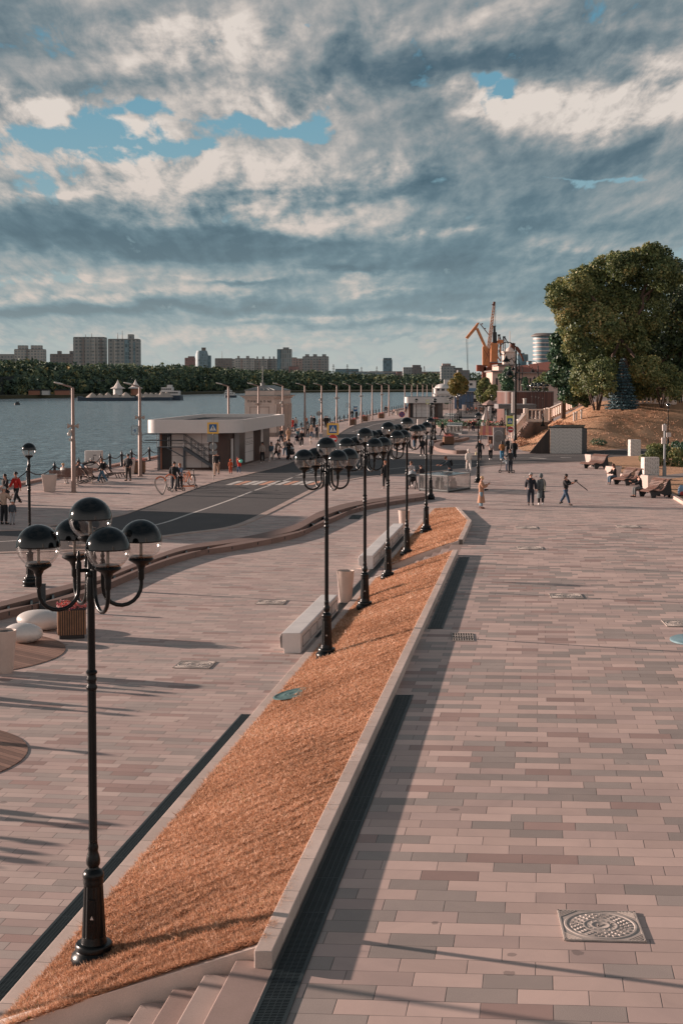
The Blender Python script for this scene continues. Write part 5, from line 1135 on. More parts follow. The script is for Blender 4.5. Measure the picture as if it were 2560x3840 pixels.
# ---- pavilion with lettering
m_pv = mat_stone('pavilion_stone', lin((206, 184, 172)), .1, 0, 0, .8, 20); m_pvd = M('pavilion_shade', lin((150, 128, 118)), .8, bump=0); m_zinc = M('zinc_roof', lin((124, 126, 124)), .5, .3, var=.15); m_let = M('letters_dark', lin((46, 38, 36)), .5, bump=0)
def pavilion():
    Y0 = 165.0; C = Vector((Pz(1029.5, 1600, Y0)[0], Y0)); dx = Vector((-1, 0)); dy = Vector((.139, 1)).normalized()
    W_, D_ = 3.45, 11.0
    t = thing('pier_pavilion', 'pale stone pier pavilion with cornice, metal roof, spire and dark lettering above the river', 'pavilion', (C.x, C.y, 0)); 
    def P_(u, v): return (C.x-u, C.y+0*u)if False else (C.x-u+dy.x*v, C.y+dy.y*v)
    def rect(o, e, z0, z1): o.prism([P_(-e, -e), P_(W_+e, -e), P_(W_+e, D_+e), P_(-e, D_+e)], z0, z1)
    bb = lambda o, n, m, **k_: o.build(n, m, t, world=True, **k_)
    o = MB(); rect(o, 0, 0, 4.55); bb(o, 'wall', m_pv); o = MB(); rect(o, .08, 0, .45); bb(o, 'plinth', m_pvd)
    o = MB(); rect(o, .06, 3.72, 3.80); rect(o, .10, 4.40, 4.50); rect(o, .22, 4.50, 4.62); rect(o, .40, 4.62, 4.74); bb(o, 'cornice', m_pv)
    o = MB(); rect(o, .55, 4.74, 4.79); bb(o, 'eaves_roof', m_zinc); o = MB(); rect(o, -.05, 4.79, 5.32); bb(o, 'attic', m_pv); 
    o = MB(); rect(o, .0, 5.32, 5.37); e = [P_(-.0, -.0), P_(W_, 0), P_(W_, D_), P_(0, D_)]; ap = P_(W_*.5, D_*.5)
    ra, rb = P_(W_/2, W_/2), P_(W_/2, D_-W_/2)
    o._add([(e[0][0], e[0][1], 5.37), (e[1][0], e[1][1], 5.37), (e[2][0], e[2][1], 5.37), (e[3][0], e[3][1], 5.37), (ra[0], ra[1], 5.95), (rb[0], rb[1], 5.95)], [(0, 4, 1), (1, 4, 5, 2), (2, 5, 3), (3, 5, 4, 0)]); bb(o, 'hip_roof', m_zinc, smooth=False)
    o = MB(); c = P_(W_*.5, W_*.55); o.lathe([(.26, 5.7), (.26, 6.15), (.3, 6.17), (.3, 6.22), (.05, 6.25), (.03, 8.2), (0, 8.2)], 12, (c[0], c[1], 0)); bb(o, 'spire', m_zinc)
    o = MB()
    for i in range(7): a = P_(W_*i/6, 0); o.beam((a[0], a[1], 5.40), (c[0]+(a[0]-c[0])*.1, c[1]-.1, 5.9), .04)
    bb(o, 'roof_seams', m_zinc)
    o = MB()
    for i in range(16): a = P_(W_*(i+.5)/16, -.1); 
    for i in range(5): a = P_(W_*(i+.3)/5, -.13); o.box(a[0], a[1], 4.38, .18, .16, .12)
    for i in range(40): a = P_(-.12, D_*(i+.5)/40); o.box(a[0], a[1], 4.38, .16, .12, .12)
    bb(o, 'dentils', m_pv)
    # recessed panel on the front, pilasters and niches on the river-walk side
    o = MB(); 
    for (a, c_) in ((.6, .66), (2.8, 2.86)): p, q = P_(a, -.02), P_(c_, -.02); o.prism([p, q, (q[0], q[1]-.03), (p[0], p[1]-.03)], .6, 3.45)
    p, q = P_(.6, -.02), P_(2.86, -.02); o.prism([p, q, (q[0], q[1]-.03), (p[0], p[1]-.03)], 3.4, 3.46); bb(o, 'panel_mould', m_pvd)
    for v in (.15, 1.9, 3.6, 4.6, 6.4, 7.6, 9.0, 10.5):
        o = MB(); a = P_(-.09, v); o.beam((a[0], a[1], .45), (a[0], a[1], 3.72), .34, .18, up=(1, 0, 0)); bb(o, 'pilaster', m_pv)
    for v in (1.05, 5.5, 8.3):
        o = MB(); pr = []
        for i in range(9): th = PI*i/8; pr.append((v-.36*math.cos(th), 2.7+.5*math.sin(th)))
        pr = [(v-.36, .9)]+pr+[(v+.36, .9)]; o._add([(*P_(-.012, q_[0]), q_[1]) for q_ in pr], [tuple(range(len(pr)))]); bb(o, 'niche', m_pvd, smooth=False)
    o = MB(); a = P_(W_*.5, -.03); text_mesh(o, 'П Р И Ч А Л  N3', .36, (a[0]-.02, a[1]-.02, 3.96), (1, 0, 0), (0, 0, 1), .02, squash=1.03); bb(o, 'lettering', m_let, smooth=False)
pavilion()
# ---- far kiosk
def kiosk2():
    Y0 = 257; A = (Pz(1531, 1600, Y0)[0], Y0); B = (Pz(1640, 1600, Y0)[0], Y0); C = (B[0]+1.6, Y0+9); D = (A[0]+1.6, Y0+9); t = thing('kiosk', 'farther white kiosk with rounded roof band between the quay and the lamps', 'kiosk', (A[0], A[1], 0))
    bb = lambda o, n, m, **k_: o.build(n, m, t, world=True, **k_); zb, zr = zat(1511, Y0), zat(1489, Y0-1.0)
    o = MB(); pl = round_poly([A, B, C, D], [.2, .9, .2, .2]); o.prism(pl, 0, zb+.05); bb(o, 'wall', m_clad)
    def pan(nm, x0, x1, z0, z1, m_): o = MB(); a, c = Pz(x0, 1600, Y0)[0], Pz(x1, 1600, Y0)[0]; o.quad((a, Y0-.04, z0), (c, Y0-.04, z0), (c, Y0-.04, z1), (a, Y0-.04, z1)); bb(o, nm, m_, smooth=False)
    pan('corner_panel', 1531, 1535, 0.05, zb, m_cladr); pan('dark_panel', 1536, 1547, .05, zb, m_dark)  # corner strip repeats the lit tone in its colour
    for i in range(2):
        for j in range(4): pan('white_panel', 1548.5+i*31.5, 1579+i*31.5, .1+j*(zb-.1)/4, .1+(j+.97)*(zb-.1)/4, m_panel)
    pan('dark_panel', 1612, 1619, .05, zb, m_dark); pan('white_panel', 1620, 1626, .05, zb, m_panel)
    rp = round_poly([(Pz(1513, 1600, Y0)[0], Y0-1.2), (Pz(1668, 1600, Y0)[0], Y0-1.2), (Pz(1672, 1600, Y0)[0]+1.5, Y0+10), (A[0]+.5, Y0+10)], [1.0, 2.0, 1, 1], 10); n = len(rp)
    o = MB(); o.prism(rp, zb, zr); bb(o, 'roof_band', m_panel); o = MB(); o.prism([(p[0]*.97+A[0]*.03+.1, p[1]*.97+(Y0+4)*.03) for p in rp], zr+.002, zr+.03); bb(o, 'roof_deck', m_roofd)
kiosk2()
# ================================================================ brown clad round-ended building, canopy, terrace
def mat_vslat(name, c1, c2, w):
    m, nt, b = nt_new(name); k = NB(nt); p = k.sep(k.pos()); u = k.m('DIVIDE', k.m('ADD', p[0], k.m('MULTIPLY', p[1], .35)), w); fl = k.m('FLOOR', u); fr = k.m('FRACT', u)
    wn = k.n('ShaderNodeTexWhiteNoise', noise_dimensions='1D'); k.put(wn.inputs['W'], fl); c = k.mix(wn.outputs[0], c1+(1,), c2+(1,)); c = k.mix(k.m('LESS_THAN', fr, .14), c, (.01, .008, .007, 1)); k.put(b.inputs['Base Color'], c); b.inputs['Roughness'].default_value = .6; return m
m_vs = mat_vslat('timber_cladding', lin((76, 42, 34)), lin((104, 62, 50)), .35); m_vsd = mat_vslat('dark_battens', lin((44, 34, 30)), lin((62, 48, 42)), .14)
Yb = 200; x0, x1 = Pz(1893, 1600, Yb)[0], Pz(2086, 1600, Yb)[0]; t = thing('clad_building', 'low round-ended building clad in dark brown vertical timber, beyond the stairs', 'building', (x0, Yb, 0)); z1, z0 = zat(1471, Yb), 0
o = MB(); pl = round_poly([(x0, Yb), (x1, Yb+3), (x1, Yb+14), (x0, Yb+12)], [1.6, .3, .3, 1.6], 8); o.prism(pl, 0, z1); o.build('wall', m_vs, t, world=True); o = MB(); o.prism([(p[0]*1.0, p[1]) for p in pl], z1+.003, z1+.12); o.build('parapet', m_trim, t, world=True)
Yc = 184; x0, x1 = Pz(1867, 1600, Yc)[0], Pz(2010, 1600, Yc)[0]; t = thing('canopy', 'flat grey ribbed canopy with glass booth under it, behind the stairs', 'canopy', (x0, Yc, 0)); za, zb_ = zat(1533, Yc), zat(1516, Yc)
o = MB(); o.box((x0+x1)/2, Yc+2.5, za, x1-x0, 5, zb_-za)
for i in range(5): o.box((x0+x1)/2, Yc-.02, za+(zb_-za)*(i+.2)/5, x1-x0+.03, .06, .06)
o.build('roof_slab', m_shut, t, world=True); o = MB()
for px in (1892, 1903, 1932, 1985): X = Pz(px, 1600, Yc)[0]; o.beam((X, Yc+.3, 0), (X, Yc+.3, za), .14)
o.build('post', m_dark, t, world=True); o = MB(); a, c = Pz(1898, 1600, Yc)[0], Pz(1925, 1600, Yc)[0]; o.box((a+c)/2, Yc+1.5, zat(1557, Yc), c-a, 2.4, zat(1533, Yc)-zat(1557, Yc)); o.build('glass_booth', M('booth_glass', lin((96, 116, 116)), .15, bump=0), t, world=True)
o = MB(); a, c = Pz(1936, 1600, Yc)[0], Pz(1965, 1600, Yc)[0]
for i in range(9): o.box((a+c)/2, Yc+1.5, zat(1556, Yc)+i*.1, c-a, .08, .05)
o.build('louvre', m_shut, t, world=True); o = MB(); a = Pz(1971, 1600, Yc)[0]; o.lathe([(.2, zb_), (.2, zb_+.62), (.26, zb_+.64), (.26, zb_+.74), (0, zb_+.78)], 12, (a, Yc+1.5, 0)); o.build('vent_pipe', m_head, t, world=True)
o = MB(); a, c = Pz(1925, 1600, 178)[0], Pz(1968, 1600, 178)[0]; o.prism([(a, 178), (c, 178), (c, 178.2), (a, 178.2)], 0, zat(1556, 178)); o.build('white_hoarding', m_panel, t, world=True)
# parasols, booth, totem, pergola
def parasol(label, px, Y, zc, r, h, mat, py=None):
    X = Pz(px, 1600, Y)[0]; t = thing('parasol', label, 'parasol', (X, Y, 0)); o = MB(); o.lathe([(.05, 0), (.04, zc+h)], 8); o.build('pole', m_bsup, t); o = MB(); n = 8
    vs = [(r*math.cos(2*PI*i/n+.3), r*math.sin(2*PI*i/n+.3), zc-(0)) for i in range(n)]+[(r*math.cos(2*PI*i/n+.3), r*math.sin(2*PI*i/n+.3), zc-.22) for i in range(n)]+[(0, 0, zc+h)]; o._add(vs, [(i, (i+1) % n, 2*n) for i in range(n)]+[(n+i, n+(i+1) % n, (i+1) % n, i) for i in range(n)]); o.build('canopy', mat, t, smooth=False)
m_cloth = M('cloth_beige', lin((150, 124, 116)), .8, bump=0); m_clw = M('cloth_white', lin((206, 196, 190)), .8, var=.15, ns=2)
parasol('wide beige open parasol over the terrace tables', 1834, 225, zat(1514, 225), 1.35*225/5333*22, 1.1*.6, m_cloth)
for px, py, lab in [(1822, 1592, 'tall folded white parasol, left one of the terrace pair'), (1835, 1580, 'tall folded white parasol, right one behind the first')]:
    X, Y = G(px, py); t = thing('folded_parasol', lab, 'parasol', (X, Y, 0)); o = MB(); o.lathe([(.05, 0), (.05, .4)], 8); o.build('pole', m_bsup, t); o = MB(); n = 14; vs = []
    pr = [(.75, .15), (.62, .9), (.42, 1.6), (.33, 1.9), (.26, 2.3), (.15, 2.6)]
    for r_, z_ in pr:
        for j in range(n): rr_ = r_*(1 if j % 2 else .72); vs.append((rr_*math.cos(2*PI*j/n)-.25*(2.6-z_)*.2, rr_*math.sin(2*PI*j/n), z_))
    o._add(vs, [(i*n+j, i*n+(j+1) % n, (i+1)*n+(j+1) % n, (i+1)*n+j) for i in range(len(pr)-1) for j in range(n)]); o.build('cover', m_clw, t)
X, Y = G(1866, 1690); t = thing('totem_sign', 'tall grey advertising totem with a dark round emblem', 'sign', (X, Y, 0)); w, h = 1.12, zat(1603, Y); o = MB(); o.box(0, 0, 0, w*.78, .5, h, 0); o.build('body', m_shut, t); o = MB(); o.box(w*.47, .1, 0, w*.17, .5, h-.02); o.build('side_panel', m_trim, t)
zc = zat(1645, Y); o = MB(); disc_y(o, .33, zc, -.258); em = o.build('emblem', m_trim, t, smooth=False); o = MB(); text_mesh(o, 'Чайка', .17, (0, -.264, zc+.03), (1, 0, 0), (0, 0, 1), .002); text_mesh(o, 'Москва', .14, (0, -.264, zc-.14), (1, 0, 0), (0, 0, 1), .002); o.build('emblem_text', m_sg, em, smooth=False)
def circ_arc(o, r, zc, y, a0, a1, w):
    n = 20
    for i in range(n):
        a, c = a0+(a1-a0)*i/n, a0+(a1-a0)*(i+1)/n; o.quad((r*math.cos(a), y, zc+r*math.sin(a)), ((r+w)*math.cos(a), y, zc+(r+w)*math.sin(a)), ((r+w)*math.cos(c), y, zc+(r+w)*math.sin(c)), (r*math.cos(c), y, zc+r*math.sin(c)))
o = MB(); circ_arc(o, .40, zc+.35, -.256, .1, PI-.1, .03); o.build('arc', m_panel, t, smooth=False)
X, Y = G(1853, 1680); Y += 3; t = thing('market_booth', 'small booth with striped orange and pink awning behind the grey totem', 'stall', (X, Y, 0)); zt = zat(1604, Y); zl = zat(1621, Y); o = MB()
m_aw = [M('awning_orange', lin((214, 150, 116)), .8, bump=0), M('awning_pink', lin((190, 112, 108)), .8, bump=0)]
for i in range(9): o.cur = i % 2; a, c = -1.15+2.5*i/9, -1.15+2.5*(i+1)/9; o.quad((a*1.1, -1.0, zl), (c*1.1, -1.0, zl), (c*.9, .1, zt+.18), (a*.9, .1, zt+.18)); o.quad((a*1.1, -1.0, zl-.25), (c*1.1, -1.0, zl-.25), (c*1.1, -1.0, zl), (a*1.1, -1.0, zl))
o.cur = 1; o.quad((-1.27, -1, zl), (-1.03, .1, zt+.18), (-1.03, 1.0, zl), (-1.27, 1.0, zl)); o.build('awning', m_aw, t, smooth=False)
o = MB()
for sx in (-1.1, 1.2):
    for sy in (-.9, .9): o.beam((sx, sy, 0), (sx, sy, zl), .06)
for i in range(4): o.beam((-1.2+i*.14, -.95, zl-.2), (-.75+i*.1, -.95, 1.0), .03)
o.build('frame', m_sk, t); o = MB(); o.box(.3, .2, 0, 1.2, 1.0, 1.0); o.build('counter', m_clad, t)
X, Y = G(1858, 1592); t = thing('pergola', 'black steel pergola frame over the terrace crowd', 'pergola', (X, Y, 0)); H = zat(1525, Y); o = MB()
for sx in (-1.9, 0, 1.9):
    for sy in (0, 6): o.beam((sx, sy, 0), (sx, sy, H), .12)
for sx in (-1.9, 1.9): o.beam((sx, 0, H), (sx, 6, H), .14)
for i in range(7): o.beam((-2.2, i, H+.1), (2.2, i, H+.1), .1)
for i in range(4): o.beam((-1.9, 0, H-.3-i*.25), (0, 0, H-.1-i*.25), .05)
o.build('frame', m_sk, t)
for px, py, w, h, m_, lab, nm in [(1811, 1545, 1.3, 1.0, m_cladr, 'small wooden serving cabinet under the beige parasol', 'serving_cabinet'), (1740, 1536, .9, 1.15, m_clw, 'white board standing on the far terrace, left one', 'white_board'), (1756, 1527, .75, 1.1, m_clw, 'white board standing on the far terrace, right one', 'white_board')]:
    X, Y = G(px, py); t = thing(nm, lab, 'furniture' if 'serving' in nm else 'board', (X, Y, 0)); o = MB(); o.box(0, 0, 0, w, .4, h, 0, ch=.02); o.build('body', m_, t); o = MB(); o.box(-w*.22, -.21, .1, w*.36, .02, h*.8); o.box(w*.22, -.21, .1, w*.36, .02, h*.8); o.build('door', M('inner_tan', lin((170, 130, 100)), .7, bump=0) if 'serving' in nm else m_cab, t)
# terrace tables with bikes
for i, (px, py) in enumerate([(1765, 1552), (1790, 1548), (1778, 1540)]):
    X, Y = G(px, py); t = thing('cafe_table', 'small cafe table on the far terrace, ' + ['left of the serving cabinet', 'next to the serving cabinet', 'at the back of the terrace'][i], 'table', (X, Y, 0)); o = MB(); o.box(0, 0, .72, 1.8, .8, .04); o.build('table_top', m_wood, t); o = MB()
    for sx in (-.8, .8): o.box(sx, 0, 0, .06, .6, .72)
    o.build('leg', m_sk, t)
# ================================================================ the hill, stairs with balustrades
toe = [(15.6, 128.6), (18.4, 125.5), (22.5, 130.2), (28, 133.6), (36, 136.5), (60, 142)]
def smooth01(x): x = max(0, min(1, x)); return x*x*(3-2*x)
def hillz(X, Y):
    """height of the hill over the promenade"""
    yt = np.interp(X, [p[0] for p in toe], [p[1] for p in toe]); d1 = (Y-yt)
    xl = np.interp(Y, [125, 157, 170], [15.2, 19.6, 21.6]); d2 = (X-xl)
    top = 3.95+.35*math.sin(X*.21)+.25*smooth01((X-34)/8)
    return top*(smooth01(d1/19)**.8)*smooth01(d2/9.5)**.85
o = MB(); xs = [15.0+i*.6 for i in range(100)]; ys = [124+i*.75 for i in range(64)]; vs = [(x_, y_, hillz(x_, y_)+.0+.06*math.sin(x_*1.3)*math.sin(y_*.9)*(1 if hillz(x_, y_) > .1 else 0)-(.05 if hillz(x_, y_) < .005 else 0)) for y_ in ys for x_ in xs]; n = len(xs)
o._add(vs, [(j*n+i, j*n+i+1, (j+1)*n+i+1, (j+1)*n+i) for j in range(len(ys)-1) for i in range(n-1)]); o.build('hill', m_dryfar, kind='structure')
leafcloud('hill_grass', m_blade, [(x_, y_, hillz(x_, y_), .5, .5, .12) for x_, y_ in [(RNG.uniform(17, 34), RNG.uniform(128, 152)) for _ in range(900)] if hillz(x_, y_) > .15], 12000, .09, kind='stuff').update_tag()
tag([o_ for o_ in COL.objects if o_.name == 'hill_grass'][0], 'tufts of dry brown grass over the slope of the hill', 'grass', kind='stuff')
m_bal = mat_stone('balustrade_stone', lin((236, 216, 204)), .1, 0, 0, .8, 20)
def balustrade(label, a, c, h=1.05, step=.42, wall=None):
    a, c = Vector(a), Vector(c); L = (c-a).length; t = thing('balustrade', label, 'balustrade', tuple(a)); d = (c-a)/L; bb = lambda o, n_: o.build(n_, m_bal, t, world=True)
    hd = Vector((d.x, d.y, 0)).normalized()
    o = MB(); o.beam(a+Vector((0, 0, h)), c+Vector((0, 0, h)), .34, .14); bb(o, 'rail'); o = MB(); o.beam(a+Vector((0, 0, .1)), c+Vector((0, 0, .1)), .34, .2); bb(o, 'base_course')
    k_ = int(L/step); o = MB()
    for i in range(k_):
        p = a+(c-a)*((i+.5)/k_); o.box(p.x, p.y, p.z+.15, .2, .2, h-.2, math.atan2(d.y, d.x), .8, .8)
    bl = bb(o, 'balusters'); bl['kind'] = 'stuff'
    for p in (a, c): o = MB(); o.box(p.x, p.y, p.z-.1, .5, .5, h+.25, math.atan2(d.y, d.x), ch=.03); bb(o, 'pedestal')
def Pt(px, py, Y): X, z_ = Pz(px, py, Y); return (X, Y, z_)
balustrade('lower sloping stone balustrade of the stairs at the left foot of the hill', Pt(1925, 1640, 150), Pt(1963, 1592, 158), 1.1)
balustrade('level stone balustrade on the stair landing above the rough stone block', Pt(1970, 1578, 160), Pt(2046, 1578, 160), 1.25)
balustrade('upper stone balustrade climbing the hill to the trees', Pt(2056, 1574, 161), Pt(2192, 1512, 166), 1.2)
balustrade('stone balustrade at the top of the hill under the trees on the right', Pt(2384, 1518, 152), Pt(2524, 1517, 152), 1.0)
balustrade('short piece of stone balustrade cut by the right picture edge', Pt(2550, 1512, 154), Pt(2640, 1512, 154), 1.0)
t = thing('stair_landing', 'rough stone block carrying the stair landing beside the hill', 'wall', (*Pt(1966, 1640, 159.6)[:2], 0)); xa, xb = Pz(1966, 1600, 160)[0], Pz(2052, 1600, 160)[0]; zt = zat(1578, 160)
m_rock = mat_stone('rough_stone', lin((132, 112, 104)), .3, 0, 0, .9, 6); o = MB(); o.prism([(xa, 159.7), (xb, 159.7), (xb, 168), (xa, 168)], 0, zt-.15); o.build('block', m_rock, t, world=True); o = MB(); o.prism([(xa-.1, 159.55), (xb+.1, 159.55), (xb+.1, 168), (xa-.1, 168)], zt-.14, zt); o.build('coping', m_bal, t, world=True)
o = MB()
for i in range(10): q = i/10; xx = Pz(1925+41*q, 1600, 151+8*q)[0]; o.box(xx+.4, 154.5+8*q*.6, 0, .6, 7, zt*(i+1)/10)
o.build('stair_flight', m_rock, t, world=True)
# hatch structure in the hill toe
Yh = G(2120, 1701)[1]; xa, xb = Pz(2062, 1600, Yh)[0], Pz(2180, 1600, Yh)[0]; xc = Pz(1983, 1600, Yh)[0]; zt = zat(1605, Yh); t = thing('hill_hatch', 'boxy service entrance in the hill with white patterned front and dark slatted triangular wing', 'structure', (xa, Yh, 0))
o = MB(); o.prism([(xa, Yh), (xb, Yh), (xb+1.4, Yh+7), (xa+1.6, Yh+7)], 0, zt); o.build('body', M('hatch_dark', lin((40, 50, 56)), .5), t, world=True)
o = MB(); o.box((xa+xb)/2, Yh-.03, 0, xb-xa+.02, .05, zt+.02); o.build('patterned_front', m_drip, t, world=True); o = MB(); o.prism([(xa-.1, Yh-.1), (xb+.1, Yh-.1), (xb+1.5, Yh+7), (xa+1.5, Yh+7)], zt+.005, zt+.085); o.build('roof_edge', m_dark, t, world=True)
o = MB(); o._add([(xc, Yh+.02, 0), (xa-.03, Yh+.02, 0), (xa-.03, Yh+.02, zt), (xc, Yh+.2, 0), (xa-.03, Yh+.2, 0), (xa-.03, Yh+.2, zt)], [(0, 1, 2), (3, 5, 4), (0, 2, 5, 3), (1, 4, 5, 2)]); o.build('slatted_wing', m_vsd, t, world=True)
xd = Pz(2201, 1600, Yh+1)[0]; o = MB(); o.prism([(xb+.03, Yh+.03), (xd, Yh+1.2), (xd, Yh+6), (xb+.03, Yh+6)], 0, zat(1608, Yh)); o.build('side_panel', M('hatch_blue', lin((44, 60, 68)), .4), t, world=True)
for i, (px, py) in enumerate([(2151, 1536), (2160, 1540), (2178, 1556)]):
    X = Pz(px, py, 146)[0]; t = thing('garden_light', 'short white post light on the hill slope, ' + ['left', 'middle', 'right'][i] + ' of three', 'light', (X, 146, hillz(X, 146)-.05), 0); o = MB(); o.lathe([(.09, 0), (.09, .8), (.13, .82), (.13, .95), (0, .97)], 10); o.build('post', m_head, t)
# right-hand lawn with kerb, gravel path
gl = [G(*p) for p in [(2277, 1762), (2400, 1806), (2507, 1855), (2575, 1890), (2700, 1900), (2700, 1722), (2560, 1708), (2399, 1712), (2300, 1716), (2266, 1722)]]
o = MB(); o.prism(gl, -.05, .07); o.build('lawn', m_dryfar, kind='structure')
kb = smooth_line([G(*p) for p in [(2270, 1735), (2277, 1758), (2300, 1772), (2400, 1808), (2507, 1856), (2560, 1884), (2640, 1930)]], 4); kerb('lawn_kerb', 'pale kerb edging the dry lawn behind the wavy benches', [(p[0], p[1], -.05) for p in kb], .22, .22, m_kflat, side=-1)
pp = [G(*p) for p in [(2380, 1800), (2490, 1786), (2640, 1770), (2640, 1784), (2500, 1800), (2420, 1812)]]; o = MB(); o.prism(pp, .0, .078); o.build('gravel_path', m_asph if False else M('path_grey', lin((128, 118, 114)), .9), kind='structure')
# ================================================================ far side: port building, glass tower, cranes, ships, skyline
def facade(name, wall, win, fw, fh, ww=.55, wh=.5, vary=.5, band=None):
    m, nt, b = nt_new(name); k = NB(nt); p = k.sep(k.pos()); u = k.m('DIVIDE', k.m('ADD', p[0], k.m('MULTIPLY', p[1], 1.0)), fw); v = k.m('DIVIDE', p[2], fh)
    fu, fv = k.m('FRACT', u), k.m('FRACT', v); wn = k.n('ShaderNodeTexWhiteNoise', noise_dimensions='2D'); k.put(wn.inputs['Vector'], k.comb(k.m('FLOOR', u), k.m('FLOOR', v)))
    hz_ = lin((146, 156, 158)); wall = tuple(a*.68+h_*.32 for a, h_ in zip(wall, hz_)); win = tuple(a*.72+h_*.28 for a, h_ in zip(win, hz_))  # distance haze blended into the wall and window colours
    on = k.m('MULTIPLY', k.m('LESS_THAN', k.m('ABSOLUTE', k.m('SUBTRACT', fu, .5)), ww/2), k.m('LESS_THAN', k.m('ABSOLUTE', k.m('SUBTRACT', fv, .5)), wh/2))
    wc = k.mix(wn.outputs[0], tuple(c*(1-vary*.6) for c in win)+(1,), tuple(min(1, c*(1+vary)) for c in win)+(1,)); w2 = k.n('ShaderNodeTexWhiteNoise', noise_dimensions='1D'); k.put(w2.inputs['W'], k.m('FLOOR', u))
    base = k.mix(k.m('MULTIPLY', w2.outputs[0], .35), wall+(1,), tuple(c*.6 for c in wall)+(1,)); k.put(b.inputs['Base Color'], k.mix(on, base, wc)); b.inputs['Roughness'].default_value = .6
    MATS[name] = m; return m
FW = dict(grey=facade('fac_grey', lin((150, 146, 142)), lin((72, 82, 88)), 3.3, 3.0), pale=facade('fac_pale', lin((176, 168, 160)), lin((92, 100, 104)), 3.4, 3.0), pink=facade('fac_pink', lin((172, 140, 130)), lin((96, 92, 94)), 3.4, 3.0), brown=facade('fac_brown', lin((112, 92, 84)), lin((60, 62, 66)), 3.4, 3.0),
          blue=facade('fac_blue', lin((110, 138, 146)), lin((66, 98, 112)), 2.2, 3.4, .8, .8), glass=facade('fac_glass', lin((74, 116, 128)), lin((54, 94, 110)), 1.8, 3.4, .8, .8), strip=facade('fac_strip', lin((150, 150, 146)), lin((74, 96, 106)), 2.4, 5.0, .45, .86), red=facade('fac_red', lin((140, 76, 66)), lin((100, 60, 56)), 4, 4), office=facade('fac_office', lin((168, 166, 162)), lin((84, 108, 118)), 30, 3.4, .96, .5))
def tower(label, x0, x1, ytop, Y, mat, cat='apartment block', depth=16, extra=None, group=None, steps=None):
    a, c = Pz(x0, ytop, Y)[0], Pz(x1, ytop, Y)[0]; H = zat(ytop, Y); t = thing('apartment_block' if cat == 'apartment block' else 'office_building', label, cat, (a, Y, 0), 0, group)
    W_ = c-a; o = MB(); o.box(W_/2, depth/2, 0, W_, depth, H); o.build('wall', FW[mat], t)
    o = MB(); o.box(W_/2, depth/2, H, W_*.98, depth*.96, .6); r_ = o.build('roof', m_trim, t)
    if extra:
        for kind, u0, u1, h, mt in extra:
            o = MB()
            if kind == 'top': o.box(W_*(u0+u1)/2, depth/2, H+.6, W_*(u1-u0), depth*.6, h); o.build('roof_block', FW.get(mt, m_trim), t)
            if kind == 'recess': o.box(W_*(u0+u1)/2, -.4, 0, W_*(u1-u0), .8, H*h); o.build('balcony_stack', FW.get(mt, m_trim), t)
            if kind == 'mast': o.lathe([(.35, H), (.15, H+h), (0, H+h)], 6, (W_*u0, depth/2, 0)); o.build('mast', m_trim, t)
    return t
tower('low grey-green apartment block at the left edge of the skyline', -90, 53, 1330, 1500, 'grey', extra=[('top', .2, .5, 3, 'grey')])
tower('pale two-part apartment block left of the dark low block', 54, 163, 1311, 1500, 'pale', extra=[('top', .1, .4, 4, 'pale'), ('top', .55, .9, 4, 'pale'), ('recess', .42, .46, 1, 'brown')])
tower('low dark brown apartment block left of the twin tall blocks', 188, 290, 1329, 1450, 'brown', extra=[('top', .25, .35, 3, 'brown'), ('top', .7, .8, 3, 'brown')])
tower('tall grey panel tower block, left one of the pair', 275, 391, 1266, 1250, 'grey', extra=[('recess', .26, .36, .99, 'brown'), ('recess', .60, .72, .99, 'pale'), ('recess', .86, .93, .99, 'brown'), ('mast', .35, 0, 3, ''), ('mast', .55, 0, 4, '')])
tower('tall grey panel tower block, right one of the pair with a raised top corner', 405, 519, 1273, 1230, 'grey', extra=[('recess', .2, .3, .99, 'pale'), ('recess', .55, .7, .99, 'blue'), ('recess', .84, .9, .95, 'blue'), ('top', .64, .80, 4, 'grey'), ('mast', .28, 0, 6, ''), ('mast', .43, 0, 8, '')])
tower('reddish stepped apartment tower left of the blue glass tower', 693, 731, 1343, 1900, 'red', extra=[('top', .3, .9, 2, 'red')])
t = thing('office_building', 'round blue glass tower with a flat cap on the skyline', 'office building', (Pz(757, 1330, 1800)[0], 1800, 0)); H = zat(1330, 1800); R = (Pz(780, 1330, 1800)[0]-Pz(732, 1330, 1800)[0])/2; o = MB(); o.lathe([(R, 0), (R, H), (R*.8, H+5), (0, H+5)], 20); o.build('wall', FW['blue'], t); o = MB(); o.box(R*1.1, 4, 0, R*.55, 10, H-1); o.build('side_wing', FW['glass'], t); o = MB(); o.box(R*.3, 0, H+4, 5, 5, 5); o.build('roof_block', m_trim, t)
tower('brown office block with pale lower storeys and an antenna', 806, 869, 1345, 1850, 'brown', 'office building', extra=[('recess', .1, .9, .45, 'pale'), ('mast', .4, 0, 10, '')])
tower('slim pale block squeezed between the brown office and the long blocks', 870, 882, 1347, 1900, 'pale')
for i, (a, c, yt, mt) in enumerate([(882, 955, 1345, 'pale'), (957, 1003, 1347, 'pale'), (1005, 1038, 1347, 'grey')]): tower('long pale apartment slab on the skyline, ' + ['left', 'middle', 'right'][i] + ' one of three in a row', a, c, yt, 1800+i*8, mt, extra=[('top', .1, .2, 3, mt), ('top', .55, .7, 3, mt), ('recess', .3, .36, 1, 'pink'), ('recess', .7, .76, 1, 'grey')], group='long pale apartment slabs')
tower('tall slab tower with a teal glass edge on its left', 1039, 1093, 1311, 1600, 'strip', 'office building', extra=[('recess', 0, .24, 1, 'glass'), ('top', .4, .8, 2, 'grey')])
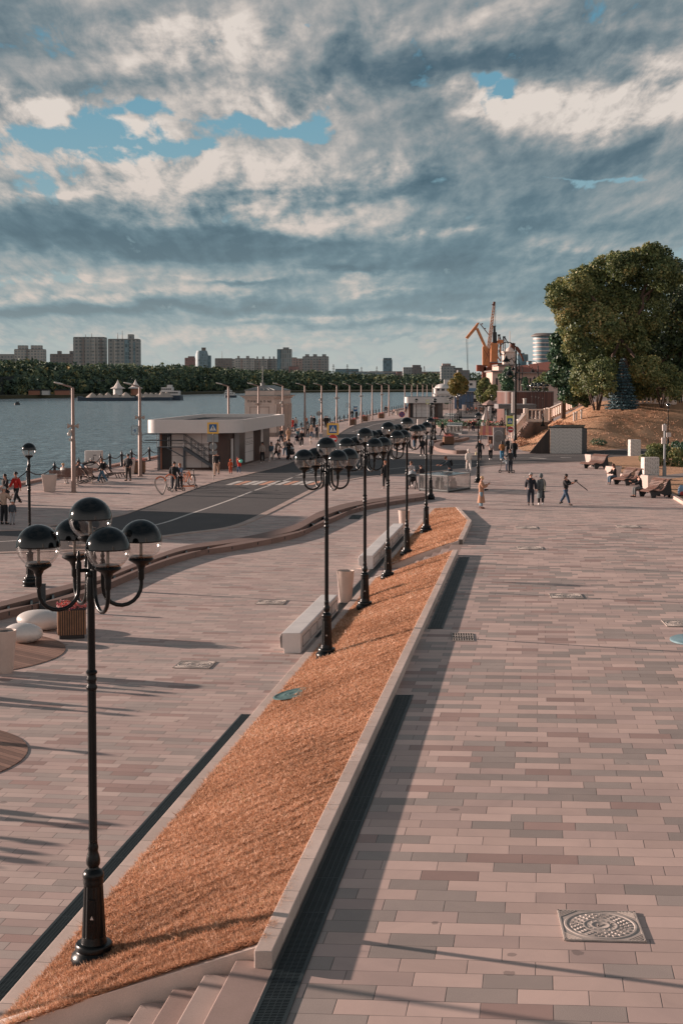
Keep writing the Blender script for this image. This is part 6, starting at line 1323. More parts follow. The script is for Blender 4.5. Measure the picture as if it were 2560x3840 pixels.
tower('low red brick block at the foot of the tall slab tower', 1083, 1119, 1375, 1590, 'red', 'office building'); tower('pinkish apartment tower just right of the teal-edged slab', 1094, 1112, 1342, 1700, 'pink'); tower('narrow pale pink apartment tower left of the big grey block', 1113, 1134, 1346, 1700, 'pink')
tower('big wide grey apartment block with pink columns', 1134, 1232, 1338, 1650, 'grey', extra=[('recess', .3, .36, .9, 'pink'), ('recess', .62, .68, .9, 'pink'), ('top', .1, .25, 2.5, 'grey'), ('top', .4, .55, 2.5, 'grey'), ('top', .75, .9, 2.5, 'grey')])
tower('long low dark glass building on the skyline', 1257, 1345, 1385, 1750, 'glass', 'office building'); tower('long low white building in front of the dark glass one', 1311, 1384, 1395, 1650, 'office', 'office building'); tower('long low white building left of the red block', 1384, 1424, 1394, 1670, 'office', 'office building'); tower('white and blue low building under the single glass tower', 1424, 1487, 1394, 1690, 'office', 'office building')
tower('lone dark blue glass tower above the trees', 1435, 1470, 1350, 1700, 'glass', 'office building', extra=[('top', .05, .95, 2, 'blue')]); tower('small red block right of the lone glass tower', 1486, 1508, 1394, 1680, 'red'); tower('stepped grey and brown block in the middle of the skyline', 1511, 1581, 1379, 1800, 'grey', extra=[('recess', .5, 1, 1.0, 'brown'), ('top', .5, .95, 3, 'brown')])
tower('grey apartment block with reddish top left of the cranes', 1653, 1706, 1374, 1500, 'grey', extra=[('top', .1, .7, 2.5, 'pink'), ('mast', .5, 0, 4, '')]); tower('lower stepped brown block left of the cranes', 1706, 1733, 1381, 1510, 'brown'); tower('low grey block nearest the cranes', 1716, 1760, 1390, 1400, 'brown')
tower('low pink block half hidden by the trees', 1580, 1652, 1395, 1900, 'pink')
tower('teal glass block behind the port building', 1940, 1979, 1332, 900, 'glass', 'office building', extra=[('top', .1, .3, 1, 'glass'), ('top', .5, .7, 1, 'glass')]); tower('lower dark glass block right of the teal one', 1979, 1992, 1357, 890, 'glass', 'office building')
t = thing('office_building', 'round banded glass tower behind the big tree', 'office building', (Pz(2040, 1250, 700)[0], 700, 0)); H = zat(1262, 700); R = (Pz(2082, 1330, 700)[0]-Pz(2000, 1330, 700)[0])/2; nf = 15; o = MB(); o.lathe([(R, 0), (R, H)], 28); o.build('glass_wall', FW['glass'], t); o = MB()
for i in range(nf): o.lathe([(R+.25, H*(i+.25)/nf), (R+.25, H*(i+.52)/nf)], 28)
o.build('floor_bands', M('band_pale', lin((196, 176, 168)), .5, bump=0), t); o = MB(); o.lathe([(R+1.2, H), (R+1.2, H+.5), (R-1, H+1.6), (0, H+1.8)], 28); o.build('roof', m_trim, t)
# pylons
for i, (px, pt, Y) in enumerate([(1250, 1366, 1500), (1302, 1366, 1500), (1355, 1376, 1700), (1412, 1374, 1700), (1590, 1373, 1700)]):
    X = Pz(px, pt, Y)[0]; H = zat(pt, Y); t = thing('power_pylon', 'thin lattice power pylon on the skyline, %s from the left' % ordw(i), 'pylon', (X, Y, 0)); o = MB()
    for s_ in (-1, 1): o.beam((s_*2.4, 0, 0), (s_*.2, 0, H), .35)
    for q in (.72, .82, .92): o.beam((-3.4*(1.3-q), 0, H*q), (3.4*(1.3-q), 0, H*q), .3)
    for q in range(6): a, c = q/6, (q+1)/6; o.beam((-2.4*(1-a), 0, H*a), (2.4*(1-c), 0, H*c), .2)
    o.build('lattice', m_trim, t)
# port building
Yp = 330; m_pb = M('port_wall', lin((190, 164, 152)), .8, var=.08); m_pbr = M('port_roof', lin((150, 92, 76)), .7, var=.2)
def qb(o, x0, x1, y0, y1, Y, d): a, c = Pz(x0, y0, Y)[0], Pz(x1, y0, Y)[0]; o.box((a+c)/2, Y+d/2, max(0, zat(y1, Y)), c-a, d, zat(y0, Y)-max(0, zat(y1, Y)))
t = thing('port_building', 'cream port building with a small white tower and red-brown roof behind the trees', 'building', (Pz(1845, 1400, Yp)[0], Yp, 0)); o = MB(); qb(o, 1845, 1880, 1394, 1510, Yp, 14); qb(o, 1934, 2090, 1400, 1510, Yp+4, 14); qb(o, 1868, 1936, 1372, 1510, Yp+2, 14); o.build('wall', m_pb, t, world=True)
o = MB(); qb(o, 1840, 1890, 1389, 1394, Yp-1, 16); qb(o, 1864, 1940, 1366, 1372, Yp+1, 12); qb(o, 1934, 2095, 1396, 1400, Yp+2, 16); o.build('cornice', m_trim, t, world=True)
o = MB(); a, c = Pz(1940, 1396, Yp)[0], Pz(2100, 1396, Yp)[0]; z_ = zat(1396, Yp); o._add([(a, Yp+3, z_), (c, Yp+3, z_), (c, Yp+12, z_+2.8), (a, Yp+8, z_+1.4)], [(0, 1, 2, 3)]); o.build('roof', m_pbr, t, world=True)
for x_ in (1858, 1890, 1952, 1968, 1984): o = MB(); qb(o, x_, x_+7, 1418, 1445, Yp-.15 if x_ < 1880 else Yp+1.9 if x_ < 1935 else Yp+3.9, .1); o.build('window', m_dark, t, world=True)
tw = MB(); qb(tw, 1888, 1934, 1321, 1372, Yp+4, 3.2); tw.build('tower', m_pv, t, world=True); o = MB(); qb(o, 1885, 1937, 1317, 1321, Yp+3.7, 3.8); o.build('tower_cornice', m_pv, t, world=True)
o = MB(); X = Pz(1911, 1300, Yp+5)[0]; o.lathe([(1.0, zat(1317, Yp+5)), (.8, zat(1308, Yp+5)), (.1, zat(1300, Yp+5)), (.06, zat(1241, Yp+5)), (0, zat(1241, Yp+5))], 12, (X, Yp+5.5, 0)); o.build('spire', m_pv, t, world=True)
o = MB()
for x_ in (1893, 1905, 1917, 1929): qb(o, x_, x_+3, 1330, 1368, Yp+3.8, .2)
o.build('pilasters', m_panel, t, world=True)
# cranes
m_cr = M('crane_orange', lin((196, 124, 76)), .6, var=.2, ns=.4); m_crd = M('crane_brown', lin((112, 62, 44)), .7, var=.25, ns=.4); m_crk = M('crane_dark', lin((44, 44, 46)), .7, bump=0); m_crr = M('crane_rust', lin((150, 74, 50)), .7, var=.2, ns=.4)
class CMB(MB):
    '''crane pieces are sized in units of 0.36 m'''
    def beam(s, a, b, w, h=None, up=(0, 0, 1)): return MB.beam(s, a, b, w*.36 if w > .12 else w, (h*.34 if h else None), up)
    def box(s, cx, cy, cz, sx, sy, sz, *r): return MB.box(s, cx, cy, cz, sx*.34, sy*.34, sz*.21, *r)
def C3(x, y, Y): p = Pz(1720+x/5.6, 1110+y/5.6, Y); return Vector((p[0], Y, p[1]))
def crane(label, Y, x): b0 = C3(x, 1900, Y); return thing('harbour_crane', label, 'crane', (b0.x, Y, 0), 0, 'orange harbour cranes')
def lat(o, a, c, a2, c2, n, w=.25):
    o.beam(a, c, w*1.6); o.beam(a2, c2, w*1.6)
    for i in range(n):
        p, q = a+(c-a)*i/n, a2+(c2-a2)*(i+1)/n; r_, s_ = a2+(c2-a2)*i/n, a+(c-a)*(i+1)/n; o.beam(p, q, w*.6); o.beam(r_, p, w*.6)
Y = 520; t = crane('orange portal crane with a bent jib reaching left over the water', Y, 560); bb = lambda o, n, m: o.build(n, m, t, world=True)
o = CMB(); o.beam(C3(560, 1090, Y), C3(375, 680, Y), 2.6, 3.0, up=(0, 1, 0)); bb(o, 'boom', m_cr); o = CMB(); o._add([C3(140, 870, Y), C3(190, 900, Y), C3(375, 680, Y), C3(430, 555, Y), C3(390, 560, Y), C3(320, 650, Y)]+[C3(140, 870, Y)+Vector((0, 2, 0)), C3(190, 900, Y)+Vector((0, 2, 0)), C3(375, 680, Y)+Vector((0, 2, 0)), C3(430, 555, Y)+Vector((0, 2, 0)), C3(390, 560, Y)+Vector((0, 2, 0)), C3(320, 650, Y)+Vector((0, 2, 0))], [(0, 1, 2, 3, 4, 5), (11, 10, 9, 8, 7, 6)]+[(i, i+6, (i+1) % 6+6, (i+1) % 6) for i in range(6)]); bb(o, 'jib', m_cr)
o = CMB(); o.beam(C3(440, 580, Y), C3(620, 810, Y), .8); o.beam(C3(470, 590, Y), C3(500, 580, Y), 1.2); o.beam(C3(530, 690, Y), C3(560, 680, Y), 1.2); bb(o, 'tie_bar', m_crd)
o = CMB(); o.beam(C3(540, 1060, Y), C3(540, 1460, Y), 4.6, 4.2); o.beam(C3(600, 1100, Y), C3(590, 1480, Y), 5.5, 4); bb(o, 'mast', m_cr); o = CMB(); o.beam(C3(620, 1110, Y-3), C3(640, 1480, Y-3), .6); o.beam(C3(500, 1100, Y-3), C3(640, 1300, Y-3), .5); o.beam(C3(650, 1080, Y-3), C3(530, 1400, Y-3), .5); bb(o, 'lattice', m_crd)
o = CMB(); o.box(C3(420, 1580, Y).x, Y, C3(420, 1580, Y).z, 5.4, 6, 11); bb(o, 'cabin', m_crr); o = CMB(); o.box(C3(500, 1590, Y).x, Y, C3(500, 1590, Y).z, 6, 7, 11.5); bb(o, 'machine_house', m_crd); o = CMB(); o.box(C3(610, 1590, Y).x, Y, C3(610, 1590, Y).z, 10, 7, 8); bb(o, 'counterweight', m_crd)
o = CMB()
for a, c in (((540, 1590), (420, 1900)), ((540, 1590), (650, 1900)), ((700, 1600), (760, 1900)), ((480, 1640), (600, 1700)), ((430, 1760), (700, 1700))): o.beam(C3(*a, Y), C3(*c, Y), 1.6)
bb(o, 'portal_legs', m_crk); o = CMB(); o.beam(C3(565, 1590, Y), C3(565, 1800, Y), 8); bb(o, 'turntable', m_crd); o = CMB()
for x_ in (150, 178): o.beam(C3(x_, 900, Y), C3(x_+(30 if x_ == 150 else 8), 1560, Y), .12)
bb(o, 'cables', m_crk)
Y = 540; t = crane('tall orange lattice-boom crane rising steeply above the others', Y, 620); o = CMB(); lat(o, C3(540, 1450, Y), C3(725, 130, Y), C3(650, 1150, Y), C3(755, 130, Y), 18, .5); bb(o, 'lattice_boom', m_cr); o = CMB(); o.beam(C3(725, 200, Y), C3(745, 120, Y), 2.2); o.box(C3(704, 190, Y).x, Y, C3(704, 190, Y).z, 1.5, 1.5, 1.6); bb(o, 'boom_head', m_crd)
o = CMB(); o.box(C3(700, 1510, Y).x, Y, C3(700, 1510, Y).z, 11, 8, 11); bb(o, 'machine_house', m_crr); o = CMB(); o.box(C3(705, 1400, Y).x, Y-.3, C3(705, 1400, Y).z, 11.2, 8.6, 1.6); bb(o, 'house_roof', m_shut); o = CMB(); o.beam(C3(700, 1510, Y), C3(700, 1900, Y), 6); bb(o, 'portal_legs', m_crk)
o = CMB(); o.beam(C3(760, 140, Y), C3(740, 700, Y), .1); o.beam(C3(770, 300, Y), C3(760, 700, Y), .1); bb(o, 'cables', m_crk)
Y = 560; t = crane('orange crane with a dark column and a short horizontal arm', Y, 740); o = CMB(); o.beam(C3(738, 640, Y), C3(745, 960, Y), 2.6, 3); o.beam(C3(745, 760, Y), C3(748, 1000, Y), 4.4, 4); o.box(C3(738, 640, Y).x, Y, C3(738, 640, Y).z, 4, 3, 1.4); bb(o, 'upper_column', m_crk); o = CMB(); o.beam(C3(735, 990, Y), C3(730, 1390, Y), 7, 6); bb(o, 'lower_column', m_cr)
o = CMB(); o.beam(C3(690, 990, Y), C3(830, 955, Y), 2.4); o.beam(C3(820, 955, Y), C3(830, 955, Y), 6); o.box(C3(872, 990, Y).x, Y, C3(872, 990, Y).z, 5.6, 4, 6); bb(o, 'arm', m_cr); o = CMB(); o.beam(C3(875, 990, Y), C3(868, 1260, Y), 1.6); o.beam(C3(750, 1170, Y), C3(870, 1370, Y), 1.2); bb(o, 'strut', m_cr); o = CMB(); o.box(C3(800, 1560, Y).x, Y, C3(800, 1560, Y).z, 12, 8, 14); o.beam(C3(780, 1560, Y), C3(780, 1900, Y), 6); bb(o, 'machine_house', m_crd)
Y = 600; t = crane('brown lattice tower crane with a long jib dipping to the right', Y, 950); o = CMB(); lat(o, C3(905, 1380, Y), C3(935, 850, Y), C3(985, 1380, Y), C3(955, 850, Y), 9, .5); lat(o, C3(800, 1380, Y), C3(825, 810, Y), C3(880, 1380, Y), C3(845, 810, Y), 9, .5); bb(o, 'lattice_towers', m_crd); o = CMB(); o.beam(C3(835, 805, Y), C3(840, 840, Y), 3); o.beam(C3(945, 845, Y), C3(945, 880, Y), 3); bb(o, 'sheaves', m_crk)
o = CMB(); o.beam(C3(960, 870, Y), C3(1030, 1000, Y), 1); o.beam(C3(905, 960, Y), C3(940, 860, Y), 1.2); o.beam(C3(845, 820, Y), C3(890, 960, Y), 1); bb(o, 'stays', m_crk)
o = CMB(); o.beam(C3(1100, 1030, Y), C3(1200, 1090, Y), 3); o.beam(C3(1200, 1080, Y), C3(1280, 1180, Y), 3.6); o.beam(C3(1280, 1180, Y), C3(1355, 1370, Y), 1.8); bb(o, 'jib', m_crd); o = CMB(); o.beam(C3(1130, 990, Y), C3(1120, 1150, Y), 5); o.beam(C3(1090, 1030, Y), C3(1150, 990, Y), 1.6); o.beam(C3(960, 1350, Y), C3(1100, 1350, Y), 10); bb(o, 'crane_head', m_crd)
# ships and boats
m_hull = M('hull_blue', lin((34, 52, 68)), .5, var=.2, ns=.1); m_shw = M('ship_white', lin((196, 192, 188)), .5, var=.06, ns=.2); m_sand = M('sand_pile', lin((172, 160, 150)), .9, var=.12, ns=.3, bump=.3, bd=.3, bs=2); m_wdk = M('ship_window', lin((30, 40, 48)), .3, bump=0)
def X_(px, Y): return Pz(px, 1490, Y)[0]
def barge(label, x0, x1, Y, peaks, zt):
    t = thing('sand_barge', label, 'barge', (X_(x0, Y), Y, -1.5), 0, 'barges carrying sand piles'); L = X_(x1, Y)-X_(x0, Y); o = MB(); o.prism([(0, 5), (L*.04, 0), (L, 0), (L, 11), (L*.04, 11)], 0, 1.5); o.prism([(0, 5), (L*.03, 1), (L*.07, 1), (L*.07, 10), (L*.03, 10)], 1.5, 2.1); o.build('hull', m_hull, t)
    for p, hp, r_ in peaks: o = MB(); r_ *= .62; hp *= .52; o.lathe([(r_, 0), (r_*.45, hp*.62), (r_*.12, hp*.97), (0, hp)], 14, (L*p, 5.5, 1.5)); o.build('sand_pile', m_sand, t)
barge('dark blue barge with five separate sand heaps, the left one', 282, 500, 640, [(.26, 4.1, 4.9), (.40, 3.6, 4), (.53, 4.3, 4.4), (.67, 3.6, 4), (.84, 4.6, 5)], 0)
barge('dark blue barge with a long ridge of sand heaps, the right one beside the tug', 500, 640, 655, [(.14, 4.4, 4), (.30, 4.2, 5), (.44, 3.9, 5), (.58, 3.8, 4.5), (.72, 4.6, 5), (.86, 4.8, 5)], 0)
t = thing('push_tug', 'white river tug with stepped decks pushing the sand barges', 'boat', (X_(600, 668), 668, -1.5)); L = X_(684, 668)-X_(600, 668); o = MB(); o.prism([(0, 0), (L*.9, 0), (L, 4), (L*.9, 8), (0, 8)], 0, 2.3); o.build('hull', m_hull, t)
o = MB(); o.prism([(L*.0, .5), (L*.85, .5), (L*.85, 7.5), (L*.0, 7.5)], 2.3, 4.4); o.prism([(L*.05, 1), (L*.55, 1), (L*.55, 7), (L*.05, 7)], 4.4, 6.0); o.prism([(L*.3, 1.5), (L*.5, 1.5), (L*.5, 6.5), (L*.3, 6.5)], 6.0, 7.2); o.build('superstructure', m_shw, t)
o = MB()
for i in range(9): o.box(L*.04+i*L*.09, .45, 3.2, .8, .1, .6)
for i in range(5): o.box(L*.1+i*L*.09, .95, 4.9, .7, .1, .6)
o.build('window', m_wdk, t); o = MB(); o.beam((L*.4, 4, 7.2), (L*.4, 4, 9.2), .2); o.build('mast', m_crk, t)
t = thing('ferry', 'small white ferry with dark hull in front of the far trees', 'boat', (X_(841, 800), 800, -1.5)); L = X_(886, 800)-X_(841, 800); o = MB(); o.prism([(0, 2), (L*.1, 0), (L, 0), (L, 4), (L*.1, 4)], 0, 1.2); o.build('hull', m_hull, t); o = MB(); o.prism([(0, .3), (L*.85, .3), (L*.85, 3.7), (0, 3.7)], 1.2, 2.8); o.prism([(.5, .6), (L*.6, .6), (L*.6, 3.4), (.5, 3.4)], 2.8, 4.2); o.prism([(1.5, 1), (L*.45, 1), (L*.45, 3), (1.5, 3)], 4.2, 5.2); o.build('superstructure', m_shw, t); o = MB()
for i in range(5):
    for q_ in ((.8+i*1.0, .25, 1.9, .5, .1, .5), (1+i*.7, .55, 3.3, .4, .1, .5)): o = MB(); o.box(*q_); o.build('window', m_wdk, t)
o = MB(); o.beam((2.4, 2, 5.2), (2.4, 2, 8), .15); o.beam((4, 2, 5), (4, 2, 7), .12); o.build('mast', m_crk, t)
t = thing('motor_boat', 'small dark motor boat alone on the water at the left', 'boat', (X_(52, 520), 520, -1.5)); o = MB(); o.prism([(0, .8), (.5, 0), (2.0, 0), (2.0, 1.6), (.5, 1.6)], 0, .55); o.build('hull', m_crk, t); o = MB(); o.prism([(.7, .2), (1.8, .2), (1.8, 1.4), (.7, 1.4)], .55, 1.15); o.build('cabin', m_wdk, t)
for i, (xa, xb, yt, yb) in enumerate([(414, 472, 1425, 1462), (480, 538, 1424, 1464)]):
    Y = 745; t = thing('tent_pavilion', ('left' if i == 0 else 'right')+' white peaked tent pavilion on the far bank behind the barges', 'tent', (X_((xa+xb)/2, Y), Y, .3)); r_ = (X_(xb, Y)-X_(xa, Y))/2; H = zat(yt, Y); o = MB(); n = 8; pr = [(r_, H*.42), (r_*.5, H*.55), (r_*.18, H*.78), (0, H)]
    o.lathe(pr, 8); o.build('roof', m_clw, t, smooth=False); o = MB(); o.lathe([(r_*.6, 0), (r_*.6, H*.5)], 12); o.build('wall', m_shw if i == 0 else m_cladr, t)
for i, (xa, xb, m_) in enumerate([(108, 150, m_cladr), (158, 184, m_shw), (206, 262, m_cladr)]):
    Y = 755; t = thing('river_hut', ['low brown hut', 'small white hut', 'long brown hut'][i]+' on the far bank at the left', 'hut', (X_(xa, Y), Y, .3)); w = X_(xb, Y)-X_(xa, Y); o = MB(); o.box(w/2, 2, 0, w, 4, 2.4); o.build('wall', m_, t); o = MB(); o.box(w/2, 2, 2.4, w+.8, 4.8, .5); o.build('roof', m_roofd, t)
# moored ships on the right
def moored(label, x0, x1, Y, decks, dome=False):
    t = thing('passenger_ship', label, 'ship', (X_(x0, Y), Y, -1.5)); L = X_(x1, Y)-X_(x0, Y); o = MB(); o.prism([(0, 0), (L, 0), (L, 9), (0, 9)], 0, 2.6); o.build('hull', m_shw if dome else m_crk, t); o = MB()
    for i, (a, c, z0, z1) in enumerate(decks): o.prism([(L*a, .3), (L*c, .3), (L*c, 8.7), (L*a, 8.7)], z0, z1); o.prism([(L*a-.2, .0), (L*c+.2, 0), (L*c+.2, 9), (L*a-.2, 9)], z1, z1+.15)
    o.build('superstructure', m_shw, t); o = MB()
    for a, c, z0, z1 in decks:
        n = int((c-a)*L/1.6)
        for j in range(n): o = MB(); o.box(L*a+(j+.5)*1.6, .25, z0+.9, .95, .1, .8); o.build('window', m_wdk, t)
    if dome: o = MB(); o.ell((L*.5, 4.5, decks[-1][3]), (L*.47, 4.4, 1.5), 20, 8, 0, .5); o.build('awning', m_shw, t); o = MB(); o.box(L*.75, 4, decks[-1][3]+1.2, 1.6, 1.6, 1.6); o.build('funnel', m_shw, t)
moored('white two-deck moored boat with rounded awning, left of the yellowing tree', 1630, 1692, 445, [(0, 1, 2.2, 4.2), (.02, .95, 4.6, 6.2)], True)
moored('white ship superstructure with dark hull behind the yellowing tree', 1729, 1790, 480, [(.1, 1, 3.0, 6.0), (.15, .9, 6.2, 8.6)])
m_blufab = M('fence_blue', lin((62, 92, 122)), .7); t = thing('blue_gate', 'blue gate and hoarding across the far quay', 'gate', (X_(1705, 350), 350, 0)); o = MB(); o.box(2.2, 0, 0, 4.6, .3, 4.2); o.build('panel', m_blufab, t); o = MB(); o.box(3.0, -.5, 4.3, 6.2, 2.4, .8); o.build('top', M('hoard_blue', lin((70, 112, 144)), .7), t)
o = MB(); Yf = 335; xa, xb = X_(1606, Yf), X_(1680, Yf)
for i in range(34): o.beam((xa+(xb-xa)*i/33, Yf, 0), (xa+(xb-xa)*i/33, Yf, 2.0), .05)
for z_ in (.3, 1.9): o.beam((xa, Yf, z_), (xb, Yf, z_), .07)
tag(o.build('railing', m_sk), 'dark railing across the quay beyond the far kiosk', 'fence')
o = MB(); Yf = 300; xa, xb = X_(1742, Yf), X_(1890, Yf)
for i in range(50): o.beam((xa+(xb-xa)*i/49, Yf+i*.3, 0), (xa+(xb-xa)*i/49, Yf+i*.3, 2.3), .05)
for z_ in (.3, 2.2): o.beam((xa, Yf, z_), (xb, Yf+15, z_), .07)
tag(o.build('railing', m_sk), 'long dark railing behind the terrace and the lamp rows', 'fence')
# unseen boat added off frame to cast the broad shadow over the road
t = thing('shadow_boat', 'unseen white boat added left of the picture to shade the road', 'boat', (-28.5, 61.5, -1.5)); o = MB(); o.prism([(0, 0), (4, 0), (4.5, 8), (2.5, 14.5), (.5, 14.5)], 0, 3.0); o.build('hull', m_shw, t); o = MB(); o.prism([(.4, .6), (3.8, .6), (4.0, 12), (.4, 12)], 3.0, 6.6); o.build('superstructure', m_shw, t)
for i in range(6): o = MB(); o.box(3.95, 1.6+i*1.7, 4.2, .1, 1.0, 1.0); o.build('window', m_wdk, t)

# the river terminal behind the viewpoint: seen only as a reflection in the black lamp caps
t = thing('river_terminal', 'long pale river terminal with tall colonnade and central tower behind the viewpoint', 'building', (12, -62, 0)); o = MB(); o.box(50, -8, 0, 120, 14, 11); o.build('wall', m_pvd, t); o = MB(); o.box(50, 2, 11, 124, 8, 1.6); o.box(50, 2, 5.4, 122, 7, .5); o.build('cornice', m_shw, t); o = MB()
for i in range(34): o.lathe([(.55, 0), (.5, 11)], 10, (-9+i*3.6, 4.6, 0))
cs = o.build('colonnade', m_shw, t); o = MB(); o.box(50, -8, 12, 14, 12, 16); o.box(50, -8, 28, 7, 6, 10); o.build('tower', m_shw, t)
# ================================================================ vegetation
def branchy(o, p0, p1, r0, r1, wob=.3, n=6):
    p0, p1 = Vector(p0), Vector(p1); pts = []; L = (p1-p0).length
    for i in range(n+1):
        q = i/n; pts.append(p0+(p1-p0)*q+Vector((RNG.normal(), RNG.normal(), 0))*wob*L*.08*math.sin(q*PI))
    o.tube(pts, [r0+(r1-r0)*i/n for i in range(n+1)], 7); return pts
def tree_px(name, label, base, Y, blobs, n, size, mat, trunk_r=.3, cat='tree', limbs=8, bark=None, zb=None, group=None, depth=3.0, stems=1, inner=.55):
    """tree whose crown clumps are listed as survey px (x, y, r) at distance Y"""
    s_ = Y/F; X = Pz(base[0], base[1], Y)[0]; z0 = zb if zb is not None else Pz(base[0], base[1], Y)[1]
    t = thing(name, label, cat, (X, Y, z0), 0, group); cl = []
    for bl in blobs:
        x_, y_, r_ = bl[:3]; dy = bl[3] if len(bl) > 3 else RNG.uniform(-depth, depth)
        px_, pz_ = Pz(x_, y_, Y); R = r_*s_; cl.append((px_-X, dy, pz_-z0, R, R*.95, R*.9))
        for q in range(5):
            a = RNG.normal(size=3); a /= np.linalg.norm(a); f = .42*RNG.uniform(.7, 1.2); cl.append((px_-X+a[0]*R*.8, dy+a[1]*R*.8, pz_-z0+a[2]*R*.75, R*f, R*f, R*f*.85))
    leafcloud('crown', mat, cl, n, size, t, inner=inner)
    o = MB(); top = max(c[2] for c in cl); cx = sum(c[0] for c in cl[::6])/len(cl[::6])
    for st in range(stems):
        off = (RNG.uniform(-1, 1)*.5*(stems > 1), RNG.uniform(-1, 1)*.4*(stems > 1)); mid = (cx*.4+off[0]*2.2, off[1], top*.42); branchy(o, (off[0]*.6, off[1]*.6, -.3), mid, trunk_r, trunk_r*.6)
        for i in range(limbs):
            c = cl[RNG.integers(len(blobs))*6]; branchy(o, mid, (c[0]*.9, c[1]*.9, c[2]), trunk_r*.5, trunk_r*.12, .6)
    o.build('trunk', bark or m_bark, t); return t
big = [(2075, 1120, 48), (2105, 1085, 45), (2150, 1075, 60), (2215, 1050, 65), (2265, 1010, 55), (2330, 1000, 65), (2400, 975, 60), (2450, 955, 48), (2500, 950, 42), (2520, 985, 40), (2110, 1160, 60), (2190, 1140, 80), (2290, 1100, 95), (2390, 1070, 95), (2470, 1040, 75),
       (2140, 1230, 65), (2230, 1230, 85), (2330, 1200, 100), (2430, 1160, 90), (2180, 1320, 75), (2270, 1320, 85), (2360, 1290, 80), (2240, 1400, 70), (2150, 1290, 50), (2330, 1400, 60), (2180, 1410, 60), (2290, 1450, 45), (2400, 1390, 60), (2380, 1450, 50)]
tree_px('broadleaf_tree', 'huge broadleaf tree with browning green leaves on top of the hill', (2340, 1512), 150, big, 120000, .26, m_treeA, .5, limbs=16, zb=3.8)
back = [(2560, 1040, 70), (2620, 1120, 110), (2500, 1130, 90), (2580, 1220, 110), (2470, 1240, 90), (2400, 1300, 90), (2500, 1330, 90), (2600, 1340, 110), (2330, 1380, 70), (2420, 1400, 80), (2520, 1420, 80), (2620, 1440, 90), (2700, 1250, 140), (2560, 990, 35), (2340, 1460, 50), (2430, 1470, 55), (2520, 1480, 55), (2270, 1440, 50), (2610, 1490, 60)]
tree_px('broadleaf_tree', 'tall very dark tree filling the right edge behind the browning tree', (2560, 1500), 158, back, 50000, .34, m_treeB, .45, limbs=10, zb=4, inner=.4)
tree_px('broadleaf_tree', 'dark green rounded tree at the lower left of the hill trees', (2110, 1500), 156, [(2085, 1290, 38), (2080, 1340, 40), (2110, 1350, 55), (2130, 1290, 45), (2100, 1400, 55), (2150, 1400, 65), (2075, 1425, 34), (2130, 1450, 45), (2180, 1450, 45), (2095, 1255, 26), (2110, 1480, 32), (2150, 1490, 34), (2190, 1490, 34)], 15000, .34, m_treeC, .3, zb=2.6)
tree_px('bushy_tree', 'multi-stemmed brownish bush tree on the crest of the hill', (2235, 1512), 146, [(2205, 1400, 45), (2250, 1380, 50), (2200, 1440, 48), (2250, 1440, 45), (2180, 1465, 28), (2280, 1420, 38), (2225, 1350, 34)], 8000, .22, m_treeA, .09, limbs=6, zb=3.7, stems=7, inner=.3)
tree_px('bushy_tree', 'small pale-stemmed tree at the right of the hill crest', (2480, 1515), 148, [(2450, 1420, 36), (2490, 1400, 40), (2520, 1430, 40), (2470, 1460, 40), (2510, 1470, 36), (2440, 1380, 20), (2530, 1385, 22), (2550, 1455, 34)], 7000, .2, m_treeA, .07, limbs=6, zb=3.9, stems=5, inner=.3)
X = Pz(2440, 1480, 153)[0]; t = thing('leaning_tree', 'leaning bare pale trunk in front of the dark trees', 'tree', (X, 153, 3.9)); o = MB(); p = [Pz(a, b_, 153) for a, b_ in ((2446, 1500), (2432, 1450), (2408, 1400), (2390, 1370), (2372, 1345))]; o.tube([(q[0]-X, 0, q[1]-3.9) for q in p], [.2, .17, .14, .1, .05], 8); o.build('trunk', m_barkp, t)
leafcloud('crown', m_treeA, [(Pz(2362, 1330, 153)[0]-X, 0, Pz(0, 1330, 153)[1]-3.9, 1.0, 1, .8)], 500, .22, t)
# spruce: layered tiers of drooping boughs
X = Pz(2332, 1512, 144)[0]; t = thing('blue_spruce', 'dense blue-grey spruce on the hill beside the big tree', 'tree', (X, 144, 3.6)); cl = []; H = 5.0
for i in range(17):
    q = i/17; r_ = 1.62*(1-q)**.85+.08; z_ = .25+H*q
    for j in range(max(4, int(14*(1-q)+3))): a = 2.4*j+i; rr_ = r_*RNG.uniform(.72, 1.05); cl.append((rr_*.72*math.cos(a), rr_*.72*math.sin(a), z_-.12*rr_, .42*r_*.7+.1, .42*r_*.7+.1, .13))
leafcloud('crown', m_spruce, cl, 12000, .15, t, up=.5); o = MB(); o.tube([(0, 0, -.2), (0, 0, H*.98)], [.14, .03], 8); o.build('trunk', m_bark, t)
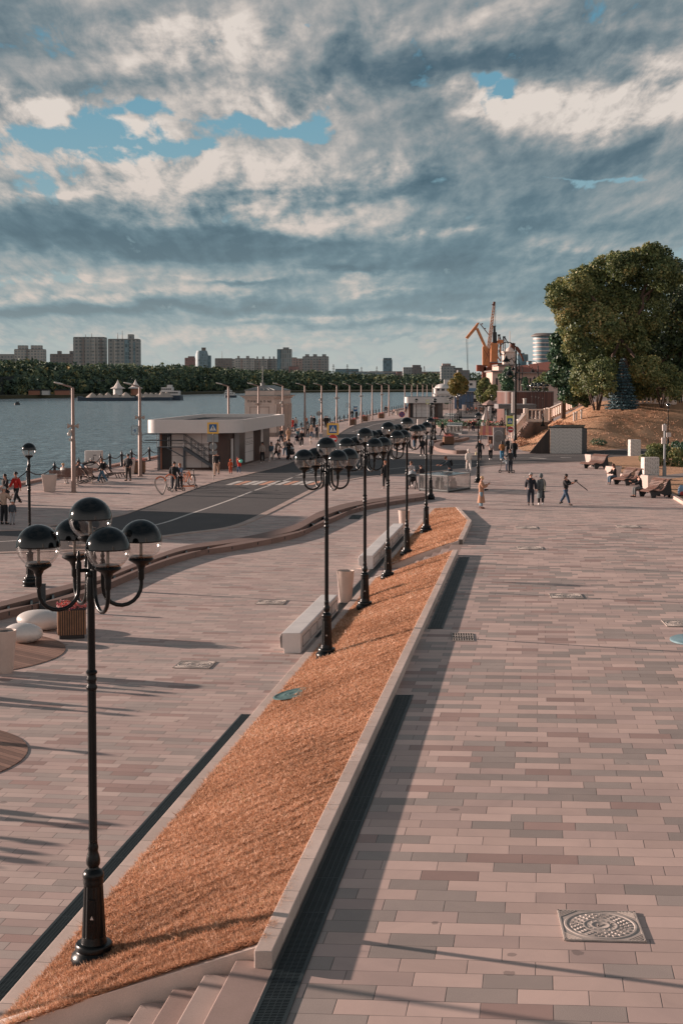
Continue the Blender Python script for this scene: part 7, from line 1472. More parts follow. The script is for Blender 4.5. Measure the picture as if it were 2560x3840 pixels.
# low shrubs, clipped hedges at right
for lab, px, py, Y0, bl, n, mt in [('low clipped bush with reddish leaves, nearest group at the right edge', 2480, 1750, 103, [(2430, 1700, 26), (2465, 1690, 30), (2500, 1695, 32), (2535, 1705, 30), (2450, 1725, 26), (2490, 1730, 30), (2525, 1735, 26), (2420, 1722, 18)], 9000, m_treeA), ('darker clipped bush behind, cut by the right picture edge', 2560, 1720, 110, [(2545, 1680, 26), (2575, 1700, 40), (2600, 1690, 40), (2530, 1668, 18)], 6000, m_treeC)]:
    X, Y = G(px, py); tt = tree_px('clipped_bush', lab, (px, py), Y, [(a, b_, c, RNG.uniform(-1.2, 1.2)) for a, b_, c in bl], n, .13, mt, .04, 'bush', 3, zb=0, depth=1)
for i, (px, py, Y) in enumerate([(2240, 1608, 134), (2125, 1575, 143), (2090, 1560, 149), (1945, 1640, 146), (1950, 1655, 139)]):
    X = Pz(px, py, Y)[0]; t = thing('dry_shrub', ['small green shrub in the shade of the hill slope', 'small brown shrub high on the slope', 'small brown shrub beside the upper balustrade', 'dry tuft by the lower balustrade', 'dry tuft at the left foot of the hill'][i], 'shrub', (X, Y, hillz(X, Y))); leafcloud('leaves', m_treeC if i == 0 else m_blade, [(0, 0, .25, .8, .5, .4), (.4, .1, .2, .5, .4, .3)], 500, .14, t); o = MB(); o.tube([(0, 0, -.1), (0, 0, .4)], .03, 5); o.build('stem', m_bark, t)
# mid-distance trees by the port
tree_px('yellowing_tree', 'yellowing bushy tree in front of the moored ships', (1715, 1500), 330, [(1700, 1440, 24), (1725, 1430, 26), (1712, 1460, 28), (1738, 1455, 22), (1692, 1462, 16), (1720, 1412, 15), (1745, 1432, 14)], 5000, .55, mat_leaf('leaf_yellow', [(0, lin((66, 72, 40))), (.5, lin((118, 112, 58))), (1, lin((170, 132, 74)))]), .25, zb=0, limbs=5)
tree_px('green_tree', 'rounded green tree with reddish tips in front of the crane base', (1822, 1505), 260, [(1820, 1450, 28), (1806, 1475, 22), (1835, 1478, 24), (1815, 1495, 22), (1845, 1455, 16), (1828, 1428, 14), (1800, 1495, 14)], 5000, .42, m_treeA, .2, zb=0, limbs=5)
tree_px('green_tree', 'tall dark green tree in front of the port building', (1900, 1500), 290, [(1900, 1400, 20), (1895, 1425, 24), (1908, 1440, 22), (1890, 1450, 18), (1905, 1465, 20), (1920, 1410, 14), (1880, 1410, 12), (1902, 1385, 12)], 5000, .42, m_treeC, .2, zb=0, limbs=5)
tree_px('green_tree', 'small dark tree between the port building windows', (1970, 1500), 300, [(1970, 1425, 12), (1966, 1442, 13), (1975, 1458, 12)], 1500, .4, m_treeC, .12, zb=0, limbs=3)
tree_px('green_tree', 'dark reddish tree left of the round glass tower foot', (2020, 1500), 240, [(2020, 1440, 26), (2040, 1420, 24), (2035, 1455, 26), (2005, 1460, 18)], 3000, .36, m_treeA, .2, zb=0, limbs=3)
# far wood
def shore_y(px): return np.interp(px, [-500, 0, 300, 700, 950, 1350, 1700, 1900], [1499, 1483, 1479, 1470, 1465, 1463, 1462, 1461])
cl = []; hp = dict(x=[-400, 0, 100, 300, 700, 820, 950, 1150, 1350, 1500, 1700, 1800], y=[1350, 1358, 1352, 1366, 1372, 1380, 1388, 1390, 1402, 1404, 1394, 1402])
for row in range(6):
    for i in range(150):
        px = -350+i*15.5+RNG.uniform(-6, 6); Ys = G(px, shore_y(px), 0)[1]; Y = Ys+6+row*17+RNG.uniform(-5, 5); top = zat(np.interp(px, hp['x'], hp['y']), Ys+90)
        h = top*(.45+.11*row)*RNG.uniform(.82, 1.12) if row < 5 else top*RNG.uniform(.95, 1.06); X = Pz(px, 1480, Y)[0]; r_ = h*RNG.uniform(.3, .42)
        cl.append((X, Y, h*.62, r_, r_, h*.40)); cl.append((X+RNG.uniform(-2, 2), Y, h*.3, r_*.9, r_, h*.32))
leafcloud('far_wood', m_far_leaf, cl, 130000, 2.6, kind='stuff', inner=.7)
fw = [o_ for o_ in COL.objects if o_.name == 'far_wood'][0]; tag(fw, 'dense dark wood along the far river bank', 'wood', kind='stuff')
# dark understorey so no daylight shows through the foot of the wood
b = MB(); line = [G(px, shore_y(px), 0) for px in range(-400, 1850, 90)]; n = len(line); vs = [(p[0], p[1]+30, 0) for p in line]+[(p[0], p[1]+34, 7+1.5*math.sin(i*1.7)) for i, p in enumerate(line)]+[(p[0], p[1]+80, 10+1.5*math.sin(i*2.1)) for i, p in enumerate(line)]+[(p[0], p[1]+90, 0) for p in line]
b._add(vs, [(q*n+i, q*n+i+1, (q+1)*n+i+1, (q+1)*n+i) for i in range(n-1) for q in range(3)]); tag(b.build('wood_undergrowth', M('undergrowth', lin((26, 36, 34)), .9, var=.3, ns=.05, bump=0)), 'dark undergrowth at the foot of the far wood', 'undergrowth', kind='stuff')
# ================================================================ people
def skin(name, nodes, edges, mat, parent, sub=1, root=0, extra=None):
    """grow one continuous surface over a jointed skeleton; nodes: [(x,y,z,r)]"""
    me = bpy.data.meshes.new('s'); me.from_pydata([n_[:3] for n_ in nodes], edges, []); ob = bpy.data.objects.new('s', me); COL.objects.link(ob)
    md = ob.modifiers.new('k', 'SKIN'); md.use_smooth_shade = True; md.branch_smoothing = .6
    for i, n_ in enumerate(nodes):
        sv = me.skin_vertices[0].data[i]; sv.radius = (n_[3], n_[4] if len(n_) > 4 else n_[3]); sv.use_root = (i == root)
    if sub: sb = ob.modifiers.new('s', 'SUBSURF'); sb.levels = sub; sb.render_levels = sub
    dg = bpy.context.evaluated_depsgraph_get(); res = bpy.data.meshes.new_from_object(ob.evaluated_get(dg)); bpy.data.objects.remove(ob); bpy.data.meshes.remove(me)
    if extra: # merge small shapes (fingers, nose, ears) into the same mesh
        bm = bmesh.new(); bm.from_mesh(res); off = [bm.verts.new(v) for v in extra.v]
        for f in extra.f:
            try: bm.faces.new([off[i] for i in f]).smooth = True
            except ValueError: pass
        bm.to_mesh(res); bm.free()
    res.name = name; res.materials.clear(); res.materials.append(mat); o = bpy.data.objects.new(name, res); COL.objects.link(o); o.parent = parent; return o
CM = {}
def cloth(c, rough=.85):
    key = tuple(c)
    if key not in CM: CM[key] = M('cloth_%02x%02x%02x' % tuple(int(v) for v in c), lin(c), rough, var=.18, ns=9, bump=.25, bd=.01, bs=30)
    return CM[key]
SKIN = M('skin', lin((190, 138, 116)), .55, var=.06, ns=12, bump=0); m_shoe_w = M('shoe_white', lin((205, 200, 196)), .6, bump=0); m_shoe_b = M('shoe_black', lin((30, 28, 28)), .5, bump=0); m_shoe_br = M('shoe_brown', lin((96, 58, 44)), .5, bump=0)
BLACK = (30, 30, 34); NAVY = (34, 42, 58); GREY = (110, 114, 118); DGREY = (62, 64, 68); WHITE = (206, 200, 194); BEIGE = (182, 152, 130); JEANS = (62, 88, 112); BROWN = (96, 66, 50); RED = (168, 40, 34); DKJ = (44, 56, 74); CREAM = (214, 204, 190)
HB = (40, 28, 24); HBR = (84, 54, 38); HBL = (186, 150, 112); HGI = (142, 82, 50); HGR = (160, 156, 152)
def rotx(v, a): return Vector((v.x, v.y*math.cos(a)-v.z*math.sin(a), v.y*math.sin(a)+v.z*math.cos(a)))
def person(label, px, py, h, yaw, pose='stand', top=BLACK, bot=NAVY, hair=HB, shoe='b', coat=0, hood=False, cap=None, long=False, loc=None, child=False, female=False, group=None, fine=True, opt=None):
    """h in metres; yaw 0 faces the camera, 90 faces right, 180 away, -90 left"""
    X, Y = loc[:2] if loc else G(px, py); z0 = loc[2] if loc and len(loc) > 2 else zg(X, Y)
    t = thing('person', label, 'person', (X, Y, z0), math.radians(yaw), group); opt = opt or {}
    s = h; hs = 1.28 if child else 1.0      # a child's head is larger in proportion
    P = dict(sl=.0, sr=.0, bl=.05, br=.05, al=.08, ar=.08, el=.2, er=.2, ol=.10, orr=.10, lean=0, neck=0, hip=.515)
    pz = dict(walk=dict(sl=.42, sr=-.30, bl=.12, br=.38, al=-.35, ar=.4, el=.3, er=.35, lean=.05), walk2=dict(sl=-.28, sr=.38, bl=.42, br=.08, al=.32, ar=-.3, el=.4, er=.2, lean=.04), stand=dict(sl=.06, sr=-.06, ol=.12, orr=.12),
              phone=dict(sl=.05, sr=-.05, al=.55, ar=.65, el=1.6, er=1.5, neck=.35), pockets=dict(sl=.1, sr=-.1, al=-.1, ar=-.1, el=.75, er=.75, ol=.28, orr=.28), push=dict(sl=.3, sr=-.25, bl=.1, br=.3, al=.75, ar=.75, el=.55, er=.55, lean=.12),
              bend=dict(sl=.15, sr=-.1, al=1.5, ar=1.35, el=.15, er=.25, lean=1.25, neck=-.2), leanon=dict(sl=.05, sr=-.1, al=.75, ar=.8, el=.5, er=.4, lean=.35, neck=.5), sit=dict(sl=1.45, sr=1.5, bl=1.35, br=1.45, al=.35, ar=.4, el=1.0, er=.9, lean=.05),
              point=dict(sl=.3, sr=-.2, bl=.1, br=.3, al=.1, ar=1.1, el=.3, er=.25, orr=.5), camera=dict(sl=.40, sr=-.34, bl=.1, br=.25, al=.6, ar=.75, el=1.3, er=1.2, neck=.15), ride=dict(sl=.15, sr=-.05, bl=.25, br=.1, al=.8, ar=.8, el=.5, er=.5, lean=.1), sitback=dict(sl=1.2, sr=1.3, bl=.7, br=.9, al=.3, ar=.3, el=.8, er=.8, lean=-.25))
    P.update(pz.get(pose, {})); P.update(opt)
    sit = pose in ('sit', 'sitback'); lean = P['lean']
    th, sh, ank = .235, .225, .045
    def leg(side, a, b_):
        hp = Vector((side*.05, 0, 0)); kn = hp+Vector((side*.005, -math.sin(a)*th, -math.cos(a)*th)); an = kn+Vector((0, -math.sin(a-b_)*sh, -math.cos(a-b_)*sh)); return hp, kn, an, a-b_
    LL, RL = leg(-1, P['sl'], P['bl']), leg(1, P['sr'], P['br'])
    low = min(LL[2].z, RL[2].z); hipz = -low+ank
    if sit: hipz = opt.get('seat', .46)/s+.05
    H0 = Vector((0, 0, hipz))
    if sit and opt.get('feet', True):
        nl = []
        for q in (LL, RL):
            hp, kn, an, a = q; kz = hipz+kn.z; d = min(sh, kz-ank); an2 = Vector((kn.x, kn.y-math.sqrt(max(0, sh*sh-d*d))*(.3 if opt.get('fwd', 0) == 0 else 1), ank-hipz)); nl.append((hp, kn, an2, 0))
        LL, RL = nl
    def tp(v): # torso point rotated by lean about the hips
        return H0+rotx(Vector(v), lean)
    wide = .098 if not female else .088
    nodes = []; edges = []
    def N(v, r, r2=None): nodes.append((v.x*s, v.y*s, v.z*s, r*s, (r2 or r)*s)); return len(nodes)-1
    def E(a, b_): edges.append((a, b_))
    pel = N(tp((0, 0, .0)), .062, .05); wa = N(tp((0, 0, .11)), .062, .048); chs = N(tp((0, 0, .22)), .075, .055); nb = N(tp((0, .0, .305)), .034); E(pel, wa); E(wa, chs); E(chs, nb)
    nk = P['neck']; hd = tp((0, 0, .33)); hv = rotx(Vector((0, -.008, .058)), lean*.55+nk); hc = hd+hv*hs
    n1 = N(hd, .028); n2 = N(hd+hv*.55*hs+rotx(Vector((0, -.012, 0)), lean*.5+nk), .040*hs); n3 = N(hc, .049*hs); n4 = N(hc+hv*.52*hs, .040*hs); E(nb, n1); E(n1, n2); E(n2, n3); E(n3, n4)
    hands = []; arms = []
    for side, a, el_, ou in ((-1, P['al'], P['el'], P['ol']), (1, P['ar'], P['er'], P['orr'])):
        shd = tp((side*wide, 0, .275)); up_ = lean*.35 if pose not in ('bend',) else 0
        d1 = Vector((side*math.sin(ou), -math.sin(a+up_)*math.cos(ou), -math.cos(a+up_)*math.cos(ou))); elb = shd+d1*.165
        a2 = a+up_+el_; d2 = Vector((side*math.sin(ou)*.2-(side*.25*math.sin(el_) if el_ > .7 else 0), -math.sin(a2), -math.cos(a2))).normalized(); wr = elb+d2*.14; hn = wr+d2*.03
        i1 = N(shd, .033); i2 = N(elb, .024); i3 = N(wr, .016); i4 = N(hn, .018, .010); E(chs, i1); E(i1, i2); E(i2, i3); E(i3, i4); arms.append((shd, elb, wr)); hands.append((wr, hn, d2, side))
    feet = []
    for (hp, kn, an, a), side in ((LL, -1), (RL, 1)):
        i1 = N(H0+hp+Vector((0, 0, -.02)), .048); i2 = N(H0+kn, .034); i3 = N(H0+kn+(an-kn)*.35, .032); i4 = N(H0+an, .020); E(pel, i1); E(i1, i2); E(i2, i3); E(i3, i4)
        toe_dir = Vector((side*.15, -1, 0)).normalized(); pitch = max(-.6, min(.9, -(a))) if not sit else 0
        fd = rotx(toe_dir, -pitch*.7 if pitch > 0 else 0); i5 = N(H0+an+fd*.06+Vector((0, 0, -.02)), .018); E(i4, i5); feet.append((H0+an, fd))
    ex = None
    if fine:
        ex = MB()
        for wr, hn, d, side in hands:
            perp = d.cross(Vector((1, 0, 0)) if abs(d.x) < .8 else Vector((0, 1, 0))).normalized(); lat_ = d.cross(perp).normalized(); p0 = hn+d*.008
            for j, L in enumerate((.036, .042, .040, .031)):
                b0 = p0+perp*(.012-.008*j); m_ = b0+d*L*.5+lat_*(-side)*.003; e_ = b0+d*L*.9+lat_*(-side)*.016; ex.tube([(v*s)[:] for v in (b0, m_, e_)], [.0052*s, .0047*s, .0035*s], 5)
            th0 = wr+d*.015; ex.tube([(v*s)[:] for v in (th0, th0+perp*.018+d*.014, th0+perp*.022+d*.032)], [.006*s, .0055*s, .004*s], 5)
        R3 = Matrix.Rotation(lean*.55+nk, 3, 'X'); f_ = R3 @ Vector((0, -1, 0)); u_ = R3 @ Vector((0, 0, 1)); x_ = Vector((1, 0, 0))
        ex.tube([(v*s)[:] for v in (hc+f_*.044*hs+u_*.012*hs, hc+f_*.058*hs-u_*.006*hs)], [.004*s, .008*s*1.0], 5)
        for sx in (-1, 1): ex.ell(tuple((hc+x_*sx*.050*hs-u_*.004)*s), (.006*s, .011*s, .016*s), 6, 5)
    body = skin('body', nodes, edges, SKIN, t, 1, 0, ex)
    if fine:
        o = MB()
        for sx in (-1, 1): o.ell(tuple((hc+f_*.046*hs+x_*sx*.018*hs+u_*.008*hs)*s), (.0065*s, .004*s, .004*s), 6, 4)
        o.build('eyes', m_sk, t); o = MB(); o.ell(tuple((hc+f_*.047*hs-u_*.028*hs)*s), (.013*s, .004*s, .0035*s), 6, 4); o.build('mouth', M('lips', lin((150, 84, 76)), .5, bump=0), t)
    # jacket / top
    nodes = []; edges = []; g = .019+.008*coat
    a0 = N(tp((0, 0, -.035 if not coat else -.05)), .078+g, .062+g); a1 = N(tp((0, 0, .09)), (.068 if female else .074)+g, .052+g); a2 = N(tp((0, 0, .215)), .076+g, .055+g); a3 = N(tp((0, 0, .285)), .046+g, .04+g); a4 = N(tp((0, .004, .312)), .036); E(a0, a1); E(a1, a2); E(a2, a3); E(a3, a4)
    for shd, elb, wr in arms: j1 = N(shd-Vector((0, 0, .002)), .042+g*.5); j2 = N(elb, .034+g*.5); j3 = N(wr-(wr-elb)*.03, .027+g*.4); E(a2, j1); E(j1, j2); E(j2, j3)
    jk = skin('jacket' if coat or pose else 'top', nodes, edges, cloth(top), t, 1, 1)
    if coat >= 2:
        o = MB(); n = 16; L = .24+.07*(coat-2); zs = [0, .3, .6, 1]; vs = []
        for q in zs:
            c = tp((0, 0, -.02)); c = Vector((c.x, c.y*(1-q), c.z-L*q)); rr_ = .088+.035*q
            for j in range(n): a = 2*PI*j/n; vs.append(((c.x+rr_*math.cos(a))*s, (c.y+rr_*(.8+.15*q)*math.sin(a))*s, c.z*s))
        o._add(vs, [(i*n+j, i*n+(j+1) % n, (i+1)*n+(j+1) % n, (i+1)*n+j) for i in range(len(zs)-1) for j in range(n)]); o.build('coat_skirt', cloth(top), t)
    # trousers
    nodes = []; edges = []; b0 = N(tp((0, 0, .015)), .066, .056); 
    for (hp, kn, an, a), side in ((LL, -1), (RL, 1)):
        k1 = N(H0+hp+Vector((0, 0, -.035)), .064); k2 = N(H0+kn, .048); k3 = N(H0+kn+(an-kn)*.5, .043); k4 = N(H0+kn+(an-kn)*.93, .036 if not opt.get('wide') else .050); E(b0, k1); E(k1, k2); E(k2, k3); E(k3, k4)
    skin('trousers', nodes, edges, cloth(bot), t, 1, 0)
    sm = dict(b=m_shoe_b, w=m_shoe_w, r=m_shoe_br)[shoe]
    for an, fd in feet:
        o = MB(); c = an+fd*.035+Vector((0, 0, -.024)); ro = fd.to_track_quat('-Y', 'Z').to_matrix(); o.ell(tuple(c*s), (.028*s, .075*s, .022*s), 12, 7, rot=ro); o.ell(tuple((an-fd*.005+Vector((0, 0, -.008)))*s), (.026*s, .034*s, .030*s), 10, 6, rot=ro); o.build('shoe', sm, t)
    R3 = Matrix.Rotation(lean*.55+nk, 3, 'X'); bk = R3 @ Vector((0, 1, 0)); u_ = R3 @ Vector((0, 0, 1))
    o = MB()
    if hood: o.ell(tuple((hc+bk*.010+u_*.004)*s), (.064*s*hs, .066*s*hs, .076*s*hs), 14, 10, 0, .86, R3); o.build('hood', cloth(top), t)
    else:
        o.ell(tuple((hc+bk*.012*hs+u_*.012*hs)*s), (.056*s*hs, .058*s*hs, .064*s*hs), 14, 9, 0, .62 if not long else .72, Matrix.Rotation(lean*.55+nk+.45, 3, 'X').to_3x3())
        if long: o.ell(tuple((hc+bk*.036-u_*.055)*s), (.046*s, .028*s, .085*s), 12, 8, rot=R3)
        if opt.get('bun'): o.ell(tuple((hc+bk*.055*hs+u_*.03)*s), (.026*s, .026*s, .026*s), 10, 6)
        o.build('hair', cloth(hair, .6), t)
    if cap:
        o = MB(); o.ell(tuple((hc+u_*.024*hs)*s), (.060*s*hs, .062*s*hs, .050*s*hs), 14, 7, 0, .5, R3)
        if opt.get('peak', True): fw_ = R3 @ Vector((0, -1, 0)); o.ell(tuple((hc+u_*.026*hs+fw_*.062*hs)*s), (.042*s, .036*s, .006*s), 10, 5, rot=R3)
        o.build('cap', cloth(cap), t)
    t['_'] = 0; del t['_']
    inf = dict(t=t, hands=[Vector(hn*s) for wr, hn, d, sd_ in hands], hips=H0*s, s=s, back=tp((0, .085, .2))*s, head=hc*s, yaw=math.radians(yaw), loc=Vector((X, Y, z0)), elb=[a[1]*s for a in arms])
    return inf
def wpt(i, v): v = Vector(v); c, n = math.cos(i['yaw']), math.sin(i['yaw']); return i['loc']+Vector((v.x*c-v.y*n, v.x*n+v.y*c, v.z))
def backpack(i, label, col):
    p = wpt(i, i['back']); t = thing('backpack', label, 'backpack', tuple(p), i['yaw']); s = i['s']; o = MB(); o.ell((0, .02*s, -.03*s), (.075*s, .05*s, .12*s), 14, 10); o.build('bag', cloth(col), t); o = MB(); o.ell((0, .06*s, -.07*s), (.055*s, .03*s, .06*s), 10, 7); o.build('pocket', cloth(col), t)
def handbag(i, label, col, side=1, drop=.22, w=.28):
    p = wpt(i, i['hands'][0 if side < 0 else 1]+Vector((0, 0, -.03))); t = thing('handbag', label, 'bag', tuple(p), i['yaw']+.3); o = MB(); o.box(0, 0, -drop-w*.8, .12, w, w*.8, 0, .7, .85, .03); o.build('bag', cloth(col), t); o = MB(); o.tube([(0, -w*.25, -drop), (0, -w*.12, -drop*.2), (0, 0, 0), (0, w*.12, -drop*.2), (0, w*.25, -drop)], .012, 5); o.build('strap', cloth(col), t)
def shoulderbag(i, label, col, side=-1):
    s = i['s']; p = wpt(i, i['hips']+Vector((side*.11*s, .02*s, .02*s))); t = thing('shoulder_bag', label, 'bag', tuple(p), i['yaw']); o = MB(); o.box(0, 0, -.12, .1, .34, .28, 0, .8, .75, .04); o.build('bag', cloth(col), t); o = MB(); o.tube([(0, -.1, .14), (-side*.04, -.05, .35), (-side*.06, 0, .52), (-side*.04, .05, .35), (0, .1, .14)], .014, 5); o.build('strap', cloth(col), t)
def phone(i, label, side=1): p = wpt(i, i['hands'][0 if side < 0 else 1]+Vector((0, -.03, .03))); o = MB(); o.box(0, 0, 0, .07, .012, .14); ob = o.build('phone', m_sk); ob.location = p; ob.rotation_euler = (.4, 0, i['yaw']); tag(ob, label, 'phone')
def stroller(label, px, py, yaw, col=(52, 54, 60), hoodc=(170, 170, 168)):
    X, Y = G(px, py); t = thing('stroller', label, 'stroller', (X, Y, 0), math.radians(yaw)); o = MB()
    for sx in (-.26, .26): o.tube([(sx, .55, 1.02), (sx*.9, .2, .6), (sx*.8, -.35, .18)], .018, 6); o.tube([(sx, .35, .16), (sx*.9, .0, .62)], .018, 6)
    o.tube([(-.26, .55, 1.02), (.26, .55, 1.02)], .02, 6); o.build('frame', m_sk, t); o = MB(); o.ell((0, -.02, .58), (.24, .36, .2), 14, 9, .35, 1); o.build('seat', cloth(col), t); o = MB(); o.ell((0, .12, .78), (.25, .28, .28), 14, 8, 0, .55, Matrix.Rotation(-.5, 3, 'X')); o.build('hood', cloth(hoodc), t)
    for sx, sy, r_ in ((-.28, .38, .15), (.28, .38, .15), (-.2, -.38, .1), (.2, -.38, .1)):
        o = MB(); o.lathe([(r_, -.02), (r_, .02), (r_*.8, .025), (r_*.8, -.025), (r_, -.02)], 16); w = o.build('wheel', m_sk, t); w.location = (sx, sy, r_); w.rotation_euler = (0, PI/2, 0)
def wheel(t, x, y, r_, w_=.02, name='wheel'):
    o = MB(); n = 24
    vs = []; m_ = 6
    for i in range(n):
        a = 2*PI*i/n
        for j in range(m_): b_ = 2*PI*j/m_; vs.append((x+(r_+w_*math.cos(b_))*math.cos(a), y+w_*math.sin(b_), r_+w_+(r_+w_*math.cos(b_))*math.sin(a)))
    o._add(vs, [(i*m_+j, ((i+1) % n)*m_+j, ((i+1) % n)*m_+(j+1) % m_, i*m_+(j+1) % m_) for i in range(n) for j in range(m_)]); wh = o.build(name, m_sk, t); o = MB()
    for i in range(10): a = 2*PI*i/10; o.beam((x, y, r_+w_), (x+r_*math.cos(a), y, r_+w_+r_*math.sin(a)), .006)
    o.build('spokes', m_spole, wh)
def bicycle(label, px, py, yaw, col=(206, 110, 52)):
    X, Y = G(px, py); t = thing('bicycle', label, 'bicycle', (X, Y, 0), math.radians(yaw)); wheel(t, -.52, 0, .32); wheel(t, .52, 0, .32); o = MB()
    A, B, C, D, E_ = (-.52, 0, .34), (-.08, 0, .30), (-.2, 0, .78), (.36, 0, .80), (.52, 0, .34)
    for a, c in ((A, B), (A, C), (B, C), (C, D), (B, D)): o.tube([a, c], .02, 6)
    o.tube([(.33, 0, .92), D, E_], .018, 6); o.build('frame', cloth(col, .4), t); o = MB(); o.tube([(.30, -.27, .98), (.36, -.1, .96), (.34, 0, .93), (.36, .1, .96), (.30, .27, .98)], .014, 6); o.build('handlebar', m_sk, t); o = MB(); o.ell((-.24, 0, .86), (.14, .07, .035), 10, 6); o.beam((-.22, 0, .78), (-.22, 0, .85), .02); o.build('saddle', m_sk, t)
def scooter(label, px, py, yaw, col=(206, 110, 52)):
    X, Y = G(px, py); t = thing('kick_scooter', label, 'scooter', (X, Y, 0), math.radians(yaw)); wheel(t, -.45, 0, .09, .025); wheel(t, .45, 0, .09, .025); o = MB(); o.box(0, 0, .11, .75, .15, .06, ch=.01); o.build('deck', cloth(col, .5), t); o = MB(); o.tube([(.48, 0, .1), (.4, 0, .35), (.32, 0, 1.08)], .022, 6); o.tube([(.32, -.24, 1.1), (.32, .24, 1.1)], .016, 6); o.build('stem', m_sk, t)
W_ = 1.0
# --- left promenade
person('woman in a long dark coat walking beside the man in the red jacket', 22, 1892, 1.68, -25, 'walk', (44, 38, 40), BLACK, HB, coat=2, long=True, female=True, opt=dict(el=.9, er=.9))
person('man in a red jacket with black trousers walking by the left edge', 63, 1893, 1.80, -35, 'walk2', (176, 36, 30), BLACK, HB)
i = person('old grey-haired man in a beige jacket seen from behind at the left edge', 17, 1966, 1.72, 150, 'phone', (176, 148, 130), BLACK, HGR, opt=dict(neck=.1)); phone(i, 'phone held by the old man in the beige jacket')
person('small child in a dark patterned jacket and pale trousers beside the old man', 48, 1968, 1.10, 185, 'stand', (64, 70, 78), (140, 140, 144), WHITE, child=True, cap=(150, 160, 162), opt=dict(peak=False))
X, Y = G(236, 1814); person('fair-haired person in white sitting on the quay bench', 0, 0, 1.6, 160, 'sit', WHITE, (190, 184, 180), HBL, 'w', loc=(X, Y+.1), female=True)
X, Y = G(292, 1806); person('man in dark clothes sitting on the bench behind the first light pole', 0, 0, 1.7, 175, 'sit', DGREY, BLACK, HB, loc=(X, Y+.1))
person('man in black bending deeply over the lounge chairs', 312, 1790, 1.75, 75, 'bend', (24, 24, 28), (88, 118, 138), HGR)
i = person('young woman in a black jacket and jeans walking left past the lounge chairs', 384, 1812, 1.68, -80, 'walk', (34, 32, 34), (70, 100, 120), HBR, 'w', long=True, female=True); backpack(i, 'small dark backpack on the woman walking past the lounge chairs', BLACK)
i = person('young man in black standing on the quay with thumbs in his pockets', 482, 1803, 1.78, -25, 'pockets', (30, 30, 34), (54, 48, 46), HB); backpack(i, 'black backpack of the young man standing on the quay', BLACK)
i = person('man with a big backpack seen from behind by the orange scooters', 654, 1842, 1.76, 175, 'stand', (30, 34, 42), (36, 40, 50), HB, opt=dict(ol=.3, orr=.3, el=.6, er=.6)); backpack(i, 'big black backpack on the man by the scooters', (22, 22, 26))
person('fair-haired girl in denim jacket holding an orange bicycle', 676, 1836, 1.60, -10, 'ride', (84, 104, 124), BLACK, HGI, 'w', female=True, long=True)
bicycle('orange rental bicycle held by the fair-haired girl', 700, 1826, 60); bicycle('orange rental bicycle leaning behind the first one', 690, 1822, 40)
scooter('orange kick scooter standing beside the bicycles', 706, 1832, 15); scooter('dark kick scooter at the feet of the man with the backpack', 662, 1842, 160, (50, 50, 54))
for k_, (px, py, lab) in enumerate([(606, 1856, 'grey heart-shaped bicycle rack hoop with orange top, left one'), (642, 1846, 'grey heart-shaped bicycle rack hoop with orange top, right one')]):
    X, Y = G(px, py); t = thing('bicycle_rack', lab, 'bicycle rack', (X, Y, 0), .5*0, 'heart-shaped bicycle racks'); o = MB(); pts = [(.06, 0, 0), (-.18, 0, .25), (-.34, 0, .6), (-.30, 0, .85), (-.1, 0, .98), (.14, 0, .92), (.26, 0, .7), (.24, 0, .45), (.14, 0, .15), (.05, 0, 0)]; o.tube(smooth_line(pts, 4), .04, 8); o.build('hoop', m_spole, t); o = MB(); o.tube(smooth_line([(-.30, 0, .87), (-.1, 0, .995), (.14, 0, .94), (.24, 0, .76)], 4), .044, 8); o.build('orange_band', cloth((196, 110, 78)), t)
person('man in black with beige trousers, head hidden behind the crossing sign', 813, 1784, 1.80, 0, 'walk', (34, 32, 34), (158, 130, 112), HB)
person('small child in an orange hooded suit walking by the near kiosk', 865, 1777, 1.02, 180, 'stand', (176, 76, 40), (170, 74, 42), HBR, child=True, hood=True)
i = person('small child in a red jacket carrying a mint balloon', 896, 1777, 1.08, 175, 'walk', (196, 54, 40), (70, 92, 118), HBL, 'w', child=True, opt=dict(ar=2.6, er=.3))
Yb = i['loc'].y; X, z_ = Pz(903, 1729, Yb); t = thing('balloon', 'round mint-green balloon above the child in red', 'balloon', (X, Yb, z_)); o = MB(); o.ell((0, 0, 0), (.125, .125, .135), 18, 12); o.build('ball', M('balloon_mint', lin((110, 206, 186)), .3, bump=0), t); o = MB(); o.tube([(0, 0, -.13), (-.03, 0, -.3), (-.05, .02, -.45)], .004, 4); o.build('string', m_white, t)
# --- group right of the kiosk and along the quay
person('woman in a pale top standing in the shade of the near kiosk', 984, 1735, 1.68, 0, 'stand', (170, 156, 148), BLACK, HB, 'w', female=True, long=True)
person('woman in a blue denim jacket and loose pale trousers by the kiosk corner', 1018, 1731, 1.68, -15, 'walk', (88, 108, 122), (190, 182, 176), HB, 'w', female=True, long=True, opt=dict(wide=1))
person('man in a grey jacket bending towards a little child', 1035, 1719, 1.70, 70, 'walk', (120, 108, 100), BLACK, HB, opt=dict(lean=.3))
person('little child in pink beside the bending man', 1048, 1718, .95, 0, 'walk', (178, 134, 122), (84, 98, 114), HBL, 'w', child=True)
person('person in a black and white top and jeans next to the man with the pushchair', 1069, 1714, 1.70, 10, 'walk2', (150, 142, 138), (84, 106, 122), HBR, 'r')
person('tall man all in black pushing a pushchair towards the kiosk', 1083, 1725, 1.78, 20, 'push', (22, 22, 25), (24, 24, 28), HB); stroller('black pushchair pushed by the tall man in black', 1094, 1724, 20)
person('man with an open black jacket over a white shirt in front of the pavilion', 1054, 1664, 1.80, -5, 'walk', (34, 34, 38), (36, 40, 50), HGI, 'w')
person('woman in a long beige coat in front of the pavilion corner', 1081, 1660, 1.72, 10, 'walk2', (176, 138, 112), (150, 120, 100), HBR, coat=3, female=True, long=True)
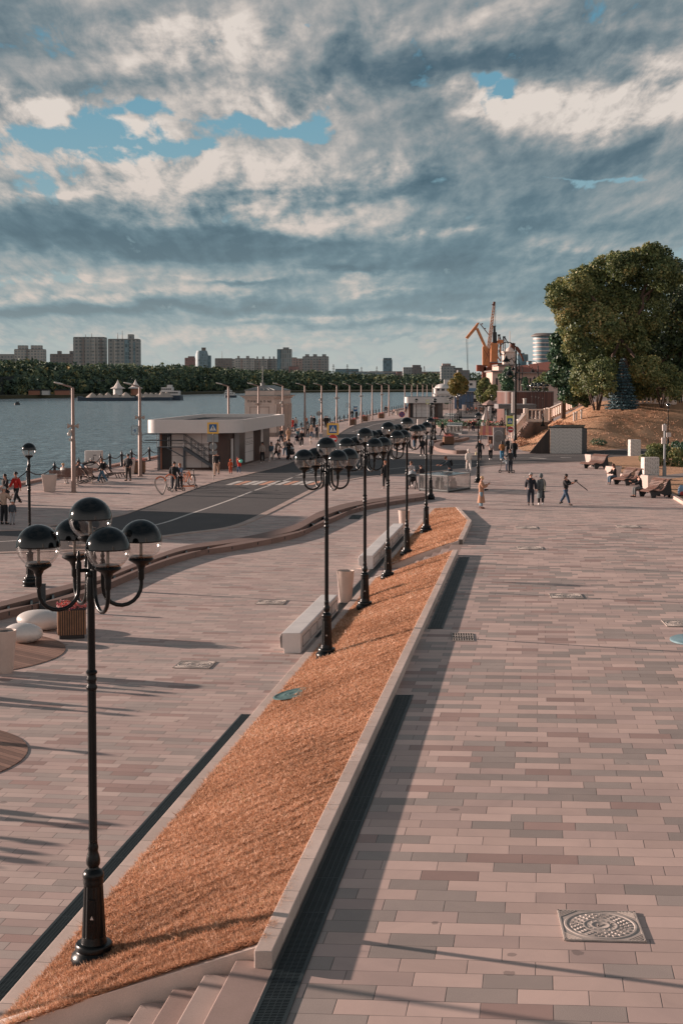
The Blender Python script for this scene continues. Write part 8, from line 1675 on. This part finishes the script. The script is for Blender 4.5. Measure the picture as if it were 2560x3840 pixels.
person('person in a bright red coat seen from behind at the railing', 1098, 1613, 1.66, 190, 'stand', (196, 46, 34), DKJ, HB, coat=2, female=True)
person('person in a pale jacket beside the one in the red coat', 1109, 1613, 1.80, 185, 'stand', (176, 160, 148), JEANS, HB)
person('woman in teal pushing a pram beside the grey-haired man in black', 1117, 1662, 1.62, 5, 'push', (70, 108, 118), BLACK, HBL, female=True); stroller('dark pram in front of the woman in teal', 1114, 1668, 5, (40, 42, 50), (60, 50, 60))
person('grey-haired man in a black jacket walking towards the camera beside the pram', 1131, 1676, 1.82, 5, 'walk', (26, 26, 30), BLACK, HGR, 'w')
person('toddler in white walking alone in the middle of the promenade', 1165, 1671, .95, -5, 'walk', (206, 198, 190), (180, 164, 154), HBL, 'w', child=True)
person('person in an orange jacket half hidden by a quay light', 1146, 1603, 1.70, 180, 'stand', (208, 122, 86), DGREY, HB)
i = person('woman in a white top with black trousers and dark bag walking away', 1154, 1633, 1.68, 175, 'walk', (190, 182, 176), BLACK, HB, 'w', female=True); shoulderbag(i, 'dark bag of the woman in the white top', BLACK)
person('woman in a beige jacket and jeans with fair hair walking away', 1168, 1644, 1.64, 180, 'walk2', (186, 156, 136), (52, 68, 88), HBL, female=True, coat=1)
person('man in a black jacket with white hood behind the thin sign pole', 1189, 1649, 1.74, 178, 'stand', (32, 36, 46), BLACK, HB)
person('dark dressed person photographing at the railing', 1166, 1601, 1.76, 120, 'phone', (28, 28, 32), BLACK, HB)
person('tall dark dressed man at the railing beside the photographer', 1177, 1606, 1.82, 175, 'stand', (26, 24, 26), BLACK, HB, coat=1)
person('person in camouflage jacket by the sixth quay light', 1206, 1603, 1.72, 185, 'stand', (120, 112, 100), DGREY, HB)
person('man in a dark jacket standing close to his companion at the chain', 1220, 1605, 1.78, 195, 'stand', (28, 28, 32), BLACK, HB, coat=1); person('companion in black right of the man at the chain', 1227, 1604, 1.74, 170, 'stand', (24, 24, 28), BLACK, HBR, coat=1)
person('man in a black jacket strolling with a woman by the quay chain', 1445, 1550, 1.82, 30, 'walk', (24, 26, 32), BLACK, HBR, fine=False); person('woman in dark clothes strolling with the man by the quay chain', 1453, 1551, 1.72, 30, 'walk2', (40, 38, 42), DGREY, HBR, female=True, fine=False)
X, Y = G(1477, 1556); person('person sitting low by a bin on the far quay', 0, 0, 1.6, -60, 'sit', (150, 130, 122), DGREY, HB, loc=(X, Y), fine=False); person('person in dark blue standing by the far kiosk corner', 1522, 1549, 1.8, 180, 'stand', (36, 52, 78), BROWN, HB, fine=False)
person('man in a black coat standing right of the ninth quay light', 1320, 1573, 1.80, 200, 'stand', (28, 30, 34), DKJ, HB, fine=False, coat=1); person('person in dark clothes under the bus stop sign', 1336, 1574, 1.70, 190, 'stand', (34, 34, 38), BLACK, HB, fine=False)
X, Y = G(1350, 1584); person('person in pale trousers sitting beside the dark planters', 0, 0, 1.65, 60, 'sit', (160, 140, 132), (176, 164, 156), HB, loc=(X, Y), fine=False)
person('slim man in black walking left past the small glass case', 1659, 1633, 1.80, -60, 'walk', (28, 28, 32), BLACK, HB, fine=False, opt=dict(ar=.1, al=.1)); person('person in black with a light hat behind the single lamp', 1625, 1634, 1.68, 180, 'pockets', (26, 26, 28), BLACK, HBL, fine=False, cap=(190, 166, 140))
person('person in a red-brown top and blue jeans behind the lamp globes', 1553, 1681, 1.72, 10, 'walk', (110, 62, 54), (58, 86, 106), HBR, 'w'); person('woman in a black coat walking away behind the lamp globes', 1583, 1711, 1.72, 185, 'walk2', (28, 26, 30), BLACK, HB, 'w', coat=1, female=True, long=True)
i = person('woman in a grey quilted jacket with a dark handbag', 1615, 1709, 1.68, 185, 'stand', (150, 148, 150), BLACK, HB, coat=1, female=True, long=True); handbag(i, 'dark handbag of the woman in the grey jacket', BLACK)
i = person('ginger-haired woman in a black sweatsuit standing behind the third lamp', 1444, 1832, 1.70, -15, 'stand', (26, 26, 30), (24, 24, 28), HGI, 'w', female=True, opt=dict(bun=1))
person('mother in a white top behind the pushchair', 1540, 1828, 1.66, 0, 'push', (186, 178, 176), DGREY, HBR, 'w', female=True); stroller('pushchair with a pale hood in front of the mother in white', 1544, 1832, -5, (30, 30, 34), (150, 156, 160))
person('man with a red cap and black jacket crouching over the glass case corner', 1578, 1836, 1.50, 180, 'leanon', (34, 28, 30), DGREY, HB, cap=(180, 52, 40), opt=dict(peak=False, lean=.3))
i = person('tall man in a dark jacket leaning over the long glass display case', 1686, 1814, 1.84, -70, 'leanon', (46, 58, 66), (44, 52, 62), HBR); backpack(i, 'black backpack of the man leaning over the glass case', (22, 24, 28))
person('woman all in white with hood walking away across the road', 1756, 1769, 1.70, 185, 'walk2', (212, 200, 190), (208, 198, 190), WHITE, 'w', coat=1, hood=True, female=True, opt=dict(wide=1))
i = person('broad man in black seen from behind carrying a plastic bag, by the lamp post', 1798, 1725, 1.80, 180, 'walk', (26, 30, 36), (32, 36, 44), HGR, opt=dict(ol=.35, orr=.3)); handbag(i, 'pale plastic bag carried by the broad man in black', (150, 140, 110))
i = person('long-haired woman in a white top pointing to the right', 1838, 1725, 1.70, 180, 'point', (184, 158, 150), (28, 28, 32), HGI, 'w', long=True, female=True); backpack(i, 'small white backpack of the pointing woman', (196, 182, 176))
i = person('woman in a mustard jacket and bright blue jeans walking away', 1881, 1727, 1.70, 178, 'walk', (150, 100, 60), (62, 118, 150), HB, 'w', long=True, female=True, coat=1); shoulderbag(i, 'dark shoulder bag of the woman in the mustard jacket', (50, 34, 32))
i = person('man in dark clothes steering a child on a kick scooter', 1912, 1774, 1.72, -165, 'ride', (44, 44, 46), (38, 44, 54), HBR); person('child in a pale helmet riding the scooter in front of the man', 1898, 1768, 1.05, -100, 'ride', (150, 160, 166), DKJ, WHITE, child=True, cap=(170, 176, 176), opt=dict(peak=False)); scooter('dark kick scooter with the child and the man', 1898, 1774, 170, (46, 48, 52))
i = person('person in a long black coat with a black bag walking away by the hill', 1926, 1725, 1.78, 175, 'walk', (20, 20, 22), (50, 62, 72), HB, coat=3); handbag(i, 'black bag of the person in the long black coat', BLACK)
person('pale-haired person in black partly hidden behind the sign poles', 1903, 1712, 1.68, 180, 'stand', (26, 26, 28), BLACK, (200, 190, 180)); person('person in black standing right of the striped booth', 1891, 1650, 1.70, 0, 'stand', (22, 22, 24), BLACK, HB)
i = person('fair-haired woman in a long camel coat looking at her phone', 1803, 1907, 1.66, 80, 'phone', (166, 124, 100), (110, 136, 150), (196, 160, 120), 'r', coat=3, female=True, opt=dict(neck=.25, ar=.45, er=1.75)); phone(i, 'phone in the hand of the woman in the camel coat')
p = wpt(i, i['hips']+Vector((.02, -.2, .04))); t = thing('camera', 'black camera hanging at the hip of the woman in the camel coat', 'camera', tuple(p), i['yaw']); o = MB(); o.box(0, 0, 0, .14, .08, .1, ch=.01); o.build('body', m_sk, t); o = MB(); o.tube([(0, -.04, .05), (0, -.14, .05)], .035, 12); o.build('lens', m_sk, t)
person('man in a black cap and dark navy jacket walking away, left of the walking couple', 1988, 1897, 1.80, 172, 'walk', (24, 28, 38), (34, 40, 52), HGR, cap=(24, 24, 28), opt=dict(ol=.2, orr=.2, neck=.05))
i = person('woman in a grey hooded coat right of the capped man', 2026, 1895, 1.72, 172, 'walk2', (92, 98, 100), (34, 34, 38), GREY, 'w', coat=2, hood=True, female=True); shoulderbag(i, 'cream shoulder bag of the woman in the grey hooded coat', (206, 192, 172))
i = person('dark-haired woman in a black leather jacket striding right with a camera tripod', 2119, 1894, 1.70, 55, 'camera', (26, 26, 30), (44, 66, 88), HB, long=True, female=True)
p = wpt(i, i['hands'][1]+Vector((0, -.05, .02))); t = thing('camera_tripod', 'black camera on a folded tripod carried by the striding woman', 'tripod', tuple(p), math.radians(60)); o = MB(); o.box(0, 0, 0, .1, .14, .1, ch=.01); o.build('camera', m_sk, t); o = MB()
for dx in (-.02, 0, .02): o.tube([(dx, -.05, -.02), (dx*2, -.62, -.42)], .014, 6)
o.build('legs', m_sk, t)
X, Y = G(2352, 1818); i = person('very long haired woman in a black jacket seated on the middle wavy bench', 0, 0, 1.68, -70, 'sit', (26, 26, 28), (78, 98, 114), HBR, 'w', loc=(X-.72, Y+.30, zg(X, Y)), long=True, female=True, opt=dict(lean=.15, neck=.25, seat=.44))
X, Y = G(2452, 1864); i = person('woman in a long grey skirt seated on the nearest wavy bench', 0, 0, 1.68, -72, 'sit', (34, 36, 40), (96, 98, 98), HB, 'b', loc=(X-.72, Y+.15, zg(X, Y)), female=True, opt=dict(lean=.2, neck=-.1, wide=1, seat=.44, al=.7, ar=.5))
person('woman in a black jacket and white trousers walking with a man towards the camera', 1757, 1621, 1.68, 5, 'walk', (40, 34, 34), (190, 174, 162), HBL, 'w', female=True, long=True); person('man in a black jacket over a red shirt walking towards the camera', 1773, 1621, 1.76, -5, 'walk2', (26, 24, 28), DKJ, HBR, 'w')
person('person in a white top and jeans walking away past the folded parasols', 1810, 1622, 1.68, 180, 'walk', (196, 190, 186), (58, 70, 84), HB, female=True); person('woman in a beige coat walking away past the folded parasols', 1827, 1618, 1.70, 180, 'walk2', (178, 146, 128), (150, 120, 110), HBR, coat=2, female=True, fine=False)
person('woman with dark hair in a grey top beside the booth awning', 1880, 1612, 1.70, -20, 'phone', (90, 80, 78), BLACK, HBR, long=True, female=True, fine=False); person('person in dark blue standing in front of the glass booth', 1887, 1560, 1.76, 180, 'stand', (44, 46, 54), BLACK, HB, fine=False)
for k_, (px, py) in enumerate([(1850, 1568), (1857, 1563), (1865, 1569), (1871, 1561), (1846, 1556), (1876, 1573)]):
    person('dark dressed visitor in the crowd under the black pergola', px, py, 1.72+.03*(k_ % 3), 40*k_, 'stand', [(26, 26, 30), (34, 34, 40), (24, 24, 26)][k_ % 3], BLACK, HB, fine=False, group='visitors crowded under the black pergola')
for k_, (px, py, c, lab) in enumerate([(1752, 1551, (120, 60, 50), 'seated terrace guest in dull red, leftmost'), (1768, 1548, (60, 60, 64), 'seated terrace guest in grey, second from the left'), (1784, 1545, (190, 96, 60), 'seated terrace guest in orange'), (1799, 1549, (176, 130, 116), 'seated terrace guest in pink next to the parasol pole'), (1822, 1548, (50, 50, 56), 'seated terrace guest in black under the parasol')]):
    X, Y = G(px, py); person(lab, 0, 0, 1.68, [30, -40, 0, 80, 150][k_], 'sit', c, DGREY, HB, loc=(X, Y), fine=False)
X, z_ = Pz(2550, 1512, 151); person('person in a white and red top at the balustrade on the hill, right edge', 0, 0, 1.7, 150, 'stand', (206, 186, 180), BLACK, HBR, loc=(X, 151, z_), female=True)
bicycle('dark bicycle parked by the far terrace', 1752, 1556, 10, (40, 42, 48)); bicycle('dark bicycle parked behind the first one on the terrace', 1772, 1554, 5, (40, 42, 48))
# unseen people added past the left edge for shadows, some doubled to broaden them
for k_, (tx, ty, hh) in enumerate([(708, 2605, 1.75), (615, 2677, 1.7), (529, 3105, 1.72), (300, 3225, 1.65), (600, 2580, 1.8), (130, 3275, 1.7), (472, 2837, 1.62), (690, 2620, 1.68), (560, 2690, 1.78), (500, 3130, 1.75), (250, 3250, 1.8), (360, 3190, 1.7)]):
    X, Y = G(tx, ty); L = hh/math.tan(SUN_EL); person('unseen passer-by in a dark coat, added left of the picture for its shadow', 0, 0, hh, 170, 'walk' if k_ % 2 else 'stand', [(40, 40, 46), (70, 60, 56)][k_ % 2], BLACK, HB, loc=(X-L*.942, Y+L*.334, 0), coat=2 if k_ % 2 else 1, fine=False, group='unseen passers-by added for their shadows')

dup(L1, (-9.6, 15.6, 0), .4, 'unseen five-globe lamp post added outside the left edge to cast a long shadow')  # unseen lamp post, added only for its shadow
